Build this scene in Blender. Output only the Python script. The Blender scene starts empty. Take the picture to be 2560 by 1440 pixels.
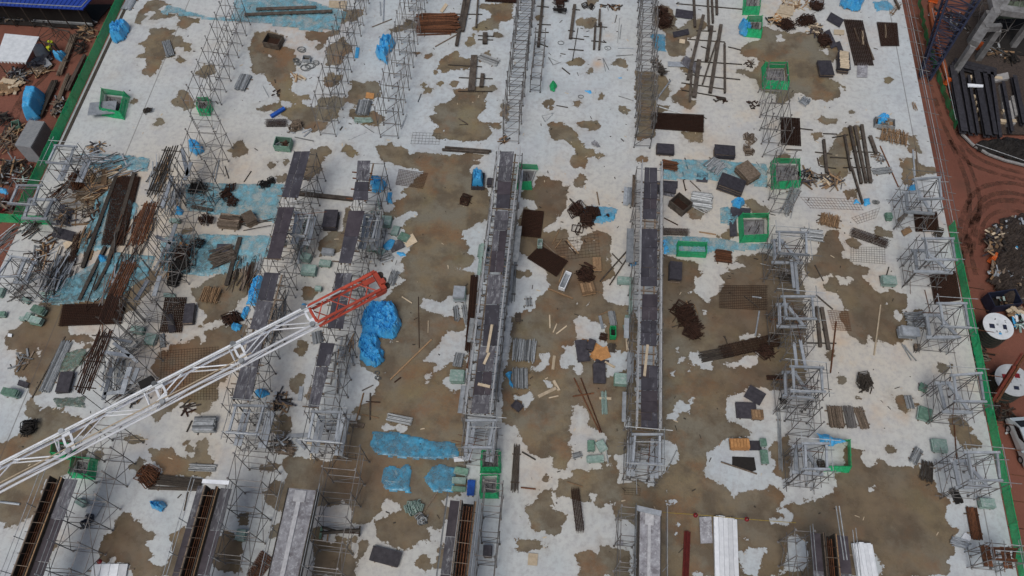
import bpy, math, random
import numpy as np
from mathutils import Vector, Matrix, noise
R=math.radians
sc=bpy.context.scene
# ---------------------------------------------------------------- camera
FPX,PITCH,PSI,CH=1991.0,R(61.2),R(5.4),60.0
cd=bpy.data.cameras.new('camera'); cam=bpy.data.objects.new('camera',cd); sc.collection.objects.link(cam)
cam.location=(0,0,CH); cam.rotation_euler=(math.pi/2-PITCH,0,PSI)
cd.sensor_fit='HORIZONTAL'; cd.sensor_width=36; cd.lens=36*FPX/2560; cd.clip_start=0.5; cd.clip_end=2000
sc.camera=cam
# ---------------------------------------------------------------- sky, sun, exposure
SUN_EL,SUN_AZ=R(62),R(200)
wd=bpy.data.worlds.new('World'); sc.world=wd; wd.use_nodes=True
nt=wd.node_tree; nt.nodes.clear()
o=nt.nodes.new('ShaderNodeOutputWorld'); b=nt.nodes.new('ShaderNodeBackground'); s=nt.nodes.new('ShaderNodeTexSky')
s.sky_type='NISHITA'; s.sun_disc=False; s.sun_elevation=SUN_EL; s.sun_rotation=SUN_AZ; s.air_density=1.0; s.dust_density=5.0; s.ozone_density=0.6
b.inputs['Strength'].default_value=0.08
nt.links.new(s.outputs[0],b.inputs[0]); nt.links.new(b.outputs[0],o.inputs[0])
sd=bpy.data.lights.new('sun','SUN'); sun=bpy.data.objects.new('sun',sd); sc.collection.objects.link(sun)
sd.energy=1.5; sd.angle=R(26); sd.color=(1,.97,.93)
sun.rotation_euler=(math.pi/2-SUN_EL,0,math.pi-SUN_AZ+0)
sun.location=(0,0,90)
sc.view_settings.view_transform='Standard'; sc.view_settings.look='None'
sc.view_settings.exposure=-0.1; sc.view_settings.gamma=1
sc.cycles.use_denoising=True; sc.render.filter_size=1.1
sc.cycles.max_bounces=5; sc.cycles.transparent_max_bounces=12
# ---------------------------------------------------------------- pixel -> point on a level
_r=Vector((math.cos(PSI),math.sin(PSI),0)); _d=Vector((-math.sin(PSI),math.cos(PSI),0)); _k=Vector((0,0,1))
_L=math.cos(PITCH)*_d-math.sin(PITCH)*_k; _U=math.sin(PITCH)*_d+math.cos(PITCH)*_k
def P(x,y,z=0.0):
    v=_L*FPX+_r*(x-1280)+_U*(720-y); t=(z-CH)/v.z
    return Vector((t*v.x,t*v.y,z))
def PX(q):
    v=Vector(q)-Vector((0,0,CH)); w=v.dot(_L)
    return 1280+FPX*v.dot(_r)/w, 720-FPX*v.dot(_U)/w
def ppm(x,y,z=0):
    a=P(x,y,z); return 1/max(1e-6,(P(x+1,y,z)-a).length)
rnd=random.Random(7)
U=rnd.uniform
# ---------------------------------------------------------------- mesh helpers
class MB:
    def __init__(s): s.v=[]; s.f=[]
    def add(s,vs,fs):
        n=len(s.v); s.v+= [tuple(v) for v in vs]; s.f+=[tuple(i+n for i in f) for f in fs]
    def box(s,c,sz,rz=0,tilt=None):
        x,y,z=sz[0]/2,sz[1]/2,sz[2]/2
        m=Matrix.Translation(c)@Matrix.Rotation(rz,4,'Z')
        if tilt: m=m@Matrix.Rotation(tilt[0],4,'X')@Matrix.Rotation(tilt[1],4,'Y')
        s.add([m@Vector(p) for p in ((-x,-y,-z),(x,-y,-z),(x,y,-z),(-x,y,-z),(-x,-y,z),(x,-y,z),(x,y,z),(-x,y,z))],
              ((3,2,1,0),(4,5,6,7),(0,1,5,4),(1,2,6,5),(2,3,7,6),(3,0,4,7)))
        return s
    def bar(s,a,b,r=.03,n=5,w=None):
        a=Vector(a); b=Vector(b); d=b-a
        if d.length<1e-5: return s
        d.normalize(); u=d.cross(Vector((0,0,1)) if abs(d.z)<.95 else Vector((1,0,0))).normalized(); v=d.cross(u)
        if n==4 and w is not None:
            ring=[(u*sx*w/2+v*sy*r) for sx,sy in ((-1,-1),(1,-1),(1,1),(-1,1))]
        else:
            ring=[u*math.cos(t)*r+v*math.sin(t)*r for t in [2*math.pi*(i+.5)/n for i in range(n)]]
        s.add([a+q for q in ring]+[b+q for q in ring],[(i,(i+1)%n,n+(i+1)%n,n+i) for i in range(n)]+[tuple(range(n-1,-1,-1)),tuple(range(n,2*n))])
        return s
    def path(s,pts,r=.03,n=5):
        for a,b in zip(pts,pts[1:]): s.bar(a,b,r,n)
        return s
    def prism(s,poly,z0,z1):
        n=len(poly)
        A=sum(poly[i][0]*poly[(i+1)%n][1]-poly[(i+1)%n][0]*poly[i][1] for i in range(n))
        if A<0: poly=poly[::-1]
        s.add([(p[0],p[1],z0) for p in poly]+[(p[0],p[1],z1) for p in poly],
              [tuple(range(n-1,-1,-1)),tuple(range(n,2*n))]+[(i,(i+1)%n,n+(i+1)%n,n+i) for i in range(n)])
        return s
    def cyl(s,c,r,h,n=24,r2=None):
        r2=r if r2 is None else r2
        s.add([(c[0]+r*math.cos(2*math.pi*i/n),c[1]+r*math.sin(2*math.pi*i/n),c[2]) for i in range(n)]+[(c[0]+r2*math.cos(2*math.pi*i/n),c[1]+r2*math.sin(2*math.pi*i/n),c[2]+h) for i in range(n)],
              [tuple(range(n-1,-1,-1)),tuple(range(n,2*n))]+[(i,(i+1)%n,n+(i+1)%n,n+i) for i in range(n)])
        return s
    def mesh(s,name,m=None):
        me=bpy.data.meshes.new(name); me.from_pydata(s.v,[],s.f)
        if m: me.materials.append(m)
        return me
    def build(s,name,m,parent=None,loc=None,rz=None):
        return link(name,s.mesh(name,m),parent,loc,rz)
def link(name,me,parent=None,loc=None,rz=None):
    ob=bpy.data.objects.new(name,me); sc.collection.objects.link(ob)
    if parent is not None: ob.parent=parent
    if loc is not None: ob.location=loc
    if rz is not None: ob.rotation_euler=(0,0,rz)
    return ob
AUTO=[]          # things whose label is completed from what stands near them
LM=[]            # landmarks: (px,py,name)
def tag(ob,label,cat,group=None,px=None,auto=False):
    ob['label']=label; ob['category']=cat; ob['kind']='thing'
    if group: ob['group']=group
    if auto: AUTO.append((ob,label,px))
    return ob
def thing(name,label,cat,loc,rz=0,group=None,px=None,auto=False):
    e=bpy.data.objects.new(name,None); e.empty_display_size=.2; sc.collection.objects.link(e)
    e.location=loc; e.rotation_euler=(0,0,rz)
    return tag(e,label,cat,group,px,auto)
def struct(ob,kind='structure'): ob['kind']=kind; return ob
def axis(x0,y0,x1,y1,w=10,z=0):
    """midline of a footprint in the photo -> centre, direction angle, length, width in metres"""
    a,b=P(x0,y0,z),P(x1,y1,z); d=b-a
    mx,my=(x0+x1)/2,(y0+y1)/2; L=math.hypot(x1-x0,y1-y0) or 1
    nx,ny=-(y1-y0)/L,(x1-x0)/L
    n=P(mx+nx*w/2,my+ny*w/2,z)-P(mx-nx*w/2,my-ny*w/2,z)
    u=d.normalized(); perp=Vector((-u.y,u.x,0))
    return (a+b)/2, math.atan2(d.y,d.x), d.length, abs(n.dot(perp))
# ---------------------------------------------------------------- materials
MC={}
def mat(name,col,rough=.8,col2=None,scale=6,metal=0,detail=6,bump=0,lo=.35,hi=.65,spots=None,sscale=20,slo=.6,shi=.7,stretch=None,alpha=None,var=(.78,1.2)):
    if name in MC: return MC[name]
    m=bpy.data.materials.new(name); m.use_nodes=True; t=m.node_tree; N=t.nodes; K=t.links
    bs=N['Principled BSDF']; bs.inputs['Roughness'].default_value=rough; bs.inputs['Metallic'].default_value=metal
    bs.inputs['Specular IOR Level'].default_value=.35
    tc=N.new('ShaderNodeTexCoord'); oi=N.new('ShaderNodeObjectInfo')
    mp=N.new('ShaderNodeVectorMath'); mp.operation='ADD'
    sc_=N.new('ShaderNodeVectorMath'); sc_.operation='SCALE'; sc_.inputs['Scale'].default_value=37
    cx=N.new('ShaderNodeCombineXYZ'); K.new(oi.outputs['Random'],cx.inputs[0]); K.new(oi.outputs['Random'],cx.inputs[1])
    K.new(cx.outputs[0],sc_.inputs[0]); K.new(tc.outputs['Object'],mp.inputs[0]); K.new(sc_.outputs[0],mp.inputs[1])
    src=mp.outputs[0]
    if stretch:
        mm=N.new('ShaderNodeVectorMath'); mm.operation='MULTIPLY'; mm.inputs[1].default_value=stretch; K.new(src,mm.inputs[0]); src=mm.outputs[0]
    nz=N.new('ShaderNodeTexNoise'); nz.inputs['Scale'].default_value=scale; nz.inputs['Detail'].default_value=detail; nz.inputs['Roughness'].default_value=.65
    K.new(src,nz.inputs['Vector'])
    rp=N.new('ShaderNodeValToRGB'); e=rp.color_ramp.elements
    c2=col2 or tuple(c*.6 for c in col)
    e[0].position=lo; e[0].color=(*c2,1); e[1].position=hi; e[1].color=(*col,1)
    K.new(nz.outputs['Fac'],rp.inputs[0]); out=rp.outputs[0]
    if spots:
        n2=N.new('ShaderNodeTexNoise'); n2.inputs['Scale'].default_value=sscale; n2.inputs['Detail'].default_value=8; n2.inputs['Roughness'].default_value=.75
        K.new(src,n2.inputs['Vector'])
        mr=N.new('ShaderNodeMapRange'); mr.inputs[1].default_value=slo; mr.inputs[2].default_value=shi; K.new(n2.outputs['Fac'],mr.inputs[0])
        mx=N.new('ShaderNodeMix'); mx.data_type='RGBA'; K.new(mr.outputs[0],mx.inputs[0]); K.new(out,mx.inputs[6]); mx.inputs[7].default_value=(*spots,1); out=mx.outputs[2]
    # each object a little different in tone
    hv=N.new('ShaderNodeHueSaturation'); vr=N.new('ShaderNodeMapRange'); vr.inputs[3].default_value=var[0]; vr.inputs[4].default_value=var[1]
    K.new(oi.outputs['Random'],vr.inputs[0]); K.new(vr.outputs[0],hv.inputs['Value']); K.new(out,hv.inputs['Color'])
    K.new(hv.outputs[0],bs.inputs['Base Color'])
    if bump:
        bp=N.new('ShaderNodeBump'); bp.inputs['Strength'].default_value=bump; bp.inputs['Distance'].default_value=.05; K.new(nz.outputs['Fac'],bp.inputs['Height']); K.new(bp.outputs[0],bs.inputs['Normal'])
    if alpha is not None:
        if isinstance(alpha,(int,float)): bs.inputs['Alpha'].default_value=alpha
        else:
            n3=N.new('ShaderNodeTexNoise'); n3.inputs['Scale'].default_value=alpha[0]; n3.inputs['Detail'].default_value=6; n3.inputs['Roughness'].default_value=.7
            K.new(src,n3.inputs['Vector'])
            ar=N.new('ShaderNodeMapRange'); ar.inputs[1].default_value=alpha[1]; ar.inputs[2].default_value=alpha[2]; ar.inputs[3].default_value=alpha[3]; ar.inputs[4].default_value=alpha[4]
            K.new(n3.outputs['Fac'],ar.inputs[0]); K.new(ar.outputs[0],bs.inputs['Alpha'])
    MC[name]=m; return m
M={}
M['galv']=mat('galvanised steel',(.44,.47,.49),.5,(.25,.27,.28),3,.3,var=(.3,1.35),spots=(.16,.10,.06),sscale=5,slo=.62,shi=.72)
M['scaf']=mat('weathered scaffold tube',(.25,.25,.25),.6,(.12,.11,.10),1.5,.3,var=(.5,1.4),spots=(.14,.07,.04),sscale=3,slo=.55,shi=.68)
M['alu']=mat('dull aluminium',(.42,.46,.50),.5,(.28,.31,.34),2,.3,var=(.7,1.25),spots=(.20,.21,.21),sscale=7,slo=.58,shi=.7)
M['white']=mat('white painted steel',(.76,.80,.84),.45,(.62,.66,.70),2,0,spots=(.32,.30,.28),sscale=5,slo=.66,shi=.76)
M['red']=mat('red painted steel',(.50,.085,.048),.5,(.37,.06,.038),2,0,spots=(.14,.05,.04),sscale=6,slo=.62,shi=.75)
M['rust']=mat('rusty rebar',(.055,.023,.013),.85,(.022,.011,.007),8,var=(.6,1.2))
M['rustl']=mat('orange rust',(.16,.066,.031),.9,(.065,.03,.017),6,var=(.5,1.4))
M['dark']=mat('dark rusted steel',(.085,.072,.06),.7,(.04,.034,.028),4,.3)
M['beam']=mat('brown grey steel beam',(.135,.115,.095),.7,(.06,.05,.042),2,.3,spots=(.10,.045,.02),sscale=3,slo=.55,shi=.7)
M['ply']=mat('black film faced plywood',(.060,.057,.068),.55,(.030,.028,.035),3,spots=(.30,.31,.34),sscale=4,slo=.62,shi=.76,bump=.05)
M['deck']=mat('worn black deck ply',(.070,.068,.082),.5,(.040,.038,.047),1.6,spots=(.27,.28,.32),sscale=2.4,slo=.57,shi=.74,stretch=(1,.5,1))
M['deckp']=mat('purplish black deck ply',(.072,.062,.072),.5,(.042,.035,.043),1.6,spots=(.22,.21,.24),sscale=2.6,slo=.62,shi=.76)
M['decks']=mat('cement smeared deck ply',(.115,.115,.13),.65,(.06,.058,.07),2,spots=(.38,.40,.42),sscale=2.6,slo=.52,shi=.72,stretch=(1.6,.5,1))
M['wood']=mat('raw timber',(.36,.235,.13),.85,(.19,.12,.07),5,stretch=(1,4,4),var=(.5,1.35))
M['woodg']=mat('grey weathered timber',(.22,.175,.135),.9,(.11,.083,.06),5,var=(.5,1.4))
M['cream']=mat('fresh pale board',(.58,.49,.36),.8,(.45,.37,.26),3)
M['orply']=mat('orange ply board',(.50,.26,.10),.8,(.34,.17,.065),4)
M['green']=mat('green safety netting',(.020,.50,.20),.7,(.012,.34,.13),6,alpha=(16,.35,.7,.97,.7),var=(.85,1.15))
M['greens']=mat('green painted steel',(.015,.38,.13),.6,(.012,.24,.09),4)
M['gpanel']=mat('pale green steel panel',(.30,.42,.38),.6,(.19,.29,.26),3,.2,spots=(.42,.46,.46),sscale=5,slo=.52,shi=.64)
M['gpanel2']=mat('mid green steel panel',(.17,.31,.24),.6,(.10,.19,.145),3,.2,spots=(.35,.42,.40),sscale=5,slo=.55,shi=.68)
M['tarp']=mat('blue tarpaulin',(.075,.42,.76),.35,(.05,.31,.62),2.2,spots=(.20,.42,.58),sscale=1.4,slo=.55,shi=.68,bump=.6,var=(.9,1.1))
M['tarpd']=mat('deep blue tarpaulin',(.012,.11,.50),.45,(.008,.06,.30),3)
M['poly']=mat('teal plastic sheet',(.17,.45,.58),.3,(.15,.32,.37),1.1,spots=(.36,.50,.55),sscale=7,slo=.52,shi=.66,alpha=(1.3,.36,.58,1.0,.3),bump=.4,var=(.9,1.1))
M['polyb']=mat('blue plastic sheet',(.07,.40,.66),.3,(.09,.28,.42),1.2,spots=(.22,.48,.62),sscale=9,slo=.54,shi=.66,alpha=(1.3,.34,.58,1.0,.45),bump=.4,var=(.9,1.1))
M['polyg']=mat('green tinted plastic sheet',(.12,.22,.18),.25,(.09,.13,.10),2.5,spots=(.14,.10,.06),sscale=4,slo=.5,shi=.62,alpha=(5,.38,.62,1.0,.35))
M['conc']=mat('cast concrete',(.34,.34,.34),.85,(.22,.22,.22),3)
M['concd']=mat('rough cement splatter',(.33,.34,.37),.9,(.15,.145,.16),1.6,spots=(.52,.55,.58),sscale=4,slo=.52,shi=.7)
M['pit']=mat('grey pit concrete',(.22,.22,.23),.9,(.09,.09,.10),2)
M['fresh']=mat('fresh concrete',(.50,.51,.53),.85,(.36,.37,.39),3,spots=(.25,.25,.26),sscale=5,slo=.58,shi=.7)
M['black']=mat('near black',(.018,.016,.015),.8)
M['cont']=mat('grey container paint',(.30,.32,.34),.6,(.22,.24,.26),3)
M['blueroof']=mat('blue metal roof',(.020,.055,.30),.45,(.015,.04,.22),2)
M['canopy']=mat('white canopy sheet',(.60,.64,.67),.6,(.48,.52,.55),2)
M['navy']=mat('navy lattice steel',(.022,.030,.065),.6,(.012,.016,.035),3)
M['maroon']=mat('maroon pipe paint',(.15,.022,.018),.55,(.08,.014,.012),3)
M['hivis']=mat('hi vis yellow',(.55,.62,.03),.7)
M['skin']=mat('skin',(.30,.17,.11),.6)
M['cloth']=mat('dark work clothes',(.03,.035,.06),.9)
M['orange']=mat('orange plastic',(.62,.13,.03),.6)
M['glass']=mat('dark glass',(.01,.012,.015),.1)
M['silver']=mat('silver car paint',(.52,.60,.64),.3,(.46,.54,.58),1,.3)
M['rubber']=mat('black rubber',(.02,.02,.02),.8)
M['hose']=mat('grey hose',(.14,.15,.15),.6)
M['rubble']=mat('mixed rubble',(.08,.062,.052),.9,(.028,.022,.02),9)
M['ybeam']=mat('blue black beam',(.05,.05,.06),.6,(.025,.024,.028),3,.2)
M['rail']=mat('pale guard rail tube',(.55,.57,.58),.5,(.40,.41,.42),2,.1)
# ================================================================ the ground and the slab
XL,XR=-47.7,35.2
WET=[
[(335,59),(345,61),(360,45),(370,38),(362,37),(375,25),(390,33),(375,48),(390,51),(420,42),(445,38),(450,50),(443,65),(462,72),(475,65),(483,52),(500,54),(500,48),(425,35),(400,40),(400,22),(425,10),(388,0),(370,5),(355,20)],
[(372,72),(410,70),(435,78),(422,88),(447,90),(462,103),(475,112),(475,125),(462,127),(457,118),(440,115),(430,140),(412,140),(405,155),(398,165),(390,185),(375,190),(360,185),(362,172),(375,162),(382,160),(367,155),(365,145),(345,143),(347,135),(362,132),(372,110),(352,110),(360,103),(372,90),(385,85)],
[(435,148),(447,140),(460,150),(452,157)],
[(485,186),(510,162),(535,165),(535,185),(515,194)],[(445,230),(465,228),(480,247),(487,267),(470,272),(435,262),(430,252),(447,240)],
[(628,110),(640,80),(672,80),(700,85),(720,92),(702,97),(705,115),(732,127),(740,155),(737,175),(712,187),(732,200),(725,225),(730,237),(750,240),(772,237),(772,245),(750,250),(735,260),(722,257),(702,247),(690,240),(697,225),(672,205),(665,185),(640,185),(628,170),(632,140),(622,125)],
[(765,80),(855,78),(850,87),(820,92),(812,105),(812,120),(800,125),(790,117),(800,107),(790,102),(767,95)],
[(850,57),(860,25),(907,22),(905,40),(890,47),(865,57)],[(815,120),(855,95),(860,107),(885,112),(880,132),(855,140),(857,157),(820,165)],
[(810,195),(825,185),(855,187),(847,205),(827,215),(812,210)],
[(640,270),(700,257),(707,270),(727,270),(750,257),(765,265),(790,265),(800,250),(830,240),(862,247),(860,265),(840,282),(840,295),(820,305),(812,320),(785,330),(755,315),(735,297),(705,287),(697,272),(657,280),(640,275)],
[(880,205),(910,210),(935,200),(950,220),(950,240),(932,247),(910,245),(902,260),(870,255)],
[(875,275),(890,270),(897,290),(930,280),(957,292),(952,315),(915,312),(900,305),(880,295)],
[(972,72),(1010,62),(1015,50),(1035,52),(1037,70),(1010,75),(975,82)],
[(1092,165),(1115,140),(1140,130),(1155,147),(1172,147),(1172,175),(1140,172),(1110,180)],[(1197,142),(1222,130),(1225,140),(1200,150)],
[(1132,222),(1165,220),(1237,215),(1237,227),(1217,232),(1207,247),(1212,260),(1205,275),(1190,295),(1200,305),(1227,315),(1230,335),(1217,350),(1160,352),(1107,342),(1110,325),(1085,305),(1075,295),(1090,282),(1090,267),(1120,255),(1142,240)],
[(1197,15),(1280,5),(1280,45),(1250,52),(1245,72),(1210,75),(1180,72),(1222,45),(1230,37),(1215,25)],
[(1172,95),(1187,85),(1187,110),(1175,117),(1165,110)],
[(1255,262),(1272,262),(1270,302),(1255,290)],[(1217,307),(1252,307),(1250,317),(1232,322)],
[(1437,50),(1482,42),(1492,52),(1482,67),(1465,72),(1445,62)],[(1465,0),(1492,0),(1487,10),(1470,12)],
[(1415,156),(1435,150),(1442,142),(1457,150),(1455,160),(1430,164)],
[(1372,312),(1400,306),(1430,322),(1443,340),(1435,345),(1460,357),(1462,370),(1485,375),(1487,385),(1465,395),(1468,405),(1462,420),(1440,418),(1425,412),(1430,390),(1440,385),(1432,362),(1405,348),(1378,345)],
[(1445,305),(1492,304),(1500,315),(1477,325),(1447,315)],
[(1640,187),(1667,195),(1680,227),(1660,251),(1637,242)],
[(1675,242),(1692,235),(1712,220),(1715,207),(1730,215),(1727,250),(1737,252),(1725,272),(1705,265)],
[(1637,265),(1670,265),(1667,277),(1637,277)],[(1590,180),(1637,180),(1637,340),(1595,350)],
[(1665,85),(1665,60),(1700,75),(1722,105),(1715,135),(1680,140),(1665,125)],[(1700,70),(1745,45),(1765,55),(1760,75),(1725,95),(1705,90)],
[(1640,15),(1670,15),(1690,50),(1690,75),(1655,75),(1637,60)],[(1700,150),(1727,145),(1735,165),(1715,187)],
[(1707,330),(1755,325),(1752,355),(1720,355)],
[(1850,125),(1870,110),(1900,100),(1907,65),(1925,73),(1980,85),(2030,80),(2070,95),(2092,117),(2095,140),(2080,152),(2045,158),(2075,197),(2100,220),(2095,242),(2065,250),(2035,247),(2010,235),(1987,232),(1970,250),(1955,260),(1940,252),(1942,235),(1905,228),(1890,195),(1840,180),(1842,175),(1885,178),(1900,160),(1895,142),(1860,140)],
[(2088,210),(2095,208),(2115,218),(2112,224)],[(2042,300),(2055,290),(2070,298),(2090,298),(2088,307),(2065,310),(2047,305)],
[(2045,400),(2060,385),(2085,365),(2090,350),(2110,320),(2145,315),(2150,345),(2130,375),(2115,370),(2125,400),(2120,430),(2095,450),(2070,435),(2060,415)],
[(2270,345),(2290,340),(2295,355),(2300,380),(2275,380)],[(2250,400),(2275,397),(2345,427),(2290,442),(2282,460),(2262,460),(2257,425)],
[(765,410),(780,372),(815,365),(825,380),(805,402),(805,425),(770,450),(762,440)],[(855,372),(870,363),(880,367),(895,383),(880,392),(865,385)],
[(690,440),(715,437),(712,458),(692,452)],
# middle bay between the second and the third deck row
[(945,367),(975,360),(985,370),(1002,367),(1020,372),(1022,390),(1040,382),(1080,382),(1115,387),(1150,388),(1195,385),(1212,390),(1185,400),(1195,408),(1177,417),(1175,430),(1195,460),(1217,472),(1225,495),(1217,545),(1165,572),(1152,577),(1150,597),(1167,610),(1172,632),(1182,650),(1172,665),(1140,672),(1172,682),(1185,695),(1180,720),(1165,800),(1165,1060),(1165,1200),(1155,1240),(1120,1240),(1105,1250),(1125,1270),(1110,1300),(1105,1325),(1090,1325),(1080,1312),(1065,1325),(1072,1335),(1070,1355),(1040,1357),(1015,1370),(1000,1370),(975,1355),(945,1340),(937,1310),(940,1300),(1005,1280),(1000,1250),(970,1247),(955,1250),(945,1275),(925,1300),(905,1303),(885,1305),(878,1295),(880,1275),(880,1260),(857,1252),(850,1265),(800,1262),(760,1240),(735,1250),(710,1215),(715,1190),(712,1165),(715,1145),(740,1140),(780,1152),(835,1152),(842,1112),(855,1080),(870,1060),(910,1050),(890,1030),(885,1025),(915,1007),(942,982),(947,952),(960,932),(945,935),(922,927),(902,915),(905,870),(950,760),(985,725),(995,715),(1015,700),(1002,690),(1015,672),(1000,650),(1030,625),(1030,597),(1010,580),(1000,572),(1045,535),(1045,525),(1022,530),(982,545),(957,545),(955,530),(985,525),(995,510),(985,508),(1020,487),(1005,482),(1022,470),(1060,430),(1000,410),(965,402),(950,392)],
[(663,1230),(688,1199),(703,1208),(702,1225),(712,1235),(722,1250),(715,1270),(708,1280),(692,1278),(668,1255)],
[(680,1310),(702,1303),(708,1330),(680,1340)],[(770,1330),(800,1320),(800,1352),(775,1355)],
[(785,1360),(855,1362),(877,1367),(882,1387),(875,1400),(892,1400),(887,1420),(885,1440),(785,1440)],[(840,1342),(875,1345),(870,1357),(850,1360)],
[(905,1353),(915,1355),(915,1375),(905,1392),(898,1395),(896,1372)],
# bay between the third and the fourth deck row
[(1297,480),(1335,470),(1345,442),(1372,445),(1400,455),(1402,467),(1422,468),(1422,477),(1412,485),(1417,500),(1415,520),(1402,532),(1387,535),(1388,552),(1362,567),(1357,570),(1355,585),(1300,590),(1300,545),(1300,530),(1315,520),(1335,535),(1345,520),(1335,500),(1320,503),(1305,495)],
[(1434,450),(1445,440),(1462,440),(1467,445),(1460,460),(1450,467),(1437,467)],
[(1292,595),(1300,580),(1352,577),(1375,582),(1420,575),(1425,590),(1422,600),(1447,605),(1455,590),(1480,580),(1520,580),(1528,592),(1522,630),(1512,660),(1525,655),(1537,668),(1530,690),(1505,710),(1510,742),(1520,760),(1545,762),(1580,768),(1590,780),(1588,880),(1590,1030),(1575,1060),(1570,1080),(1562,1130),(1537,1140),(1530,1155),(1500,1175),(1440,1175),(1425,1110),(1420,1150),(1410,1168),(1388,1165),(1382,1142),(1360,1140),(1327,1130),(1322,1112),(1300,1095),(1300,1080),(1285,1060),(1255,1050),(1258,960),(1280,860),(1282,795),(1300,782),(1340,770),(1340,750),(1355,735),(1375,720),(1372,695),(1367,672),(1325,642),(1297,625),(1295,610)],
[(1395,1215),(1400,1203),(1420,1200),(1440,1175),(1500,1175),(1540,1150),(1560,1090),(1600,1030),(1650,1000),(1700,1000),(1820,1000),(1880,1020),(1900,1060),(1870,1090),(1795,1100),(1780,1130),(1755,1180),(1765,1205),(1850,1215),(1880,1210),(1920,1210),(1935,1220),(1960,1250),(2020,1280),(2040,1440),(1590,1440),(1590,1310),(1565,1290),(1545,1305),(1530,1272),(1547,1255),(1500,1272),(1485,1265),(1492,1235),(1480,1230),(1472,1240),(1472,1255),(1425,1240),(1392,1243)],
[(1320,1280),(1330,1260),(1345,1250),(1355,1222),(1377,1222),(1380,1255),(1382,1275),(1422,1292),(1397,1312),(1397,1330),(1375,1337),(1350,1325),(1320,1310),(1325,1295)],
[(1290,1355),(1325,1350),(1365,1365),(1350,1373),(1295,1375)],
[(1442,1390),(1465,1380),(1495,1387),(1505,1367),(1570,1377),(1573,1440),(1452,1440)],
[(1650,640),(1680,645),(1702,652),(1745,662),(1750,682),(1738,692),(1735,720),(1720,735),(1685,748),(1650,748)],
[(1650,748),(1685,748),(1720,737),(1735,730),(1755,748),(1770,755),(1790,738),(1812,715),(1805,690),(1825,675),(1860,665),(1840,650),(1900,632),(1920,640),(1990,650),(2010,720),(2010,960),(1945,975),(1900,965),(1885,968),(1850,975),(1825,985),(1815,1010),(1805,1020),(1810,1060),(1850,1090),(1795,1100),(1780,1130),(1755,1160),(1720,1130),(1700,1110),(1690,1100),(1650,1095)],
[(1860,505),(1880,500),(1920,520),(1920,545),(1880,530)],[(1700,525),(1730,510),(1757,530),(1752,547),(1730,545),(1720,535),(1702,530)],[(1795,590),(1830,570),(1845,590),(1820,595)],
[(2065,580),(2092,575),(2095,595),(2107,617),(2100,635),(2115,655),(2170,670),(2172,682),(2155,690),(2165,705),(2180,720),(2195,735),(2230,728),(2262,738),(2262,765),(2250,775),(2265,790),(2305,770),(2320,800),(2310,820),(2262,850),(2230,855),(2210,850),(2190,850),(2170,840),(2160,855),(2130,840),(2120,830),(2095,780),(2100,760),(2120,775),(2090,740),(2060,720),(2060,700),(2020,690),(2015,660),(2040,640),(2052,610)],
[(2112,600),(2130,598),(2148,608),(2150,622),(2130,620),(2115,612)],[(2185,570),(2200,570),(2215,580),(2230,578),(2228,592),(2205,590),(2190,595)],[(2112,480),(2135,475),(2138,490),(2120,498)],
[(2345,907),(2380,915),(2360,935),(2350,930)],[(2230,985),(2255,992),(2295,1012),(2265,1030),(2240,1005)],[(2370,1032),(2400,1045),(2430,1070),(2440,1080),(2375,1080)],[(2390,1082),(2440,1082),(2452,1110),(2415,1130),(2398,1110)],
[(2110,1110),(2155,1128),(2147,1147),(2170,1177),(2187,1170),(2195,1155),(2210,1155),(2220,1167),(2295,1167),(2298,1192),(2340,1210),(2335,1230),(2362,1242),(2375,1260),(2350,1280),(2360,1302),(2390,1327),(2377,1350),(2382,1380),(2365,1400),(2377,1440),(1655,1440),(1655,1290),(1690,1230),(1850,1215),(1935,1225),(1965,1250),(2000,1255),(2080,1240),(2085,1200),(2090,1190),(2115,1160)],
[(1935,1080),(1965,1080),(1980,1150),(1965,1195),(1950,1195),(1925,1170)],
# left side
[(10,850),(25,830),(45,815),(70,800),(120,785),(140,760),(155,750),(170,815),(172,835),(185,842),(215,838),(230,850),(228,868),(180,862),(160,875),(150,890),(135,920),(120,945),(105,975),(85,995),(75,975),(75,955),(45,930),(42,905),(52,880),(25,865)],
[(58,1040),(75,1000),(100,1030),(130,1020),(165,1035),(205,1050),(260,1040),(220,1080),(170,1100),(225,1130),(215,1145),(140,1200),(125,1190),(110,1200),(100,1260),(80,1285),(55,1300),(25,1318),(10,1320),(0,1305),(-40,1300),(-40,1180),(0,1115),(30,1100),(55,1085),(90,1085),(75,1050)],
[(380,915),(400,882),(440,865),(500,842),(497,865),(520,860),(510,830),(560,820),(610,815),(615,840),(600,880),(590,920),(560,950),(540,970),(543,995),(515,1030),(480,1030),(500,1005),(450,1005),(430,1020),(390,1052),(378,1040),(410,995),(400,945),(383,917)],
[(480,720),(500,715),(560,680),(640,690),(610,745),(570,780),(545,800),(500,815),(520,790),(490,745)],
[(377,1125),(425,1122),(445,1140),(487,1147),(490,1107),(512,1097),(522,1127),(535,1152),(532,1185),(475,1190),(410,1185),(405,1165),(385,1150)],
[(322,1165),(345,1143),(360,1150),(362,1165),(350,1175),(328,1170)],
[(247,1377),(262,1340),(280,1330),(295,1295),(310,1280),(330,1290),(332,1305),(357,1307),(360,1330),(380,1332),(380,1347),(362,1352),(370,1377),(382,1390),(370,1400),(397,1415),(425,1407),(437,1355),(430,1345),(450,1322),(480,1320),(465,1380),(450,1440),(332,1440),(330,1410),(290,1407),(292,1390),(275,1385),(270,1405),(250,1407)],
[(535,1360),(560,1335),(600,1340),(605,1390),(600,1430),(560,1430),(530,1410)],[(592,1290),(620,1280),(612,1310),(597,1315)],[(95,1350),(135,1360),(130,1395),(100,1395)],
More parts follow.
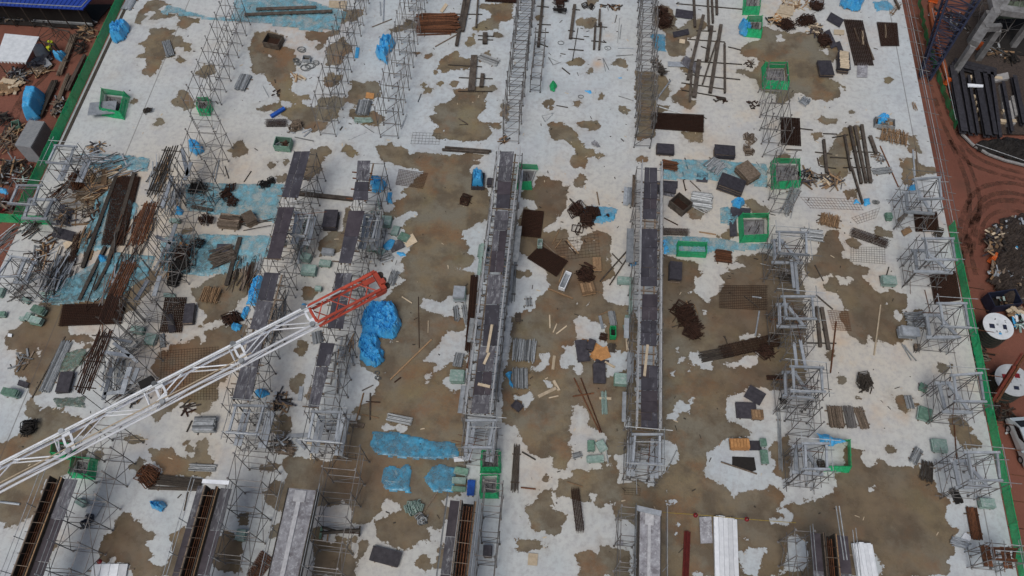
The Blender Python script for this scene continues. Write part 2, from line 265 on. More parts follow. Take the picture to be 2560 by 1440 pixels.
[(757,720),(800,720),(780,745),(770,752),(758,745)],[(725,955),(740,935),(757,940),(760,957),(750,980),(732,975)],[(760,990),(778,965),(780,995),(765,1000)],[(680,1080),(690,1040),(725,1045),(728,1075),(710,1090)],
[(800,622),(805,600),(820,580),(858,580),(865,530),(872,507),(880,540),(865,600),(845,630),(820,625),(805,640)],
[(180,700),(300,640),(400,690),(330,780),(150,790),(100,760)],[(430,640),(520,600),(560,640),(500,680)],[(200,450),(280,440),(250,520),(190,500)],
]
SPOT=[(397,305,10,7),(334,253,9,6),(1047,132,9,5),(1070,140,9,4),(1090,179,6,5),(1062,210,5,4),(1070,226,10,8),(1100,209,7,5),(1137,210,9,7),(1247,87,11,6),(1095,327,12,9),(1097,340,9,5),(1348,45,9,5),(1474,178,8,7),(1551,156,16,9),(1366,260,8,8),(1379,255,6,5),(1441,259,9,7),(1504,241,6,5),(1559,274,12,8),(1377,268,5,4),(2220,200,8,9),(2045,340,10,8),(2125,281,6,5),(597,373,22,16),(677,412,7,7),(718,405,6,5),(668,1169,19,10),(884,1351,9,8),(1060,1405,17,15),(1100,1407,17,15),(1106,1375,13,8),(754,870,12,16),(336,1101,20,8),(477,1122,9,6),(465,1105,6,6),(250,1133,8,12),(2101,949,9,9),(2077,889,8,9),(2225,1123,13,9),(1958,396,16,12),(1604,398,12,7),(1366,1196,8,7),(1295,682,8,9),(1319,682,8,9),(1497,390,6,7),(1595,1192,14,12),(2152,998,5,3),(466,575,8,5)]
DRY=[
[(1937,87),(1955,83),(1972,102),(1955,108),(1940,103)],[(2040,120),(2075,117),(2070,137),(2050,130)],[(664,135),(672,131),(677,142),(672,150)],
[(1055,732),(1070,742),(1102,755),(1122,737),(1140,735),(1180,735),(1180,800),(1140,795),(1115,792),(1105,790),(1070,782),(1052,770)],
[(1115,830),(1185,822),(1180,885),(1140,905),(1122,907),(1080,940),(1070,945),(1080,962),(1060,962),(1060,945),(1065,940),(1092,912),(1060,902),(1065,882),(1085,870),(1097,847)],
[(1095,955),(1120,940),(1185,930),(1180,972),(1130,982),(1115,972)],[(955,848),(987,846),(985,858),(965,864)],[(953,1055),(1020,1062),(1015,1080),(955,1080)],
[(1362,507),(1372,495),(1380,493),(1375,507),(1367,510)],[(1417,607),(1435,600),(1458,600),(1450,630),(1425,625)],[(1480,610),(1487,600),(1487,620),(1465,632)],
[(1435,802),(1452,790),(1470,795),(1470,800),(1495,800),(1512,815),(1515,850),(1530,875),(1570,880),(1580,885),(1575,920),(1545,935),(1515,950),(1510,920),(1470,895),(1452,900),(1460,930),(1455,942),(1440,940),(1430,915),(1415,925),(1400,932),(1395,920),(1400,900),(1410,880),(1407,865),(1420,860),(1440,850)],
[(1345,880),(1375,882),(1380,895),(1370,920),(1355,932),(1322,927),(1325,915),(1347,905)],[(1360,952),(1380,952),(1387,967),(1372,970)],
[(1280,992),(1305,992),(1325,972),(1337,995),(1330,1015),(1307,1030),(1305,1005),(1290,1003)],
[(1430,1015),(1440,1002),(1452,1005),(1477,1037),(1472,1055),(1500,1080),(1515,1082),(1520,1120),(1525,1150),(1500,1172),(1440,1175),(1425,1200),(1420,1180),(1427,1110),(1420,1060),(1427,1050)],
[(1437,757),(1450,755),(1440,762)],[(1457,765),(1472,758),(1470,767),(1460,768)],[(1557,1060),(1572,1040),(1582,1050),(1575,1075),(1560,1075)],
[(1535,1140),(1562,1128),(1590,1130),(1652,1100),(1670,1097),(1690,1110),(1707,1132),(1700,1145),(1690,1160),(1670,1155),(1667,1180),(1642,1200),(1640,1217),(1600,1205),(1545,1208),(1545,1190)],
[(1757,775),(1772,775),(1765,790),(1755,785)],[(1690,860),(1705,862),(1700,880),(1708,895),(1705,915),(1695,918),(1692,905),(1697,890),(1685,875)],
[(1725,880),(1745,875),(1780,890),(1785,925),(1770,930),(1740,915),(1715,935),(1722,900)],[(1800,905),(1840,900),(1860,890),(1905,880),(1900,910),(1870,920),(1830,922)],
[(1665,930),(1692,925),(1685,940),(1670,940)],[(1658,1045),(1680,1030),(1685,1005),(1700,1000),(1720,1010),(1725,990),(1735,978),(1740,990),(1725,1030),(1725,1035),(1705,1035),(1690,1055),(1665,1052)],
[(1835,840),(1860,833),(1900,830),(1905,845),(1840,850)],[(1885,930),(1905,935),(1900,938)],
[(1807,1025),(1822,985),(1850,975),(1880,968),(1895,962),(1915,982),(1975,985),(1975,1100),(1900,1100),(1865,1070),(1820,1050)],
[(2050,690),(2080,685),(2078,708),(2055,712)],[(2092,692),(2130,690),(2140,700),(2115,715),(2100,712)],[(2210,745),(2220,742),(2220,765),(2212,762)],[(2232,780),(2245,775),(2260,800),(2242,808)],[(2040,730),(2085,722),(2120,775),(2090,780),(2045,765)],
[(2167,1215),(2185,1215),(2190,1227),(2175,1237),(2165,1230)],[(1920,1185),(1995,1200),(2015,1240),(2010,1262),(1945,1265),(1960,1240),(1955,1225),(1940,1215),(1920,1215)],
[(2020,1205),(2040,1220),(2085,1195),(2085,1180),(2100,1215),(2070,1235),(2050,1235),(2030,1225)],[(1970,1270),(1985,1285),(1990,1310),(1965,1320),(1925,1310),(1920,1295),(1960,1290),(1935,1275)],
[(1965,1340),(1985,1335),(2015,1350),(2030,1420),(1960,1440),(1945,1430),(1960,1400)],[(2175,1375),(2200,1395),(2212,1440),(2187,1440)],
[(1755,1175),(1770,1132),(1792,1102),(1825,1097),(1925,1105),(1940,1195),(1960,1210),(1900,1227),(1852,1235),(1837,1247),(1822,1225),(1805,1212),(1765,1202)],
[(1645,1250),(1660,1245),(1697,1245),(1690,1260),(1672,1265),(1650,1257)],[(1655,1228),(1672,1225),(1665,1235)],[(1690,1310),(1692,1300),(1697,1315),(1690,1345),(1683,1345)],
[(1845,1370),(1920,1370),(1920,1380),(1910,1395),(1900,1440),(1850,1440)],[(1728,1430),(1745,1425),(1765,1440),(1730,1440)],[(1742,1405),(1752,1412),(1748,1418)],[(1853,1342),(1870,1345),(1868,1352)],
[(85,880),(95,865),(105,875),(105,895),(90,900)],[(180,850),(225,855),(210,875),(175,868)],[(1510,1262),(1545,1250),(1547,1258),(1525,1272)],
]
for (x,y,a,b_) in SPOT:
    WET.append([(x+a*math.cos(t)*(1+.25*math.sin(3*t+x)),y+b_*math.sin(t)*(1+.25*math.cos(2*t+y))) for t in [2*math.pi*i/9 for i in range(9)]])
# rust stained and warm tinted places: x, y, radius, amount
RUST=[(430,900,70,.9),(560,930,50,.55),(1470,690,45,.9),(1400,640,50,.6),(1430,830,40,.55),(1480,980,45,.5),(1380,470,45,.55),(1495,160,16,.8),(1520,90,14,.4),(1500,575,30,.5),(1720,270,25,.5),(1400,400,20,.3),(770,430,40,.3),(1340,1200,40,.35),(600,420,60,.25),(860,1190,70,.45),(960,1180,60,.5),(700,800,40,.3),(1860,760,60,.5),(1880,960,60,.55),(2100,830,45,.5),(2200,700,45,.35),(2250,880,40,.25),(2110,600,40,.35),(2120,520,70,.35),(300,1360,50,.3),(160,1340,40,.3),(60,1290,40,.35),(1320,1130,35,.3),(1150,1000,60,.35),(1190,390,30,.4),(760,80,90,.5),(2140,100,60,.35),(1780,350,50,.25),(1950,20,60,.35),(1660,590,90,.2),(450,640,60,.35),(250,640,120,.4),(100,860,80,.4),(2360,720,40,.6),(2330,560,40,.5),(2260,1040,18,.6),(230,800,60,.35),(1690,480,60,.25),(1100,840,60,.3),(1050,960,70,.3),(1460,1400,30,.2)]
CREAM=[(450,560,320,.8),(560,1000,220,.5),(300,1250,200,.2),(700,700,260,.5),(1500,560,200,.6),(1800,500,260,.6),(2050,700,260,.6),(1900,200,250,.55),(2150,900,240,.6),(900,1350,250,.4),(1400,1150,180,.45),(450,100,250,.25),(2350,900,150,.5)]
GX,GY0,GY1,ST=XR-XL,-2.0,92.0,0.2
nx,ny=int(GX/ST)+1,int((GY1-GY0)/ST)+1
xs=np.linspace(XL,XR,nx); ys=np.linspace(GY0,GY1,ny)
XX,YY=np.meshgrid(xs,ys); XX=XX.ravel(); YY=YY.ravel()
def sdf(poly):
    w=np.array([P(x,y)[:2] for x,y in poly]); out=np.full(XX.shape,-3.0)
    lo=w.min(0)-3; hi=w.max(0)+3
    k=np.where((XX>lo[0])&(XX<hi[0])&(YY>lo[1])&(YY<hi[1]))[0]
    if len(k)==0: return out
    x,y=XX[k],YY[k]; d=np.full(x.shape,9.0); ins=np.zeros(x.shape,bool); n=len(w)
    for i in range(n):
        a,b=w[i],w[(i+1)%n]; e=b-a; t=np.clip(((x-a[0])*e[0]+(y-a[1])*e[1])/(e@e+1e-9),0,1)
        d=np.minimum(d,np.hypot(x-a[0]-t*e[0],y-a[1]-t*e[1]))
        if a[1]!=b[1]:
            c=((a[1]>y)!=(b[1]>y))&(x<(b[0]-a[0])*(y-a[1])/(b[1]-a[1])+a[0]); ins^=c
    out[k]=np.clip(np.where(ins,d,-d),-3,3); return out
f=np.full(XX.shape,-3.0)
for p in WET: f=np.maximum(f,sdf(p))
for p in DRY: f=np.minimum(f,-sdf(p))
def blobs(L):
    g=np.zeros(XX.shape)
    for x,y,r,a in L:
        c=P(x,y); rr=r/ppm(x,y); q=((XX-c.x)**2+((YY-c.y)*.85)**2)/rr**2; g=np.maximum(g,a*np.exp(-q))
    return g
rust=blobs(RUST); cream=blobs(CREAM); deep=blobs([(1700,690,110,.8),(1880,760,160,.9),(2080,640,90,.8),(2200,740,150,.8),(1370,520,110,.8),(1430,660,120,.6),(1460,700,80,.7),(2150,1270,260,.7),(2000,1400,200,.6),(300,1370,140,.8),(840,1400,90,1),(90,840,120,.7),(870,1180,110,.6),(560,880,120,.6),(1900,950,120,.8),(2350,720,80,.8),(740,430,60,.6),(1020,1330,100,.5),(690,1240,60,.7),(560,1390,80,.9),(300,600,250,.6)])
me=bpy.data.meshes.new('concrete_slab')
idx=np.arange(nx*ny).reshape(ny,nx)
q=np.stack([idx[:-1,:-1],idx[:-1,1:],idx[1:,1:],idx[1:,:-1]],-1).reshape(-1,4)
V=[(a,b_,0.0) for a,b_ in zip(XX.tolist(),YY.tolist())]; n0=len(V)
c4=[(XL,GY0),(XR,GY0),(XR,GY1),(XL,GY1)]
V+=[(a,b_,-.45) for a,b_ in c4]+[(a,b_,0) for a,b_ in c4]
F=q.tolist()+[(n0+3,n0+2,n0+1,n0)]+[(n0+i,n0+(i+1)%4,n0+4+(i+1)%4,n0+4+i) for i in range(4)]
me.from_pydata(V,[],F)
for nm,arr in (('wet',f),('rust',rust),('cream',cream),('deep',deep)):
    at=me.attributes.new(nm,'FLOAT','POINT'); at.data.foreach_set('value',np.concatenate([arr,np.zeros(8)]).astype(np.float32))
slab=link('concrete_slab',me); struct(slab)
# slab material: dry cement, and the wet stains with their own ragged outline
m=bpy.data.materials.new('wet and dry concrete'); m.use_nodes=True; t=m.node_tree; N=t.nodes; K=t.links; bs=N['Principled BSDF']
tc=N.new('ShaderNodeTexCoord')
def att(n):
    a=N.new('ShaderNodeAttribute'); a.attribute_name=n; return a.outputs['Fac']
def noi(scale,det=8,rough=.6,vec=None):
    a=N.new('ShaderNodeTexNoise'); a.inputs['Scale'].default_value=scale; a.inputs['Detail'].default_value=det; a.inputs['Roughness'].default_value=rough
    K.new(vec or tc.outputs['Object'],a.inputs['Vector']); return a.outputs['Fac']
def mth(op,a,b):
    q=N.new('ShaderNodeMath'); q.operation=op
    for i,v in enumerate((a,b)):
        if hasattr(v,'links'): K.new(v,q.inputs[i])
        else: q.inputs[i].default_value=v
    return q.outputs[0]
def rng(v,a,b,c=0,d=1):
    q=N.new('ShaderNodeMapRange'); K.new(v,q.inputs[0])
    for i,x in enumerate((a,b,c,d)): q.inputs[i+1].default_value=x
    return q.outputs[0]
def mixc(fac,a,b):
    q=N.new('ShaderNodeMix'); q.data_type='RGBA'
    if hasattr(fac,'links'): K.new(fac,q.inputs[0])
    else: q.inputs[0].default_value=fac
    for i,v in ((6,a),(7,b)):
        if hasattr(v,'links'): K.new(v,q.inputs[i])
        else: q.inputs[i].default_value=(*v,1)
    return q.outputs[2]
edge=mth('ADD',mth('ADD',mth('MULTIPLY',mth('SUBTRACT',noi(1.1,10,.62),.5),1.6),.09),mth('MULTIPLY',mth('SUBTRACT',noi(6,6,.6),.5),.35))
wf=mth('ADD',att('wet'),edge); wet=rng(wf,-.018,.018)
mp=N.new('ShaderNodeVectorMath'); mp.operation='MULTIPLY'; mp.inputs[1].default_value=(1,.25,1); K.new(tc.outputs['Object'],mp.inputs[0])
dry=mixc(rng(noi(.35,5),.35,.65),(.46,.525,.56),(.53,.585,.615))
dry=mixc(mth('MULTIPLY',att('cream'),.95),dry,(.56,.48,.355))
dry=mixc(rng(noi(.09,4),.45,.65,0,.3),dry,(.54,.51,.44))
dry=mixc(rng(noi(2.2,10,.7),.47,.70,0,.6),dry,(.30,.30,.32))
dry=mixc(rng(noi(.28,7,.62),.5,.68,0,.45),dry,(.36,.38,.42))
dry=mixc(rng(noi(14,6,.7),.56,.75,0,.5),dry,(.24,.235,.23))
dry=mixc(rng(noi(1.0,8,.7,mp.outputs[0]),.55,.72,0,.45),dry,(.36,.36,.37))
dry=mixc(mth('MULTIPLY',rng(noi(.8,8,.65),.35,.6),mth('MULTIPLY',att('rust'),.75)),dry,(.54,.32,.14))
dry=mixc(mth('MULTIPLY',rng(noi(.27,7,.6),.56,.7),mth('MULTIPLY',att('cream'),.55)),dry,(.58,.38,.18))
wetc=mixc(rng(noi(.22,5),.42,.58),(.215,.170,.104),(.195,.180,.138))
wetc=mixc(rng(noi(.42,7,.65),.46,.6,0,.9),wetc,(.118,.094,.064))
wetc=mixc(rng(noi(.3,6,.62),.52,.64,0,.6),wetc,(.215,.112,.052))
wetc=mixc(rng(noi(.16,5,.6),.55,.68,0,.55),wetc,(.24,.205,.105))
wetc=mixc(mth('MULTIPLY',rng(noi(.7,8,.65),.3,.6),att('rust')),wetc,(.19,.08,.032))
wetc=mixc(rng(noi(5,8,.7),.45,.72,0,.6),wetc,(.14,.122,.09))
wetc=mixc(rng(noi(11,5,.7),.54,.72,0,.4),wetc,(.28,.26,.21))
wetc=mixc(mth('MULTIPLY',att('deep'),.75),wetc,mixc(rng(noi(.5,7,.65),.4,.62),(.150,.108,.070),(.088,.066,.046)))
rim=rng(wf,.0,.28,1,0); wetc=mixc(mth('MULTIPLY',rim,.3),wetc,(.085,.07,.05))
# joints between pours
sx=N.new('ShaderNodeSeparateXYZ'); K.new(tc.outputs['Object'],sx.inputs[0])
damp=mth('MULTIPLY',rng(wf,-.75,.0,0,1),rng(noi(.25,5),.42,.62)); dry=mixc(mth('MULTIPLY',damp,.28),dry,(.24,.19,.13))
seep=mth('MULTIPLY',rng(wf,.0,.9,1,0),rng(noi(.33,5,.6),.55,.72)); wetc=mixc(mth('MULTIPLY',seep,.6),wetc,(.30,.25,.18))
col=mixc(wet,dry,wetc)
for jx in (34.0-.3,-40.9):
    j=rng(mth('ABSOLUTE',mth('SUBTRACT',sx.outputs[0],jx),0),.03,.06,.6,0); col=mixc(j,col,(.10,.09,.08))
K.new(col,bs.inputs['Base Color'])
rw=mixc(rng(noi(.5,5),.42,.6),(.5,.5,.5),(.13,.13,.13))
K.new(mixc(wet,(.85,.85,.85),rw),bs.inputs['Roughness']); bs.inputs['Specular IOR Level'].default_value=.3
bp=N.new('ShaderNodeBump'); bp.inputs['Strength'].default_value=.12; bp.inputs['Distance'].default_value=.03; K.new(noi(9,6),bp.inputs['Height']); K.new(bp.outputs[0],bs.inputs['Normal'])
me.materials.append(m)
# ---- red soil around the slab, 4 m lower
GZ=-4.0
me=bpy.data.meshes.new('red_soil'); n=90; xs_=np.linspace(-400,400,n+1)
def gcoord(i): 
    u=i/n*2-1; return math.copysign(abs(u)**2.2,u)*420
V=[];F=[]
for j in range(n+1):
    for i in range(n+1):
        x,y=gcoord(i),gcoord(j)+40
        V.append((x,y,GZ-.15))
for j in range(n):
    for i in range(n):
        a=j*(n+1)+i; F.append((a,a+1,a+n+2,a+n+1))
me.from_pydata(V,[],F)
for pl in me.polygons: pl.use_smooth=True
soil=link('red_soil',me); struct(soil)
m=bpy.data.materials.new('red soil'); m.use_nodes=True; t=m.node_tree; N=t.nodes; K=t.links; bs=N['Principled BSDF']; tc=N.new('ShaderNodeTexCoord'); bs.inputs['Roughness'].default_value=.9
c=mixc(rng(noi(.12,6),.35,.65),(.145,.052,.034),(.20,.078,.052))
c=mixc(rng(noi(.35,6,.6),.52,.75,0,.65),c,(.095,.045,.03))
wv=N.new('ShaderNodeTexWave'); wv.inputs['Scale'].default_value=.9; wv.inputs['Distortion'].default_value=3.5; wv.inputs['Detail'].default_value=2; wv.inputs['Detail Scale'].default_value=.12
K.new(tc.outputs['Object'],wv.inputs['Vector'])
c=mixc(rng(noi(3,8,.7),.58,.8,0,.4),c,(.30,.16,.10))
K.new(c,bs.inputs['Base Color'])
bp=N.new('ShaderNodeBump'); bp.inputs['Strength'].default_value=.5; bp.inputs['Distance'].default_value=.3; K.new(noi(.9,9,.7),bp.inputs['Height']); K.new(bp.outputs[0],bs.inputs['Normal'])
me.materials.append(m)
# ================================================================ builders
def fp(cx,cy,wx,wy,rot=0,z=0):
    a=R(rot); dx,dy=math.cos(a)*wx/2,math.sin(a)*wx/2
    return axis(cx-dx,cy-dy,cx+dx,cy+dy,wy,z)
def lm(px,py,name): LM.append((px,py,name))
def bearer(x0,y0,x1,y1,m='dark',th=.09,desc='dark timber bearer'):
    c,a,L,_=axis(x0,y0,x1,y1)
    ob=MB().box((0,0,th/2+.004),(L,th,th)).build('bearer',M[m],None,(c.x,c.y,0),a)
    return tag(ob,desc,'bearer','timber and steel bearers on the slab',((x0+x1)/2,(y0+y1)/2),True)
def bundle(x0,y0,x1,y1,w,desc,m='galv',layers=2,jit=.02,cat='pipe bundle',name='tube_bundle',part='tube',nmax=13,sq=False,z=0,group='bundles of scaffold tubes',strap=False,rmin=.024,bear=True,auto=True):
    c,a,L,W=axis(x0,y0,x1,y1,w,z)
    n=max(2,min(nmax,int(W/(2*rmin*1.15)))); r=W/(2.1*n)
    rz_=min(r,.06)
    t=thing(name,desc,cat,(c.x,c.y,z),a,group,((x0+x1)/2,(y0+y1)/2),auto)
    me=(MB().bar((-L/2,0,0),(L/2,0,0),rz_,4,r*1.9) if sq else MB().bar((-L/2,0,0),(L/2,0,0),(r*.86 if r<.06 else rz_*1.2)*(.72 if part=='pole' else 1),6)).mesh(part,M[m])
    base=.08 if bear else 0
    for l in range(layers):
        for i in range(n-(l%2)):
            y=-W/2+r*(1+2*i+(l%2))
            o=link(part,me,t,(U(-.06,.06)*L*(.4+jit*4),y+U(-1,1)*jit*.6,base+rz_+l*rz_*1.8+U(0,1)*jit*.5))
            o.rotation_euler=(0,0,U(-1,1)*jit*1.2); o.scale=(U(1-min(.25,jit*4),1.02),1,1)
    if bear:
        for sx in (-.3,.3):
            MB().box((0,0,.04),(.09,W*1.25,.075)).build('bearer',M['woodg'],t,(sx*L,0,0))
    return t
def panels(cx,cy,wx,wy,rot=0,h=.5,desc='stack of pale green steel panels',m=('gpanel','gpanel2'),cat='panel stack',name='panel_stack',group='stacks of steel floor panels',jit=.05,part='panel',ribs=True):
    c,a,L,W=fp(cx,cy,wx,wy,rot)
    t=thing(name,desc,cat,(c.x,c.y,0),a,group,(cx,cy),True)
    n=max(2,int(h/.085)); L-=.05; W=max(.25,W-h*.35)
    mb=MB().box((0,0,0),(L,W,.06))
    if ribs:
        k=max(3,int(L/.28))
        for i in range(k): mb.box((-L/2+L*(i+.5)/k,0,.038),(L/k*.45,W*.86,.016))
        mb.box((0,W/2-.012,.04),(L,.02,.03)); mb.box((0,-W/2+.012,.04),(L,.02,.03))
    ms=[mb.mesh(part,M[x]) for x in m]
    for i in range(n):
        top=i==n-1
        o=link(part,ms[0 if (i%3 or len(ms)==1) else 1] if not top else ms[int(U(0,len(ms)-.01))],t,(U(-jit,jit),U(-jit,jit),.1+.085*i+.03)); o.rotation_euler=(0,0,U(-jit,jit)*.8)
    for sx in (-.32,.32): MB().box((0,0,.05),(.09,W*1.1,.09)).build('bearer',M['woodg'],t,(sx*L,0,0))
    return t
def ply(x0,y0,x1,y1,w,h=.5,desc='stack of black plywood sheets',m='ply',cat='plywood stack',name='plywood_stack',group='stacks of black plywood',jit=.05,top=None):
    c,a,L,W=axis(x0,y0,x1,y1,w)
    t=thing(name,desc,cat,(c.x,c.y,0),a,group,((x0+x1)/2,(y0+y1)/2),True)
    n=max(1,int(h/.075)); 
    for i in range(n):
        l=L*U(.92,1.02) if i<n-1 else L; ww=W*U(.92,1.02) if i<n-1 else W
        mm=M[m] if (i%4 or i==n-1) else M['woodg']
        o=MB().box((0,0,0),(l,ww,.055)).build('sheet',mm,t,(U(-jit,jit),U(-jit,jit),.1+.075*i)); o.rotation_euler=(0,0,U(-jit,jit)*.7)
    for sx in (-.3,.3): MB().box((0,0,.035),(.1,W*1.05,.07)).build('bearer',M['woodg'],t,(sx*L,0,0))
    if top:
        k=int(L/.22)
        for i in range(k):
            MB().box((0,0,0),(L/k*.86,W*.8,.05)).build('top_board',M[top],t,(-L/2+L*(i+.5)/k,U(-.05,.05),.1+.075*n))
    return t
def sheet(q,desc,m='ply',z=.03,th=.03,cat='board',name='loose_board',group='loose boards on the slab',tilt=0,auto=True):
    w=[P(*p) for p in q]; c=sum(w,Vector())/len(w)
    ob=MB().prism([(p.x-c.x,p.y-c.y) for p in w],0,th).build(name,M[m],None,(c.x,c.y,z))
    if tilt: ob.rotation_euler=(tilt,tilt*.4,0); ob.location.z=z+.12
    return tag(ob,desc,cat,group,(sum(p[0] for p in q)/len(q),sum(p[1] for p in q)/len(q)),auto)
def rq(cx,cy,wx,wy,rot=0):
    a=R(rot); C_,S_=math.cos(a),math.sin(a)
    return [(cx+x*C_-y*S_,cy+x*S_+y*C_) for x,y in ((-wx/2,-wy/2),(wx/2,-wy/2),(wx/2,wy/2),(-wx/2,wy/2))]
def rmat(q,desc,m='rust',sp=.16,layers=3,r=.021,cat='rebar mat',name='rebar_mat',group='stacked rebar mats',dz=.05,z=.0,part='mesh_sheet'):
    w=[P(*p) for p in q]; c=sum(w,Vector())/4
    t=thing(name,desc,cat,(c.x,c.y,z),0,group,(sum(p[0] for p in q)/4,sum(p[1] for p in q)/4),True)
    w=[p-c for p in w]
    LU=((w[1]-w[0]).length+(w[2]-w[3]).length)/2; LV=((w[3]-w[0]).length+(w[2]-w[1]).length)/2
    nu,nv=max(3,int(LU/sp)),max(3,int(LV/sp))
    for l in range(layers):
        mb=MB(); zz=.05+dz*l; ox,oy=U(-.06,.06),U(-.06,.06)
        for i in range(nu+1):
            s_=i/nu; a=w[0].lerp(w[1],s_); b=w[3].lerp(w[2],s_); d=(b-a)*.02
            mb.bar((a.x-d.x+ox,a.y-d.y+oy,zz),(b.x+d.x+ox,b.y+d.y+oy,zz),r,4)
        for i in range(nv+1):
            s_=i/nv; a=w[0].lerp(w[3],s_); b=w[1].lerp(w[2],s_); d=(b-a)*.02
            mb.bar((a.x-d.x+ox,a.y-d.y+oy,zz+2*r),(b.x+d.x+ox,b.y+d.y+oy,zz+2*r),r,4)
        mb.build(part,M[m],t)
    return t
def cage(x0,y0,x1,y1,w,desc,m='rust',h=.35,n=8,sp=.14,cat='rebar cage',name='rebar_cage',group='rebar cages',ext=.15,z=0):
    c,a,L,W=axis(x0,y0,x1,y1,w,z)
    t=thing(name,desc,cat,(c.x,c.y,z),a,group,((x0+x1)/2,(y0+y1)/2),True)
    k=max(2,n//2); bm_=MB().bar((-L/2-ext,0,0),(L/2+ext,0,0),.018,4).mesh('long_bar',M[m])
    for lv in range(2):
        for i in range(k): 
            o=link('long_bar',bm_,t,(U(-.05,.05),-W/2+W*(i+.5)/k,.06+lv*h))
    y,z0,z1=W/2,.04,.08+h
    st=MB().path([(0,-y,z0),(0,y,z0),(0,y,z1),(0,-y,z1),(0,-y,z0)],.014,4).mesh('stirrup',M[m])
    q=min(100,max(4,int(L/sp)))
    for i in range(q):
        o=link('stirrup',st,t,(-L/2+L*(i+.5)/q,U(-.02,.02),0)); o.rotation_euler=(U(-.04,.04),0,U(-.05,.05))
    return t
def pole(x0,y0,x1,y1,w=2.5,m='dark',desc='steel pole',z=.04,sq=False,cat='pole',name='loose_pole',group=None,z1=None,auto=True,r=None):
    a,b=P(x0,y0,z),P(x1,y1,z if z1 is None else z1); c=(a+b)/2
    r=r or max(.022,w/2/ppm((x0+x1)/2,(y0+y1)/2))
    mb=MB().bar(a-c,b-c,min(r,.06) if sq else r,4 if sq else 6,2*r if sq else None)
    ob=mb.build(name,M[m],None,c+Vector((0,0,max(0,min(r,.06)-.03) if z<.1 else 0)))
    return tag(ob,desc,cat,group,((x0+x1)/2,(y0+y1)/2),auto)
def plank(x0,y0,x1,y1,w=4,m='wood',desc='loose timber plank',z=.05,group='loose planks on the slab'):
    return pole(x0,y0,x1,y1,w,m,desc,z,True,'plank','loose_plank',group)
def ibeam(x0,y0,x1,y1,w,m='beam',desc='long steel beam',h=.3,z=.1,group='steel beams laid on bearers',name='steel_beam'):
    c,a,L,W=axis(x0,y0,x1,y1,w,z+h)
    mb=MB().box((0,0,z+.015),(L,W,.03)).box((0,0,z+h-.015),(L,W,.03)).box((0,0,z+h/2),(L,.03,h-.06))
    k=int(L/2.5)
    for i in range(k): mb.box((-L/2+L*(i+.5)/k,0,z+h/2),(.02,W*.9,h-.062))
    ob=mb.build(name,M[m],None,(c.x,c.y,0),a)
    return tag(ob,desc,'steel beam',group,((x0+x1)/2,(y0+y1)/2),True)
def pip(x,y,poly):
    c=False; n=len(poly)
    for i in range(n):
        a,b=poly[i],poly[(i+1)%n]
        if (a[1]>y)!=(b[1]>y) and x<(b[0]-a[0])*(y-a[1])/(b[1]-a[1])+a[0]: c=not c
    return c
def edist(x,y,poly):
    d=9e9; n=len(poly)
    for i in range(n):
        a,b=poly[i],poly[(i+1)%n]; ex,ey=b[0]-a[0],b[1]-a[1]; t_=max(0,min(1,((x-a[0])*ex+(y-a[1])*ey)/(ex*ex+ey*ey+1e-9)))
        d=min(d,math.hypot(x-a[0]-t_*ex,y-a[1]-t_*ey))
    return d
def tarp(q,desc,h=.6,m='tarp',cr=.5,fs=1.6,z0=0,name='tarpaulin',cat='tarpaulin',group=None,auto=True,step=None,edge=.5,rough=.25,peg=None):
    w=[P(x,y,z0+h*.3) for x,y in q]; n=len(w); c=sum(w,Vector())/n
    poly=[(p.x-c.x,p.y-c.y) for p in w]
    lo=(min(p[0] for p in poly)-.2,min(p[1] for p in poly)-.2); hi=(max(p[0] for p in poly)+.2,max(p[1] for p in poly)+.2)
    st=step or max(.055,max(hi[0]-lo[0],hi[1]-lo[1])/80)
    nx_,ny_=int((hi[0]-lo[0])/st)+2,int((hi[1]-lo[1])/st)+2
    sd_=Vector((c.x*1.3,c.y*1.7,3)); idn={}; V=[];F=[]; val=[]
    for j in range(ny_):
        for i in range(nx_):
            x,y=lo[0]+i*st,lo[1]+j*st
            e=rough*noise.noise(Vector((x*1.4,y*1.4,0))+sd_)
            d=edist(x,y,poly); d=(d if pip(x,y,poly) else -d)+e
            if d>-.02:
                p=Vector((x*fs,y*fs,0))+sd_; p+=.35*Vector((noise.noise(p*1.7),noise.noise(p*1.7+Vector((9,2,4))),0))
                rg=1-abs(noise.noise(p))*2.0; rg2=1-abs(noise.noise(p*2.3+Vector((5,5,5))))*2; rg3=1-abs(noise.noise(p*4.6+Vector((1,7,5))))*2
                q_=Vector((p.x*1.9+.8*noise.noise(p*.9),p.y*.75,2)); rl=1-abs(noise.noise(q_*1.6))*2.4; rs=1-abs(noise.noise(p*5.5+Vector((3,1,8))))*2; fall=min(1,max(0,d)/edge)
                zz=h*fall**.6*(1-cr*.6+cr*.4*rg)+fall*min(.62,h)*cr*(.6*rl+.55*rg2+.42*rg3+.2*rs)+.35*h*cr*noise.noise(p*.5)*fall
                idn[(i,j)]=len(V); V.append((x,y,max(.012,zz+.012)))
    for (i,j) in list(idn):
        if (i+1,j) in idn and (i+1,j+1) in idn and (i,j+1) in idn: F.append((idn[(i,j)],idn[(i+1,j)],idn[(i+1,j+1)],idn[(i,j+1)]))
    me=bpy.data.meshes.new(name); me.from_pydata(V,[],F); me.materials.append(M[m])
    for pl in me.polygons: pl.use_smooth=h<.3 or h>1.5
    ob=link(name,me,None,(c.x,c.y,z0))
    return tag(ob,desc,cat,group,(sum(p[0] for p in q)/n,sum(p[1] for p in q)/n),auto)
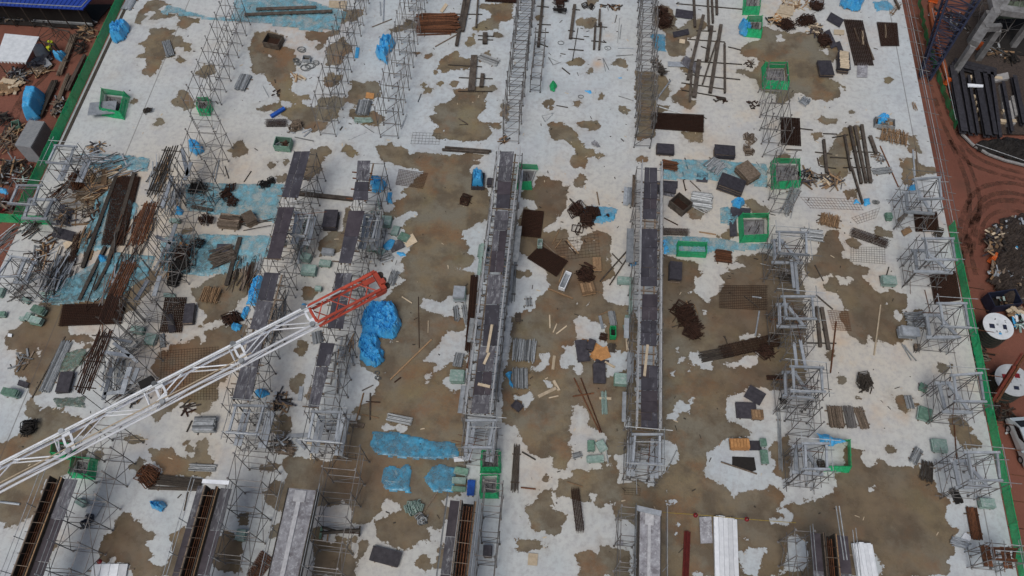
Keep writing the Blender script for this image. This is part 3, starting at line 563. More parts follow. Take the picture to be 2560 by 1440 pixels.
def guard(q,desc,h=1.0,slope=.24,group='green netted guards round openings',stub=True,sdesc=None,dark=False,open_=None):
    w=[P(*p) for p in q]; c=sum(w,Vector())/len(w); n=len(w)
    px=(sum(p[0] for p in q)/n,sum(p[1] for p in q)/n)
    t=thing('netted_guard',desc,'guard rail',(c.x,c.y,0),0,group,px,False)
    w=[p-c for p in w]
    ins=[p*(1-slope/max(.6,p.length)) for p in w]
    for i in range(n):
        a,b,ai,bi=w[i],w[(i+1)%n],ins[i],ins[(i+1)%n]
        if open_ is not None and i==open_: continue
        k=7; V=[];F=[]
        for u in range(k+1):
            for v in range(5):
                s_,r_=u/k,v/4
                lo_=a.lerp(b,s_); up=ai.lerp(bi,s_); p=lo_.lerp(up,r_); p.z=.02+h*r_
                off=.06*math.sin(s_*k*math.pi+i)*r_+U(-.03,.03)
                nn=Vector((p.x,p.y,0)).normalized() if p.length>.01 else Vector()
                V.append(p+nn*off)
        for u in range(k):
            for v in range(4): F.append((u*5+v,u*5+v+1,u*5+v+6,u*5+v+5))
        me=bpy.data.meshes.new('net_panel'); me.from_pydata(V,[],F); me.materials.append(M['green']); link('net_panel',me,t)
        MB().bar((ai.x,ai.y,h),(bi.x,bi.y,h),.03,5).build('top_rail',M['greens'],t)
        MB().bar((a.x,a.y,.0),(ai.x,ai.y,h+.15),.03,5).build('post',M['greens'],t)
    if stub:
        s=.84
        r_=[p*s for p in ins]
        o=bpy.data.objects.new('column_stub',None); sc.collection.objects.link(o); o.location=(c.x,c.y,0)
        tag(o,sdesc or 'concrete column stub inside '+desc[:60],'column stub','column stubs inside the netted guards',px)
        k=len(r_)
        for i in range(k):
            a,b=r_[i],r_[(i+1)%k]
            MB().bar((a.x,a.y,.18),(b.x*.97+a.x*.03,b.y*.97+a.y*.03,.18),.1,4,.09).build('kerb_side',M['conc'],o)
        MB().prism([(p.x*.92,p.y*.92) for p in r_],.0,.1).build('pit_floor',M['black'] if dark else M['pit'],o)
        rb=MB().bar((0,0,.05),(0,0,.75),.02,4).mesh('starter_bar',M['rust'])
        for i in range(8):
            p=r_[i%k].lerp(r_[(i+1)%k],U(0,1))*.45; x=link('starter_bar',rb,o,(p.x,p.y,.06)); x.rotation_euler=(U(-.2,.2),U(-.2,.2),0)
    return t
def scaffold(X,Y0,Y1,w,H,label,bay=1.6,m='scaf',lev=(.35,2.1,3.9),cat='scaffold',heads=True,group='scaffold runs',skip=0,xb=True):
    t=thing('scaffold_run',label,cat,(X,Y0,0),0,group,PX((X,(Y0+Y1)/2,2)))
    n=max(1,int(round((Y1-Y0)/bay))); b=(Y1-Y0)/n; r=.035
    fm=MB()
    for sx in (-w/2,w/2):
        fm.bar((sx,0,0),(sx,0,H),r,5).box((sx,0,.012),(.16,.16,.02))
        if heads: fm.box((sx,0,H+.02),(.13,.13,.05))
    for z in lev: fm.bar((-w/2,0,z),(w/2,0,z),r*.8,5)
    fm.bar((-w/2,0,lev[0]),(w/2,0,lev[1]),r*.7,4)
    fr=fm.mesh('frame',M[m])
    for i in range(n+1):
        o_=link('frame',fr,t,(U(-.06,.06),i*b+U(-.08,.08),0)); o_.rotation_euler=(U(-.012,.012),U(-.012,.012),U(-.03,.03))
    if xb:
        for s_,sx in enumerate((-w/2,w/2)):
            cb=MB().bar((sx,0,lev[0]),(sx,b,lev[1]),r*.7,4).bar((sx,b,lev[0]),(sx,0,lev[1]),r*.7,4)
            cb2=MB().bar((sx,0,lev[1]),(sx,b,lev[2]),r*.7,4)
            c1=cb.mesh('cross_brace',M[m]); c2=cb2.mesh('cross_brace',M[m])
            for i in range(n):
                link('cross_brace',c1 if (i+s_)%2 else c2,t,(0,i*b,0))
    for sx in (-w/2,w/2):
        for z in lev[1:]:
            MB().bar((sx,-.2,z+.05),(sx,Y1-Y0+.2,z+.05),r*.8,5).build('ledger',M[m],t)
    return t
def deck(segs,label,z=4.6,mats=('deck','decks','deckp'),X=0,Y0=0,Y1=0,rails=True,joist=True,group='black formwork decks',side=0,jm='woodg'):
    t=thing('formwork_deck',label,'formwork deck',(X,Y0,0),0,group,PX((X,(Y0+Y1)/2,z)))
    o=Vector((X,Y0,0)); xs_=[]
    for k,q in enumerate(segs):
        mm=mats[k%len(mats)] if len(q)==4 else q[4]
        w=[P(x,y,z)-o for x,y in q[:4]]; xs_+= [p.x for p in w]
        # two or three sheets across the length of a bay
        ns=2
        for i in range(ns):
            a=w[0].lerp(w[3],i/ns+.004); b=w[1].lerp(w[2],i/ns+.004); c=w[1].lerp(w[2],(i+1)/ns-.004); d=w[0].lerp(w[3],(i+1)/ns-.004)
            mid=U(.35,.65) if U(0,1)<.55 else None
            dz=U(-.012,.012)
            ps=[(a,b,c,d)] if mid is None else [(a,a.lerp(b,mid-.01),d.lerp(c,mid-.01),d),(a.lerp(b,mid+.01),b,c,d.lerp(c,mid+.01))]
            for pi,pp in enumerate(ps):
                m2=mm if U(0,1)<.7 else rnd.choice(mats)
                MB().prism([(p.x,p.y) for p in pp],z-.05+dz-.006*pi,z+dz-.006*pi).build('deck_panel',M[m2],t)
    x0,x1=min(xs_),max(xs_); ys_=Y1-Y0
    if joist:
        jm_=MB().box((0,0,z-.13),((x1-x0)+.12,.08,.1)).mesh('joist',M[jm])
        for i in range(max(2,int(ys_/.95))):
            link('joist',jm_,t,((x0+x1)/2+U(-.2,.2)*(1 if i%3 else 1.8),.2+i*.95+U(-.2,.2),0))
        for xx in (x0+.3,x1-.3): MB().box((xx,ys_/2,z-.27),(.12,ys_,.14)).build('stringer',M['woodg'],t)
    if rails:
        for sx,xx in ((-1,x0-.12),(1,x1+.12)):
            if side and sx!=side: continue
            for dz in (.12,.75): MB().bar((xx,-.2,z+dz),(xx,ys_+.2,z+dz),.045,5).build('guard_rail',M['rail'],t)
            pm=MB().bar((0,0,z-1.0),(0,0,z+.95),.028,5).mesh('rail_post',M['galv'])
            for i in range(max(2,int(ys_/2.4))): link('rail_post',pm,t,(xx,.4+i*2.4,0))
    return t
def tower(qu,label,zu=4.5,ql=None,zl=3.0,m='alu',group='shoring towers with column head frames',extra=True,bw=.16):
    w=[P(x,y,zu) for x,y in qu]; c=sum(w,Vector())/4
    t=thing('shoring_tower',label,'shoring tower',(c.x,c.y,0),0,group,(sum(p[0] for p in qu)/4,sum(p[1] for p in qu)/4)); ru=U; ht=U(.5,1.0); sk=U(.05,.3)
    w=[p-c for p in w]; zz=Vector((0,0,0))
    def ring(w,z,bw,name,mm):
        for i in range(4):
            a,b=w[i],w[(i+1)%4]; d=(b-a).normalized(); ex=.25 if i%2==0 else -.13
            a2,b2=a-d*ex,b+d*ex
            MB().bar((a2.x,a2.y,z+(.06 if i%2 else 0)),(b2.x,b2.y,z+(.06 if i%2 else 0)),.08,4,bw).build(name,M[mm],t)
    ring(w,zu-.1,bw,'head_beam',m)
    hx=max(abs(p.x) for p in w); hy=max(abs(p.y) for p in w)
    st=MB().bar((0,0,0),(0,0,zu-.2),.035,6).box((0,0,.015),(.2,.2,.025)).mesh('standard',M['scaf'])
    tall=MB().bar((0,0,0),(0,0,zu+.6),.032,6).mesh('standard',M['scaf'])
    for i,(sx,sy) in enumerate(((-1,-1),(1,-1),(1,1),(-1,1))):
        link('standard',st,t,(sx*hx*.82,sy*hy*.82,0)); o_=link('standard',tall,t,(sx*(hx+.2)+U(-.1,.1),sy*(hy+.15)+U(-.1,.1),0)); o_.scale=(1,1,U(.82,1.04)); o_.rotation_euler=(U(-.015,.015),U(-.015,.015),0)
    for z in (.5,2.1,3.6):
        for s_ in (-1,1):
            MB().bar((-hx-U(.2,.7),s_*(hy+.15),z),(hx+U(.2,.8),s_*(hy+.15),z+U(-.1,.1)),.028,5).build('ledger',M['scaf'],t)
            MB().bar((s_*(hx+.2),-hy-U(.2,.7),z+.06),(s_*(hx+.2),hy+U(.2,.7),z+.06+U(-.1,.1)),.028,5).build('ledger',M['scaf'],t)
    for s_ in (-1,1):
        MB().bar((-hx-.2,s_*(hy+.15),.5),(hx+.2,s_*(hy+.15),3.6),.026,5).build('brace',M['scaf'],t)
        MB().bar((s_*(hx+.2),-hy-.15,.5),(s_*(hx+.2),hy+.15,3.6),.026,5).build('brace',M['scaf'],t)
    if extra:
        for s_ in (-1,1):
            MB().bar((-hx-U(.2,.7),s_*(hy+.15),zu+ht*.6),(hx+U(.2,1.0),s_*(hy+.15),zu+ht*.6+U(-.1,.1)),.028,5).build('guard_rail',M['galv'],t)
            MB().bar((s_*(hx+.2),-hy-U(.2,.8),zu+ht*.5),(s_*(hx+.2),hy+U(.2,.8),zu+ht*.5),.028,5).build('guard_rail',M['galv'],t)
        MB().bar((-hx*.9,hy*.3,zu+.25),(hx*1.5,hy*.45,zu+.3),.028,5).build('loose_tube',M['galv'],t)
    for i in range(7):
        x_,y_,z_=U(-hx,hx),U(-hy,hy),U(.3,3.8); an=rnd.choice([0,1.57])+U(-.25,.25); l_=U(.7,1.6)
        MB().bar((x_-math.cos(an)*l_,y_-math.sin(an)*l_,z_),(x_+math.cos(an)*l_,y_+math.sin(an)*l_,z_+U(-.4,.4)),.024,5).build('loose_tube',M[rnd.choice(['galv','scaf','scaf','rustl'])],t)
    if ql:
        w2=[P(x,y,zl)-c for x,y in ql]; ring([Vector((p.x,p.y,0)) for p in w2],zl-.1,.24,'walkway_plank',m)
        for p in w2: link('standard',MB().bar((p.x,p.y,0),(p.x,p.y,zl-.1),.03,5).mesh('standard',M['scaf']),t)
    else:
        for s_ in (-1,1):
            for q_ in (0,.33): MB().box((s_*(hx+.05)-q_*s_,0,2.2),(.28,2*hy+.6,.05)).build('walkway_plank',M[m],t)
    return t
def mould(X,Y0,Y1,w,z,label,kind='open',wl=(.0,.0),group='beam moulds at the near end of the rows',rail=True):
    t=thing('beam_mould',label,'beam mould',(X,Y0,0),0,group,PX((X,max(Y0,9),z)))
    L=Y1-Y0
    if kind=='open':
        for s_ in (-1,1):
            MB().box((s_*w/2,L/2,z-.45),(.06,L,1.0)).build('side_form',M['dark'],t)
            MB().box((s_*(w/2+.1),L/2,z-.05),(.08,L,.08)).build('waler',M['woodg' if s_<0 else 'wood'],t)
        MB().box((0,L/2,z-1.0),(w-.07,L,.05)).build('bottom_form',M['black'],t)
        bm_=MB().bar((0,.05,0),(0,L-.3,0),.032,5).mesh('rebar',M['rustl'])
        for i in range(4):
            for zz in (-.75,-.35): link('rebar',bm_,t,(-w/2+.14+(w-.28)*i/3,U(-.1,.1),z+zz))
        tm=MB().box((0,0,z+.05),(w+.3,.035,.04)).mesh('cross_tie',M['woodg']); tm2=MB().box((0,0,z+.05),(w+.3,.035,.04)).mesh('cross_tie',M['rust'])
        for i in range(int(L/.7)):
            o=link('cross_tie',tm if i%2 else tm2,t,(U(-.12,.12),.4+i*.7+U(-.1,.1),U(-.03,.05))); o.rotation_euler=(0,0,U(-.04,.04))
    else:
        MB().box((0,L/2,z-.3),(w,L,.5)).build('beam_top',M['concd'],t)
        MB().box((-w*.04,L/2-.15,z-.01),(w*.15,L-.5,.1)).build('upstand',M['fresh'],t)
        MB().box((-w*.04,L-.5,z+.005),(w*.42,.8,.09)).build('upstand_head',M['fresh'],t)
        for s_ in (-1,1): MB().box((s_*(w/2+.035),L/2,z-.35),(.06,L,.75)).build('side_form',M['dark'],t)
    for s_,ww in ((-1,wl[0]),(1,wl[1])):
        if ww:
            k=max(1,int(L/2.4))
            for i in range(k): MB().box((s_*(w/2+.2+ww/2),L*(i+.5)/k,z-.35+U(-.01,.01)),(ww,L/k-.03,.05)).build('walkway_panel',M['deckp' if i%3 else 'decks'],t)
    if rail:
        for s_,ww in ((-1,wl[0]),(1,wl[1])):
            xx=s_*(w/2+.35+ww)
            for dz in (.25,.8): MB().bar((xx,0,z+dz),(xx,L+.3,z+dz),.026,5).build('guard_rail',M['galv'],t)
            pm=MB().bar((0,0,z-1.2),(0,0,z+.95),.026,5).mesh('rail_post',M['galv'])
            for i in range(max(2,int(L/2.2))): link('rail_post',pm,t,(xx,.3+i*2.2,0))
    return t
def stirrups(cx,cy,rx,ry,desc,n=34,h=.5,m='rust',size=.35,cat='rebar pile',name='stirrup_pile',group='piles of rebar loops',r=.034):
    c=P(cx,cy); k=ppm(cx,cy); t=thing(name,desc,cat,(c.x,c.y,0),0,group,(cx,cy),True)
    s=size; a=MB().path([(-s,-s*.6,0),(s,-s*.6,0),(s,s*.6,0),(-s,s*.6,0),(-s,-s*.6,0)],r,4).mesh('stirrup',M[m])
    bq=MB().bar((-s*1.2,0,0),(s*1.2,0,0),r,4).mesh('rod',M[m])
    nb=max(2,n//9); bun=[]
    for i in range(nb):
        th=U(0,6.28); rr=U(.1,.8); bun.append((math.cos(th)*rr*rx/k,math.sin(th)*rr*ry/k*1.15,U(0,6.28),U(.5,1.25)))
    for i in range(n):
        x,y,an,ti=bun[i%nb]; j=i//nb
        if i%5==4:
            th=U(0,6.28); rr=U(.5,1.0); o=link('rod',bq,t,(math.cos(th)*rr*rx/k,math.sin(th)*rr*ry/k*1.15,.05+h*.3*U(.1,1))); o.rotation_euler=(0,U(-.15,.15),an+U(-.8,.8)); continue
        st_=(j-n/nb/2)*.085
        o=link('stirrup',a,t,(x+math.sin(an)*st_+U(-.05,.05),y-math.cos(an)*st_+U(-.05,.05),.08+s*.5*math.sin(ti)+h*.25*(i%2)+U(-.04,.04))); o.rotation_euler=(ti+U(-.2,.2),U(-.15,.15),an+U(-.15,.15))
    return t
def pile(cx,cy,rx,ry,desc,mats=('wood','woodg'),n=22,h=.4,L=(.5,1.6),cat='scrap pile',name='scrap_pile',group=None,part='scrap_piece',z=0,wd_=(.05,.16),ang=None,angj=3.14,auto=True):
    c=P(cx,cy,z); k=ppm(cx,cy,z); t=thing(name,desc,cat,(c.x,c.y,z),0,group,(cx,cy),auto)
    for i in range(n):
        th=U(0,6.28); rr=U(0,1)**.6; x,y=math.cos(th)*rr*rx/k,math.sin(th)*rr*ry/k*1.15
        l=U(*L); an=(ang if ang is not None else 0)+U(-angj,angj)
        ob=MB().box((0,0,0),(l,U(*wd_),U(.025,.07))).build(part,M[mats[i%len(mats)]],t,(x,y,.05+h*(1-rr*.8)*U(.1,1)))
        ob.rotation_euler=(U(-.25,.25),U(-.2,.2),an)
    return t
def skip(cx,cy,wx,wy,rot,h,desc,m='gpanel2',inner='rust',fill=True,cat='skip',z=0,name='open_skip'):
    c,a,L,W=fp(cx,cy,wx,wy,rot,z+h)
    t=thing(name,desc,cat,(c.x,c.y,z),a,None,(cx,cy),True)
    MB().box((0,0,.12),(L-.12,W-.12,.06)).build('floor_plate',M[inner],t)
    for s_ in (-1,1):
        MB().box((0,s_*(W/2-.03),h/2+.06),(L,.06,h)).build('side_plate',M[m],t)
        MB().box((s_*(L/2-.03),0,h/2+.06),(.06,W-.125,h)).build('end_plate',M[m],t)
        MB().box((s_*L*.3,0,.045),(.12,W,.085)).build('skid',M['dark'],t)
    if fill:
        for i in range(12):
            o=MB().box((0,0,0),(U(.2,.6),U(.06,.2),.05)).build('load_piece',M[rnd.choice(['woodg','galv','rust','gpanel'])],t,(U(-.35,.35)*L,U(-.3,.3)*W,.2+U(0,.6)*h)); o.rotation_euler=(U(-.4,.4),U(-.4,.4),U(0,3))
    return t
def coil(cx,cy,r,desc,m='hose',n=3,th=.03,sq=1):
    c=P(cx,cy); k=ppm(cx,cy); mb=MB()
    for j in range(n):
        rr=r/k*U(.75,1.05); ox,oy=U(-.12,.12),U(-.12,.12)
        mb.path([(ox+rr*math.cos(a),oy+rr*sq*math.sin(a),.05+.05*j) for a in [2*math.pi*i/18 for i in range(19)]],th,5)
    return tag(mb.build('hose_coil',M[m],None,(c.x,c.y,0)),desc,'hose','coils of hose and cable',(cx,cy),True)
# ================================================================ landmarks that labels refer to
for x,y,n in [(950,795,'the big blue tarp heap'),(930,870,'the smaller blue tarp heap'),(955,700,'the red boom tip'),(1035,1112,'the bright blue ground sheet'),(995,1195,'the torn square blue sheet'),(1095,1200,'the folded blue sheet'),
(1226,1157,'the paired green guards'),(1882,577,'the greenest square guard'),(1937,197,'the green guard in the wet patch'),(290,265,'the green guard with a tipped gate'),(512,272,'the small round green guard'),(1383,213,'the bright green net heap'),
(1695,305,'the wide dark mat by the scaffold'),(1975,330,'the tall narrow dark mat'),(1330,560,'the square dark mat'),(1368,655,'the slanted dark mat'),(232,788,'the wide mat by the rusty rods'),(435,790,'the brown mat under a black board'),(1028,448,'the lone orange mesh'),(1858,745,'the thin brown mesh'),
(1320,448,'the green guard beside the third deck'),(1727,630,'the low green cage'),(1962,440,'the green guard by the timber crates'),(2095,1140,'the green corner net'),(215,1170,'the torn green netting'),(1095,60,'the large orange rebar pile'),(958,125,'the two blue covered heaps'),(300,85,'the blue cover by the shed fence'),
(1195,450,'the blue covered bin'),(1703,505,'the tilted open box'),(682,98,'the brown open bin'),(706,355,'the dark green skip'),(833,558,'the black stack between the decks'),(1485,880,'the orange board pile'),(1533,830,'the bright green bin'),(1850,870,'the long slanted rebar cage'),(1710,800,'the dark brushy rebar heap'),
(1443,1278,'the narrow brown cage'),(1812,1370,'the wide pile of white beams'),(1714,1390,'the maroon pipes'),(1763,1325,'the cement splashed board'),(2162,1400,'the bright silver beams'),(965,1398,'the black table of boards'),(285,1425,'the white box sections'),(392,1262,'the lone blue bundle on pale slab'),(850,1325,'the long green trestle'),
(2170,598,'the fuzzy brown cage'),(2100,552,'the timber pile by the thin mesh'),(2160,963,'the round twig heap'),(2120,1045,'the three pole bundles'),(2262,842,'the pale wrapped bale'),(2306,1040,'the pale green pallet near the fence'),(2217,708,'the lone green pallet'),(2343,1118,'the gridded green box'),(2235,345,'the fan of thin timbers'),(2218,300,'the blue covered trolley'),
(2145,105,'the long brown mat'),(2220,88,'the short brown mat'),(2060,178,'the black stack on the wet patch'),(2130,10,'the blue tarp at the far edge'),(1848,1112,'the orange ply crate'),(1865,1035,'the black boards with a small crate'),(1495,535,'the crinkled blue sheet'),(1455,1400,'the pale square board'),
(490,375,'the blue tarp behind the rusty rods'),(700,25,'the wide teal sheet'),(570,490,'the teal sheet with dark loops'),(660,610,'the rusty rod fan'),(545,745,'the upright timber pile'),(515,1065,'the striped plank stack'),(430,1205,'the dark rod bundle'),(1185,780,'the long rusty bundle by the deck'),(172,560,'the board heap by the shed fence'),(640,740,'the blue sheet beside the first deck'),
(1630,420,'the far end of the fourth deck'),(1620,900,'the middle of the fourth deck'),(1605,1130,'the near end of the fourth deck'),(1265,390,'the far end of the third deck'),(1235,700,'the middle of the third deck'),(1200,1080,'the near end of the third deck'),(900,430,'the far end of the second deck'),(810,1060,'the near end of the second deck'),(740,400,'the far end of the first deck'),(615,1050,'the near end of the first deck'),
(1610,1400,'the splattered beam with hanging rails'),(1165,1400,'the open rusty beam mould'),(720,1350,'the white splattered beam'),(490,1350,'the slanted open mould'),(85,1330,'the mould at the corner'),(2070,1390,'the mould with tall tubes'),
(1980,605,'the farthest tower in the fifth row'),(2020,945,'the third tower of the fifth row'),(2040,1140,'the nearest tower of fifth row'.replace('nearest','last')),(2320,470,'the far tower at the road edge'),(2350,620,'the second road edge tower'),(2385,790,'the third road edge tower'),(2422,968,'the fourth road edge tower'),(2460,1165,'the fifth road edge tower'),
(1290,120,'the dense scaffold row'),(1610,200,'the straight scaffold row'),(990,200,'the third bare scaffold'),(840,200,'the second bare scaffold'),(550,190,'the first bare scaffold'),(1930,310,'the bare scaffold by the dark mat'),(1780,150,'the crossed steel beams'),(1195,180,'the cross of rusty beams'),(2145,390,'the fan of long beams')]: lm(x,y,n)

# ================================================================ rows of scaffold
def yof(x,y,z=0): return P(x,y,z).y
SC='scaf'
scaffold(-34.2,yof(520,321),yof(600,60),1.5,4.3,'bare grey tube scaffold run standing nearest the shed fence, no deck')
scaffold(-22.3,yof(820,338),yof(915,-20),1.5,4.3,'bare scaffold run beside the blue roll and the coiled hoses')
scaffold(-16.3,yof(975,346),yof(1062,-20),1.7,4.3,'bare scaffold run beside the two blue covered heaps')
scaffold(-4.7,yof(1285,359),yof(1328,-12),1.5,4.6,'dense bare scaffold run in line with the third deck row',bay=1.2)
scaffold(-2.9,yof(1330,230),yof(1338,110),1.0,2.2,'low side scaffold attached along the dense scaffold run',bay=1.5,lev=(.3,1.0,2.0))
scaffold(7.8,yof(1603,370),yof(1620,-12),1.5,4.6,'dense bare scaffold run in line with the fourth deck row',bay=1.2)
scaffold(19.9,yof(1925,395),yof(1935,235),1.6,4.3,'short bare scaffold run beside the tall narrow dark mat')
def drow(X,segs,label,slabel,w=2.0,**k):
    y0=min(yof(q[2][0],q[2][1],4.6) for q in segs); y1=max(yof(q[0][0],q[0][1],4.6) for q in segs)
    deck(segs,label,X=X,Y0=y0,Y1=y1,**k); scaffold(X,y0-.3,y1+.3,w,4.2,slabel,bay=1.5,m='galv' if k.get('g') else SC,heads=False)
drow(-22.4,[[(735,378),(775,377),(745,495),(704,492)]],'black formwork deck at the far end of the first deck row','scaffold under the far end of the first deck row',joist=True,rails=False)
drow(-22.4,[[(697,517),(735,517),(701,647),(667,646)]],'purplish black formwork deck beside the teal sheet, first deck row','scaffold under the first deck row beside the teal sheet',mats=('deckp','deck'),rails=False)
drow(-22.4,[[(661,680),(698,682),(663,828),(624,822)],[(624,836),(660,836),(627,1003),(580,998)]],'long black formwork deck passing under the white crane boom, first row','scaffold under the deck that passes below the white boom',rails=False)
drow(-16.2,[[(894,401),(926,401),(922,452),(890,450),'decks'],[(888,454),(921,454),(920,500),(882,499),'deck']],'short black deck beside the orange mesh, second deck row','scaffold under the short black deck beside the orange mesh',rails=False,jm='rustl')
drow(-16.2,[[(872,526),(912,526),(878,659),(847,657)]],'black deck just beyond the red boom tip, second deck row','scaffold under the deck just beyond the red boom tip',mats=('deckp','deck'),rails=False)
drow(-16.2,[[(842,682),(880,682),(857,822),(818,820)]],'black deck passing under the red boom tip, second deck row','scaffold under the deck below the red boom tip',rails=False)
drow(-16.2,[[(802,856),(837,858),(823,915),(790,915)],[(790,917),(822,917),(797,1018),(770,1017)]],'black deck in front of the red boom section, second deck row','scaffold under the deck in front of the red boom section',rails=False)
drow(-4.4,[[(1251,378),(1285,378),(1277,452),(1244,452)],[(1244,453),(1278,453),(1273,520),(1240,520)],[(1238,527),(1272,527),(1268,575),(1234,575)],[(1234,576),(1267,576),(1258,680),(1224,680)],[(1220,686),(1258,686),(1250,760),(1215,760)],[(1214,762),(1250,762),(1242,864),(1206,865)],[(1200,867),(1239,865),(1232,928),(1191,928)],[(1190,929),(1231,929),(1226,987),(1183,987)],[(1182,988),(1225,988),(1221,1035),(1177,1032)]],'long unbroken black deck with guard rails, third deck row from the shed','scaffold carrying the long third deck row',w=2.3,mats=('decks','deck','decks','deckp'))
drow(8.0,[[(1612,418),(1643,419),(1643,497),(1609,496)],[(1608,497),(1642,497),(1641,547),(1607,547)],[(1604,572),(1643,572),(1643,668),(1603,668)],[(1602,669),(1643,669),(1643,715),(1602,715)],[(1606,735),(1644,735),(1643,800),(1604,800)],[(1603,801),(1642,801),(1641,865),(1602,862)],[(1603,913),(1644,915),(1644,975),(1603,975)],[(1603,976),(1644,976),(1644,1030),(1603,1030)],[(1603,1031),(1644,1031),(1644,1073),(1603,1070)]],'long black deck with guard rails, fourth deck row, nearest the road'.replace('nearest','next to'),'scaffold carrying the long fourth deck row',w=2.3,mats=('deck','deckp','deck'))
# planks on the decks
for x0,y0,x1,y1,d in [(1230,812,1218,882,'pale plank lying on the middle of the third deck row'),(1223,882,1210,910,'thin orange batten lying on the third deck row'),(1195,960,1225,967,'short cross batten lying on the third deck row'),(1619,862,1611,940,'pale plank lying across the gap in the fourth deck row')]:
    tag(pole(x0,y0,x1,y1,6,'cream','x',4.66,True,'plank','loose_plank',auto=False),d,'plank')
# walkway planks hung on the sides of the long decks: alu planks
def sideplanks(X,ys,side,lab):
    for i,(ya,yb,z,wd_,mm) in enumerate(ys):
        a,b=yof(1230 if X<0 else 1620,ya,z),yof(1230 if X<0 else 1620,yb,z)
        t=MB().box((0,0,z),(wd_,abs(a-b),.05)).box((wd_*.5-.03,0,z+.04),(.04,abs(a-b),.06)).box((-wd_*.5+.03,0,z+.04),(.04,abs(a-b),.06)).build('walkway_plank',M[mm],None,(X+side*(1.15+.3*(i%2)),(a+b)/2,0))
        x,y=PX((X+side*1.3,(a+b)/2,z)); tag(t,'walkway plank '+lab,'plank','walkway planks along the long decks',(x,y),True)
sideplanks(-4.4,[(520,600,2.4,.3,'alu'),(610,690,1.6,.5,'gpanel'),(700,790,2.8,.3,'alu'),(800,860,1.8,.6,'galv'),(880,960,2.6,.3,'alu'),(970,1040,2.2,.5,'alu')],-1,'low beside the deck')
sideplanks(-4.4,[(420,500,2.2,.3,'alu'),(560,650,2.4,.5,'galv'),(660,760,1.4,.3,'alu'),(790,880,2.6,.4,'alu'),(900,990,2.0,.5,'galv')],1,'high beside the deck')
sideplanks(8.0,[(440,520,2.2,.3,'woodg'),(575,660,3.0,.6,'alu'),(700,790,2.0,.3,'gpanel'),(800,850,2.2,.4,'alu'),(885,960,2.8,.5,'alu'),(985,1060,2.0,.3,'alu')],-1,'beside the straight deck')
# alu head frames that end the deck rows
for q,zu,l in [([(1172,1050),(1235,1050),(1222,1118),(1165,1118)],4.3,'grey head frame at the near end of the third deck row'),([(1588,1085),(1650,1085),(1648,1160),(1582,1158)],4.3,'grey head frame at the near end of the fourth deck row'),
  ([(785,1028),(850,1030),(838,1105),(770,1100)],4.3,'grey head frame at the near end of the second deck row'),([(590,1012),(660,1014),(640,1085),(572,1080)],4.3,'grey head frame at the near end of the first deck row'),
  ([(742,530),(775,535),(762,590),(732,585)],3.2,'small grey head frame beside the purplish first row deck'),([(912,535),(945,540),(930,600),(905,598)],3.2,'small grey head frame beside the deck beyond the boom tip')]:
    tower(q,l,zu,None)
# fifth row and the road edge row
for q,zq,l in [([(1948,578),(2015,580),(2017,636),(1950,632)],[(1935,600),(1952,600),(2000,655),(1937,655)],'shoring tower beside the greenest square guard, fifth row'),
 ([(1960,740),(2030,740),(2035,796),(1967,795)],[(1948,760),(1965,760),(2010,815),(1950,815)],'shoring tower beside the thin brown mesh, fifth row'),
 ([(1983,915),(2053,918),(2057,978),(1985,977)],[(1963,930),(1985,930),(2030,995),(1965,990)],'shoring tower beside the three pole bundles, fifth row'),
 ([(2013,1108),(2066,1108),(2068,1172),(2015,1172)],[(1990,1115),(2010,1115),(2050,1185),(1990,1180)],'shoring tower with a blue tarp and green net, fifth row')]:
    tower(q,l,4.5,zq)
for q,zq,l in [([(2288,447),(2348,442),(2354,495),(2298,497)],[(2265,480),(2295,478),(2330,532),(2270,528)],'farthest shoring tower on the road edge, near a blue rag'),
 ([(2313,595),(2380,595),(2388,648),(2320,648)],[(2287,625),(2310,625),(2375,680),(2293,677)],'road edge shoring tower where the green net fence begins'),
 ([(2350,757),(2412,757),(2422,818),(2360,815)],[(2317,787),(2345,787),(2395,842),(2325,842)],'road edge shoring tower next to the round white tank'),
 ([(2385,937),(2450,932),(2460,1003),(2393,1002)],[(2347,957),(2370,957),(2425,1030),(2365,1028)],'road edge shoring tower beside the red props'),
 ([(2420,1130),(2493,1130),(2500,1200),(2432,1200)],[(2385,1152),(2410,1152),(2470,1215),(2398,1218)],'road edge shoring tower next to the parked silver car')]:
    tower(q,l,4.5,zq)
tower([(2485,1370),(2537,1372),(2535,1400),(2486,1398)],'low rusty boxed tower at the near road corner',3.2,None,m='rustl')
for q,zq,l in [([(140,362),(185,365),(172,408),(120,405)],None,'shoring tower beside the grey container on the shed edge'),
 ([(45,462),(98,462),(83,510),(25,508)],[(75,497),(132,498),(110,545),(60,544)],'double shoring tower beyond the fence corner, shed edge'),
 ([(30,640),(65,645),(45,690),(-10,690)],[(60,650),(85,655),(62,705),(40,705)],'shoring tower at the shed edge inside the fence corner')]:
    tower(q,l,4.5,zq)
# scaffolds between the fifth row towers
for (a,b,l) in [(540,440,'scaffold run linking the timber crates guard to the fifth row tower'),(735,665,'scaffold run between the first two fifth row towers'),(905,810,'scaffold run in the middle of the fifth row'),(1090,990,'scaffold run before the last fifth row tower')]:
    scaffold(20.2,yof(1990,a),yof(1980,b),1.7,3.6,l,bay=1.3,lev=(.3,1.7,3.2))
for x0,y0,x1,y1 in [(1985,858,1992,920),(2000,850,2015,925),(1978,650,1985,720),(1988,655,1995,735)]:
    pole(x0,y0,x1,y1,7,'alu','grey walkway plank on the fifth row scaffold',3.2,True,'plank','walkway_plank','planks on the fifth row scaffold')
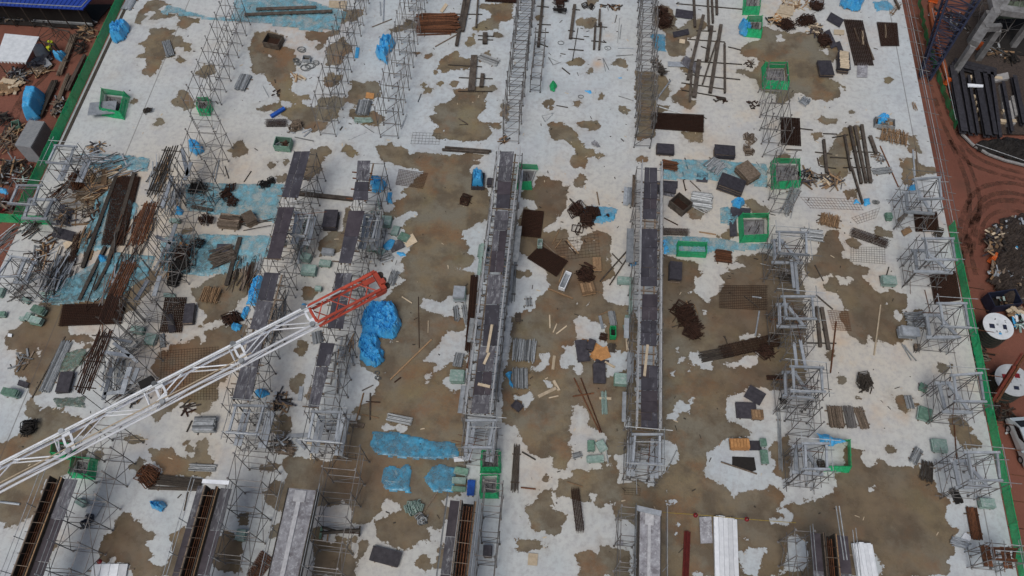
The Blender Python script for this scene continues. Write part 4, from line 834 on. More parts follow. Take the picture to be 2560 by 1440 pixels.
# shed side row of rusty rods on scaffold
def rods(x0,y0,x1,y1,w,label,n=6,m='rust',z=4.6):
    c,a,L,W=axis(x0,y0,x1,y1,w,z)
    t=thing('rod_rack',label,'rod rack',(c.x,c.y,0),a,'racks of long rods over the scaffold',((x0+x1)/2,(y0+y1)/2))
    me=MB().bar((-L/2,0,0),(L/2,0,0),.055,6).mesh('rod',M[m])
    for i in range(n):
        o=link('rod',me,t,(U(-.2,.2),-W/2+W*(i+.5)/n,z)); o.rotation_euler=(0,0,U(-.012,.012))
    o=MB()
    cb=MB().bar((0,-W*.75,z-.09),(0,W*.75,z-.09),.05,5).mesh('cross_tube',M['dark'])
    for i in range(3): link('cross_tube',cb,t,(-L*.42+L*.42*i,U(-.1,.1),0))
    pm=MB().bar((0,0,0),(0,0,z-.12),.03,5).mesh('post',M['scaf'])
    for i in range(4):
        for s_ in (-1,1): link('post',pm,t,(-L*.45+L*.3*i,s_*W*.6,0))
    return t
rods(430,366,383,485,32,'rack of dark long rods at the far end of the rusty row',m='dark')
rods(378,505,340,610,34,'rack of orange brown rods beside the long dark mat',m='rustl',n=8)
rods(325,655,285,740,34,'rack of rusty rods in front of the long dark mat',m='rustl',n=7)
rods(292,720,262,800,32,'rack of rusty rods over the wide dark mat',m='rust',n=8)
rods(263,828,205,980,36,'rack of rusty rods nearest the white boom, over pale boards'.replace('nearest','beside'),m='rust',n=7)
for (a,b,l) in [(500,360,'scaffold run under the dark long rods'),(650,510,'scaffold run beside the long dark mat on sheeting'),(810,660,'scaffold run beside the brown mat and pale slab'),(1000,815,'scaffold run under the rusty rods beside the white boom')]:
    ya,yb=yof(430,a),yof(430,b); scaffold(-32.2,ya,yb,2.6,4.3,l,bay=1.7)
for x0,y0,x1,y1,d in [(285,858,345,905,8),(255,880,325,890,9),(280,920,258,1000,9),(325,918,305,985,12),(345,920,330,960,10),(260,840,330,855,7),(300,980,260,985,8),(430,440,405,520,9),(440,560,420,620,9),(390,590,430,610,8),(400,690,385,740,10),(370,700,340,750,9),(478,405,462,450,8),(455,372,470,440,9)]:
    pole(x0,y0,x1,y1,d,'alu','grey aluminium plank among the rusty rods',2.6,True,'plank','walkway_plank','grey planks on the rusty rod row')
# ================================================================ beam moulds at the bottom
M1=mould(-33.4,1,yof(133,1190,4.6),.72,4.6,'open rusty beam mould at the corner under the white boom',wl=(0,.9))
mould(-22.3,1,yof(537,1215,4.6),.72,4.6,'slanted open beam mould with rusty rebar and purple boards',wl=(.5,.8))
mould(-15.9,1,yof(750,1222,4.6),1.95,4.6,'finished beam top splattered with white cement and a light strip','done')
mould(-4.3,1,yof(1178,1252,4.6),.85,4.6,'open beam mould with dark cages next to the paired green guards',wl=(.65,.0))
mould(8.25,1,yof(1628,1280,4.6),1.4,4.6,'finished beam top speckled white with hanging side rails','done')
mould(20.4,1,yof(2070,1332,4.6),.65,4.6,'open beam mould with purple walkways and tall tubes',wl=(.7,.8))
for X,y1_,y0_,l in [(-31.6,1195,1440,'scaffold run beside the beam mould at the corner'),(-20.3,1180,1440,'scaffold run beside the slanted open mould'),(-13.8,1190,1440,'scaffold run beside the white splattered beam'),(-2.7,1245,1440,'scaffold run beside the open mould by paired guards'),(7.0,1275,1440,'scaffold run beside the speckled beam with side rails'),(18.9,1290,1440,'scaffold run beside the mould with tall tubes'),(8.0,1120,1200,'small scaffold cage at the near end of fourth deck')]:
    scaffold(X,3 if y0_==1440 else yof(1620,y0_),yof(1280,y1_),2.4 if X<-10 else 1.3,4.2,l,bay=1.7,m='scaf')
for x in (2172,2180): pole(x-82,1265,x-62,1400,2.5,'galv','tall thin upright tube beside the near mould',4.8,z1=5.0,group='tall tubes at the near mould')
# ================================================================ crane boom over the site
def boom():
    A,B=P(-90,1241,20),P(957,701,20); d=B-A; L=d.length; a=math.atan2(d.y,d.x)
    t=thing('crane_boom','long white lattice crane boom with a red tip reaching over the slab','crane boom',(A.x,A.y,20),a)
    w,h=1.2,.5; xr=L*(763+90)/(957+90)
    for (y,z,r) in ((w/2,h/2,.08),(w/2,-h/2,.065),(-w/2,h/2,.07),(-w/2,-h/2,.065)):
        MB().bar((0,y,z),(xr,y,z),r,8).build('chord',M['white'],t)
        e=.75
        MB().bar((xr,y,z),(L-.4,y*e/.75,z),r*1.2,8).build('tip_chord',M['red'],t)
    MB().bar((0,w/2-.16,h/2+.12),(xr+2,w/2-.16,h/2+.12),.05,6).build('pendant_rope',M['galv'],t)
    MB().bar((0,-w/2+.14,h/2+.1),(xr*.8,-w/2+.14,h/2+.1),.035,6).build('pendant_rope',M['cream'],t)
    n=int(xr/2.2); p=xr/n
    for i in range(n):
        x0=i*p; s_=1 if i%2 else -1
        k=[((x0,s_*w/2,h/2),(x0+p,-s_*w/2,h/2)),((x0,s_*w/2,-h/2),(x0+p,-s_*w/2,-h/2)),((x0+p,-w/2,h/2),(x0+p,w/2,h/2)) if i%2 else ((x0,s_*w/2,h/2),(x0,-s_*w/2,-h/2)),((x0,w/2,s_*h/2),(x0+p,w/2,-s_*h/2)),((x0,-w/2,s_*h/2),(x0+p,-w/2,-s_*h/2))]
        for a_,b_ in k: MB().bar(a_,b_,.038,6).build('lacing',M['white'],t)
    for fx in (150,372,570,757):
        x=L*(fx+90)/(957+90)
        m_=MB(); hh=.16
        for yy,l_ in ((-w*.34,w*.28),(w*.34,w*.28)): m_.box((x,yy,h/2+.03),(.42,l_,.05))
        m_.box((x-.19,0,h/2+.03),(.12,w*.42,.05)).box((x+.19,0,h/2+.03),(.12,w*.42,.05))
        f_=m_.build('splice_plate',M['white'],t)
        for s_ in (-1,1): MB().cyl((x-.15,s_*w/2,h/2-.02),.15,.16,10).build('joint_pin',M['galv'],f_)
    n=4; p=(L-.6-xr)/n
    for i in range(n):
        x0=xr+i*p; s_=1 if i%2 else -1
        for a_,b_ in [((x0,s_*w/2,h/2),(x0+p,-s_*w/2,h/2)),((x0,-s_*w/2,-h/2),(x0+p,s_*w/2,-h/2)),((x0,w/2,h/2),(x0+p,w/2,-h/2)),((x0,-w/2,-h/2),(x0+p,-w/2,h/2))]:
            MB().bar(a_,b_,.035,6).build('tip_lacing',M['red'],t)
    MB().bar((xr,-w/2,h/2),(xr,w/2,h/2),.1,8).build('tip_lacing',M['red'],t)
    hd=MB().box((L-.75,w*.22,.16),(.7,.35,.06)).box((L-.2,0,0),(.28,w+.1,.45)).box((L-.55,w/2+.04,.2),(.8,.16,.2)).box((L-.1,-w*.2,.32),(.3,.3,.2)).box((L-.45,-w/2,-.1),(.6,.2,.35))
    hd.build('boom_head',M['red'],t)
    for y in (-.35,.1,.5): MB().cyl((L+.05,y,-.2),.2,.09,14).build('sheave',M['dark'],t)
    MB().box((L*.42,w/2+.35,.1),(.75,.45,.4)).build('winch_box',M['black'],t)
    return t
boom()
# ================================================================ netted guards
G=[([(262,235),(326,244),(312,300),(255,290)],'green netted guard with a tipped grey board, beside the shed fence',None),([(497,254),(528,253),(534,272),(527,290),(500,290),(492,272)],'small round green netted guard under the first bare scaffold',None),
([(1292,422),(1347,425),(1330,475),(1290,475)],'green netted guard beside the far end of the third deck row',None),([(1903,170),(1965,170),(1970,225),(1905,222)],'green netted guard standing in the large far wet patch',None),
([(1858,-6),(1900,-6),(1897,38),(1855,38)],'green netted guard at the very far edge of the slab',None),([(1862,55),(1903,55),(1902,97),(1858,92)],'green netted guard half covered by a black and blue tarp',None),
([(1925,408),(1995,410),(1998,470),(1928,475)],'wide green netted guard beside the collapsed timber crates',None),([(1845,545),(1918,545),(1918,605),(1848,608)],'bright square green netted guard on the teal sheet',None),
([(1202,1130),(1253,1130),(1253,1183),(1200,1183)],'farther of the two touching green netted guards',None),([(1200,1190),(1250,1190),(1247,1247),(1198,1247)],'nearer of the two touching green netted guards'.replace('nearer','closer'),None),
([(190,1145),(247,1150),(238,1200),(180,1195)],'green netted guard in front of the white boom',None),([(140,1110),(195,1115),(178,1150),(135,1145)],'torn green netted guard directly under the white boom',None)]
for i,(q,d,op) in enumerate(G): guard(q,d,h=1.0 if i!=1 else .8,sdesc='concrete column stub inside the '+d.replace('green netted guard','guard').replace('green netted guards','guards')[:70],open_=1 if i in (2,) else None)
guard([(2060,1105),(2118,1104),(2121,1182),(2058,1180)],'green corner net under the blue tarp, last fifth row tower',stub=False,open_=3)
guard([(1690,616),(1763,619),(1763,645),(1690,642)],'low green netted cage lying in front of the teal sheet',h=.9,slope=.05,stub=False)
tag(MB().bar((-1.3,0,0),(1.3,0,.0),.03,4,1.6).build('tipped_board',M['alu'],None,P(256,270,.7),.2),'grey board tipped against the green guard by the shed fence','board')
tarp([(1375,206),(1388,204),(1392,215),(1387,226),(1376,222),(1373,213)],'heap of bright green netting on clean pale slab',.7,'greens',.6,3,cat='netting heap',name='netting_heap',auto=False)
# ================================================================ tarpaulins
T=[([(278,80),(285,65),(322,60),(325,72),(308,98),(290,106),(277,100)],'blue tarpaulin over a pallet beside the shed fence',.9,'tarp'),
([(947,110),(965,96),(985,97),(987,115),(975,128),(955,125)],'blue covered heap beside the third bare scaffold, farther of two',.9,'tarp'),([(935,130),(950,121),(972,130),(968,157),(945,150)],'blue covered heap beside the third bare scaffold, closer of two'.replace('closer','the lower'),.8,'tarp'),
([(2100,-5),(2165,-5),(2150,22),(2130,25),(2100,12)],'blue tarpaulin at the far edge of the slab by the road',.9,'tarp'),([(1843,65),(1860,58),(1885,82),(1865,90),(1850,85)],'small blue tarpaulin over a black board by the green guard',.7,'tarp'),
([(2192,290),(2205,285),(2230,295),(2222,303),(2200,312),(2192,315)],'blue tarpaulin on a small trolley near the road edge',.4,'tarp'),([(470,362),(485,355),(508,365),(510,380),(490,388),(473,378)],'blue tarpaulin behind the rusty rod row',.7,'tarp'),
([(1178,436),(1195,428),(1211,430),(1209,464),(1180,465)],'blue tarpaulin bulging over a bin beside the third deck row',.9,'tarp'),([(924,452),(955,448),(967,460),(960,478),(928,475)],'blue tarpaulin hung beside the short black deck',1.0,'tarp'),
([(965,482),(980,480),(980,508),(970,505)],'small deep blue rag in front of the orange mesh',.3,'tarp'),
([(912,775),(935,757),(985,757),(992,775),(1003,800),(1000,825),(985,842),(958,845),(935,835),(905,830),(900,805)],'big crumpled blue tarpaulin heap in front of the red boom tip',.7,'tarp'),
([(902,838),(925,832),(945,838),(955,850),(952,870),(963,880),(960,900),(940,917),(915,912),(900,890),(897,865)],'second crumpled blue tarpaulin heap touching the big one',.65,'tarp'),
([(645,688),(657,690),(652,740),(640,765),(615,760),(620,735),(632,700)],'blue tarpaulin spread beside the first deck row',.4,'tarp'),([(605,775),(618,765),(622,775),(612,800),(603,790)],'blue tarpaulin strip beside the first deck, by the boom',.3,'tarp'),
([(578,812),(590,805),(605,812),(605,826),(590,829),(578,822)],'small blue tarpaulin bundle beside a wire heap and the first deck',.5,'tarp'),([(635,975),(660,972),(672,985),(660,995),(640,992)],'small blue tarpaulin inside the first row scaffold',.4,'tarp'),
([(1264,935),(1278,930),(1282,965),(1270,960)],'small blue tarpaulin beside a stacked tube bundle',.6,'tarp'),([(376,1255),(390,1247),(402,1250),(415,1265),(405,1280),(390,1276),(378,1272)],'lone blue tarpaulin bundle on pale slab in front of dark rods',.6,'tarp'),
([(1828,500),(1850,497),(1865,505),(1850,522),(1832,515)],'blue wrapped bundle beyond the greenest square guard',.5,'tarp'),([(952,612),(975,598),(990,600),(980,622),(960,625)],'flattened blue tarpaulin under green panels by the boom tip',.15,'tarp'),([(993,632),(1010,630),(1022,640),(1000,645)],'small flattened blue tarpaulin strip on wet slab by the boom tip',.12,'tarp'),
([(2132,495),(2147,493),(2150,508),(2135,510)],'small light blue rag on the thin mesh beside a pole end',.2,'tarp'),([(2160,497),(2175,495),(2177,510),(2164,512)],'small light blue rag between the pole end and a hose ring',.2,'tarp'),
([(1572,657),(1590,655),(1592,668),(1578,670)],'little blue rag beside the fourth deck row scaffold',.3,'tarp'),([(1464,228),(1477,224),(1481,234),(1472,233)],'tiny blue rag on the clean slab by the green heap',.1,'tarp'),([(1542,192),(1555,192),(1557,198),(1545,197)],'tiny teal scrap on the clean slab near the straight scaffold',.05,'tarp'),
([(2268,468),(2285,464),(2290,476),(2272,480)],'blue rag hung on the farthest road edge tower',.5,'tarp'),([(444,515),(462,525),(458,540),(440,535)],'small blue tarpaulin among grey planks by the rusty rods',.3,'tarp'),([(247,645),(262,640),(265,650),(250,655)],'small bright blue rag across the dark rails',.5,'tarp'),([(752,762),(765,758),(768,770),(752,778)],'blue rag behind the joint of red and white boom',.5,'tarp')]
for q,d,h,mm in T: tarp(q,d,h,mm,.75 if h>.25 else .3,1.3 if h>.6 else 2.0,auto=False,edge=.25 if h>.3 else .2)
tarp([(2040,1080),(2075,1088),(2120,1102),(2085,1116),(2052,1106)],'blue tarpaulin draped over the last fifth row tower',.35,'tarp',.5,1.2,z0=1.3,auto=False)
tarp([(75,230),(110,231),(110,245),(95,290),(64,298),(66,262)],'large block covered by a blue tarpaulin in the shed yard',2.0,'tarp',.12,.7,z0=-4,auto=False,edge=.35,rough=.05)
tag(pole(677,291,711,270,8,'tarpd','x',.25,auto=False,r=.2),'rolled blue tarpaulin tube lying on a grey stain','tarpaulin roll')
sheet(rq(893,133,9,26,8),'flat folded blue sheet beside the second bare scaffold','tarp',.03,.06,'tarpaulin','folded_tarpaulin',None,auto=False)
# plastic sheets on the slab
S=[([(402,27),(420,12),(450,20),(480,30),(520,40),(575,44),(585,0),(640,-8),(745,-8),(870,30),(848,78),(765,78),(640,60),(610,60),(575,55),(500,48),(425,36),(405,42)],'wide teal plastic sheet under steel at the far shed corner','poly'),
([(200,385),(290,385),(375,395),(370,430),(260,425),(210,420)],'teal plastic sheet beyond the crossed pale planks','poly'),([(462,465),(480,455),(560,458),(715,460),(700,510),(690,560),(640,545),(560,540),(465,530)],'teal plastic sheet with dark rebar loops beside the first deck','poly'),
([(400,600),(430,585),(560,585),(680,590),(670,640),(640,660),(560,690),(480,690),(400,680)],'teal plastic sheet under the black boards and rusty rod fan','poly'),([(180,690),(280,630),(390,640),(370,690),(300,745),(150,765),(100,760),(150,700)],'teal plastic sheet under the ends of the dark rails','poly'),
([(240,500),(300,450),(350,520),(280,620),(190,640)],'torn teal plastic sheet around the long dark mat','poly'),
([(150,880),(220,870),(215,905),(180,930),(150,930)],'greenish plastic sheet beside the long grey tubes','polyg'),([(130,995),(215,990),(215,1020),(140,1018)],'greenish plastic sheet in front of the grey stack by the boom','polyg'),
([(930,1078),(1000,1080),(1075,1100),(1140,1105),(1150,1125),(1148,1145),(1120,1150),(1000,1147),(932,1135),(925,1110)],'bright blue plastic sheet spread on wet slab','polyb'),([(960,1170),(980,1162),(1000,1168),(1022,1155),(1028,1165),(1028,1235),(960,1225),(952,1205)],'torn square of blue plastic sheet on wet slab','polyb'),([(1058,1195),(1080,1165),(1110,1160),(1140,1170),(1135,1230),(1085,1232),(1065,1210)],'folded blue plastic sheet beside the pale panel stacks','polyb'),
([(1650,405),(1680,398),(1800,400),(1920,410),(1920,470),(1800,455),(1650,450)],'long teal plastic sheet at the far end of the fourth deck','poly'),([(1655,590),(1720,590),(1800,595),(1850,605),(1930,610),(1930,625),(1850,628),(1690,640),(1660,635)],'long teal plastic sheet under the low green cage','poly'),
([(1455,520),(1475,515),(1530,515),(1543,525),(1535,555),(1490,562),(1455,545)],'crinkled blue plastic sheet under dark rebar loops','polyb'),([(1800,520),(1820,515),(1850,540),(1830,565),(1800,560)],'teal plastic sheet beside the greenest square guard','poly'),([(1622,85),(1662,85),(1665,128),(1640,130)],'small teal sheet beside the straight scaffold row','polyb'),
([(2180,5),(2220,0),(2240,25),(2190,30)],'blue plastic sheet at the far road corner of the slab','polyb'),([(1655,598),(1672,596),(1675,635),(1660,636)],'bright blue sheet strip along the fourth deck row','tarp')]
for q,d,mm in S: tarp(q,d,.10,mm,.8,1.8,name='plastic_sheet',cat='plastic sheet',auto=False,edge=.15,rough=.14,step=max(.12,abs((P(*q[0])-P(*q[len(q)//2])).length)/70))
# ================================================================ bundles of tubes, rods and planks
def BL(rows):
    for r in rows: bundle(*r[:5],r[5],**r[6])
g='galv'
BL([(416,105,428,143,22,'grey steel tube bundle',dict(layers=3)),(618,190,600,228,28,'grey steel tube bundle',dict(layers=3)),(1198,142,1246,160,20,'grey steel tube bundle',dict(layers=2)),(915,254,906,290,34,'grey steel tube bundle',dict(layers=3)),
(885,303,933,303,12,'loose greenish tube bundle',dict(m='gpanel',jit=.12,layers=2)),(1725,500,1780,508,38,'grey steel tube bundle',dict(layers=3,jit=.05)),(1735,512,1775,528,18,'fan of thin grey tubes',dict(jit=.15,layers=1)),(1772,430,1800,405,42,'crossed grey tube heap',dict(jit=.2,layers=2)),
(968,1043,1030,1056,20,'bright grey tube bundle',dict(layers=3)),(1139,765,1143,806,14,'grey steel tube bundle',dict(jit=.06)),(1158,760,1168,816,12,'grey steel tube bundle',dict(jit=.05)),(1151,885,1143,919,24,'bright grey tube bundle',dict(layers=3)),
(1315,851,1309,907,60,'wide grey tube bundle',dict(layers=3,nmax=20,jit=.05)),(1301,922,1301,974,40,'wide grey tube bundle',dict(layers=3,nmax=16,jit=.04)),(1528,780,1534,816,18,'grey steel tube bundle',dict(layers=3)),(1510,980,1511,1038,15,'greenish tapered tube bundle',dict(m='gpanel',jit=.03)),
(2262,803,2316,799,40,'messy thin grey tube bundle',dict(layers=3,jit=.1,nmax=18)),(2083,1017,2093,1072,38,'grey wooden pole bundle',dict(m='woodg',layers=3,nmax=14,jit=.03)),(2117,1017,2129,1072,24,'grey wooden pole bundle',dict(m='scaf',layers=3,jit=.03)),(2143,1019,2163,1074,24,'rust tinted pole bundle',dict(m='woodg',layers=2,jit=.03)),
(2268,990,2277,1023,20,'bright grey tube bundle',dict(layers=2)),(1945,1020,1952,1178,10,'long thin grey tube bundle',dict(layers=1,nmax=5)),(1293,1113,1286,1230,18,'long brown and grey tube bundle',dict(m='beam',layers=2,nmax=9)),(1430,1143,1456,1136,14,'small grey tube bundle',dict(jit=.08)),
(2298,1122,2279,1160,24,'small bright tube bundle',dict(jit=.07)),(2318,1155,2314,1206,34,'scattered dark tube bundle',dict(m='dark',jit=.12,layers=2)),(475,1168,541,1171,20,'grey steel tube bundle',dict(layers=2)),(945,652,982,638,24,'loose bright tube bundle',dict(jit=.1)),
(991,678,976,716,20,'loose bright tube bundle',dict(jit=.09)),(405,836,409,870,16,'bright grey tube bundle',dict()),(112,980,168,856,28,'long grey tube bundle',dict(layers=2,nmax=12,jit=.004)),(792,830,797,860,28,'grey steel tube bundle',dict(layers=2)),
(2255,860,2288,905,10,'three loose grey tubes',dict(layers=1,nmax=3,jit=.1,bear=False)),(2000,585,2057,592,30,'grey steel tube bundle',dict(layers=2)),(135,905,125,975,8,'thin grey tube pair',dict(layers=1,nmax=3)),(335,-6,316,26,22,'pale folded deck bundle',dict(m='alu',sq=True,layers=2)),
(1320,742,1322,770,16,'small ladder of grey tubes',dict(layers=1,jit=.06)),(1530,860,1529,883,20,'brown tube bundle',dict(m='beam',layers=2)),(1498,842,1518,846,18,'short rusty tube bundle',dict(m='rust',layers=2,jit=.1)),(2178,432,2230,425,16,'grey lattice tube bundle',dict(layers=2,jit=.06)),
(155,640,120,715,14,'long pale tube bundle',dict(m='alu',layers=1,jit=.03,nmax=5)),(210,395,285,405,18,'pale aluminium beam bundle',dict(m='alu',layers=1,jit=.08,nmax=5)),(640,640,620,700,14,'loose brown rod bundle',dict(m='beam',layers=2,jit=.05)),(655,635,640,690,16,'mixed rod bundle',dict(m='galv',layers=1,jit=.07)),
(600,640,588,705,10,'dark rod bundle',dict(m='dark',layers=2,jit=.04)),(1290,640,1281,760,10,'grey ladder tube bundle',dict(layers=1,nmax=4)),(1262,640,1254,700,8,'thin grey tube pair',dict(layers=1,nmax=3)),(1573,890,1578,960,8,'thin grey tube pair',dict(layers=1,nmax=4)),(1960,540,1985,470,26,'slanted grey tube heap',dict(jit=.12,layers=2))])
BL([(552,556,604,562,32,'dark striped plank stack',dict(m='woodg',sq=True,layers=5,nmax=7,part='plank',name='plank_stack',cat='plank stack',group='stacks of planks')),(489,1064,542,1064,38,'dark striped plank stack',dict(m='galv',sq=True,layers=5,nmax=8,part='plank',name='plank_stack',cat='plank stack',group='stacks of planks')),
(690,1124,740,1131,20,'messy grey plank heap',dict(m='woodg',sq=True,layers=3,jit=.2,part='plank',name='plank_stack',cat='plank stack',group='stacks of planks')),(1135,1150,1171,1147,13,'white plank stack',dict(m='white',sq=True,layers=2,nmax=4,part='plank',name='plank_stack',cat='plank stack',group='stacks of planks')),
(1573,472,1573,517,30,'pale folded deck bundle',dict(m='alu',sq=True,layers=2,nmax=5,jit=.05)),(2374,1350,2420,1362,22,'messy white plank heap',dict(m='alu',sq=True,layers=2,jit=.12,part='plank',name='plank_stack',cat='plank stack',group='stacks of planks')),(1725,190,1730,190,3,'short stub bundle',dict(layers=1))][:-1])
# big light beams at the bottom
bundle(281,1412,268,1480,92,'white square box section stack lying at the near shed corner','white',1,.004,'beam stack','beam_stack','box_beam',4,True,group='stacks of light steel beams',auto=False,rmin=.2)
bundle(1812,1298,1818,1520,62,'wide stack of long pale green white beams on wet slab','white',3,.002,'beam stack','beam_stack','box_beam',5,True,group='stacks of light steel beams',auto=False,rmin=.12)
bundle(2152,1362,2176,1500,52,'bright silver beam stack beside the mould with tall tubes','white',4,.004,'beam stack','beam_stack','box_beam',5,True,group='stacks of light steel beams',auto=False,rmin=.12)
bundle(1718,1331,1711,1500,18,'maroon pipes laid side by side at the near edge','maroon',2,.002,'pipe bundle','pipe_bundle','pipe',6,group=None,auto=False)
sheet(rq(1764,1326,30,66,-3),'board covered with dried cement splashes beside the white beams','concd',.05,.1,auto=False)
# rods and rebar
ru=dict(group='rebar and rod bundles',cat='rebar bundle',name='rebar_bundle',part='rod')
BL([(1040,63,1148,60,46,'large fanned orange rebar pile',dict(m='rustl',layers=4,jit=.06,nmax=20,**ru)),(1187,692,1172,880,20,'long dark rusty rod bundle',dict(m='rust',layers=3,nmax=10,jit=.006,**ru)),(1181,870,1170,925,10,'rusty rod ends',dict(m='rustl',layers=1,jit=.03,nmax=5,**ru)),
(355,1196,505,1210,26,'long dark rod bundle',dict(m='dark',layers=3,nmax=12,jit=.01,**ru)),(370,1220,505,1224,10,'long brown rod bundle',dict(m='beam',layers=2,nmax=5,jit=.01,**ru)),(1650,412,1695,420,24,'orange rusty rod bundle',dict(m='rustl',layers=3,jit=.08,**ru)),(1785,640,1830,645,30,'red brown rod bundle',dict(m='rustl',layers=3,jit=.06,**ru)),
(2380,1222,2398,1260,20,'dark rod bundle',dict(m='black',layers=3,**ru)),(1300,640,1295,690,0.1,'',{})][:-1])
BL([(520,760,535,720,44,'upright brown timber pole pile',dict(m='wood',layers=3,jit=.1,nmax=14,group='timber pole piles',cat='timber pile',name='timber_pile',part='pole')),(2075,540,2070,570,50,'brown timber pole pile',dict(m='wood',layers=4,jit=.09,nmax=18,group='timber pole piles',cat='timber pile',name='timber_pile',part='pole')),
(2236,325,2232,362,72,'wide fan of thin timber poles',dict(m='wood',layers=2,jit=.15,nmax=26,group='timber pole piles',cat='timber pile',name='timber_pile',part='pole')),(525,655,590,632,40,'fan of rusty rods on a black board',dict(m='beam',layers=3,jit=.13,nmax=14,**ru)),(2282,255,2290,278,10,'few thin orange poles',dict(m='wood',layers=1,jit=.15,nmax=5,bear=False,group='timber pole piles',cat='timber pile',name='timber_pile',part='pole')),
(1288,795,1302,795,22,'small rusty tube stack',dict(m='beam',layers=3,**ru)),(1985,700,1945,690,20,'dark rod bundle',dict(m='dark',jit=.08,**ru)),(1915,945,1955,945,12,'dark rod bundle',dict(m='rust',**ru)),(2440,1350,2425,1270,30,'long brown rod bundle',dict(m='rustl',layers=2,jit=.01,nmax=8,**ru)),(2225,40,2248,10,10,'few thin orange poles',dict(m='wood',jit=.1,layers=1,nmax=5,group='timber pole piles',cat='timber pile',name='timber_pile',part='pole'))])
D='dense dark rebar mat'; L_='thin rusty wire mesh'
for q,d,mm,sp,ly in [([(1630,285),(1756,291),(1755,331),(1632,322)],D,'rust',.15,5),([(1951,296),(1997,300),(2000,366),(1953,362)],D,'rust',.15,5),([(2110,52),(2155,55),(2182,164),(2137,164)],'brown rebar mat with a plank on it','rust',.18,3),([(2192,58),(2240,60),(2245,115),(2202,115)],'brown rebar mat with a plank on it','rust',.17,3),
([(1310,527),(1358,532),(1350,595),(1300,590)],D,'rust',.14,5),([(1350,617),(1417,655),(1390,691),(1320,647)],D,'rust',.14,5),([(162,765),(312,762),(302,810),(152,816)],D,'rust',.15,5),([(415,747),(467,747),(455,830),(402,830)],'brown rebar mat','rust',.15,3),([(293,445),(350,447),(310,612),(257,612)],D,'rust',.14,5),
([(998,425),(1068,435),(1056,472),(990,462)],L_,'rustl',.16,2),([(1800,715),(1915,715),(1915,775),(1800,770)],'thin brown wire mesh','rust',.16,2),([(2070,777),(2118,780),(2127,828),(2083,825)],L_,'rustl',.2,2),([(405,880),(545,870),(545,1000),(400,1000)],L_,'rust',.22,1),
([(2000,495),(2140,500),(2155,527),(2025,522)],'open light wire grid','rustl',.28,1),([(2130,545),(2200,520),(2190,545),(2145,560)],'open light wire grid','rustl',.3,1),([(2128,620),(2212,620),(2213,662),(2128,655)],'open light wire grid','beam',.22,1),([(1032,332),(1100,335),(1097,362),(1027,360)],'open light wire grid','beam',.3,1),
([(2325,690),(2385,680),(2397,750),(2337,760)],D,'rust',.13,4),([(2285,535),(2340,535),(2345,580),(2290,580)],D,'rust',.13,4),([(620,1435),(655,1378),(685,1400),(640,1460)],'tilted brown rebar mat','rustl',.16,3),([(1212,-14),(1290,-14),(1290,9),(1215,5)],D,'rust',.16,4),([(1390,600),(1495,585),(1500,640),(1395,650)],'open light wire grid','rust',.3,1),([(1560,1222),(1602,1224),(1600,1240),(1562,1238)],'open light wire grid','rust',.3,1)]:
    rmat(q,d,mm,sp,ly,r=.021 if ly>2 else .009)
for a in [(1437,1226,1450,1328,20,'long narrow dark brown rebar cage'),(2128,583,2215,613,18,'fuzzy dark brown rebar cage'),(668,311,716,311,14,'short dark rebar cage'),(1650,582,1718,584,13,'red brown rebar cage'),(1800,884,1945,852,30,'long slanted dark rebar cage'),(198,590,183,660,13,'brown rebar cage')]: cage(*a,n=10,sp=.075)
bundle(1748,894,1830,878,30,'row of long bar ends sticking out of the slanted cage','dark',2,.03,nmax=14,auto=False,bear=False,**ru)
for a in [(2470,'x')]: pass
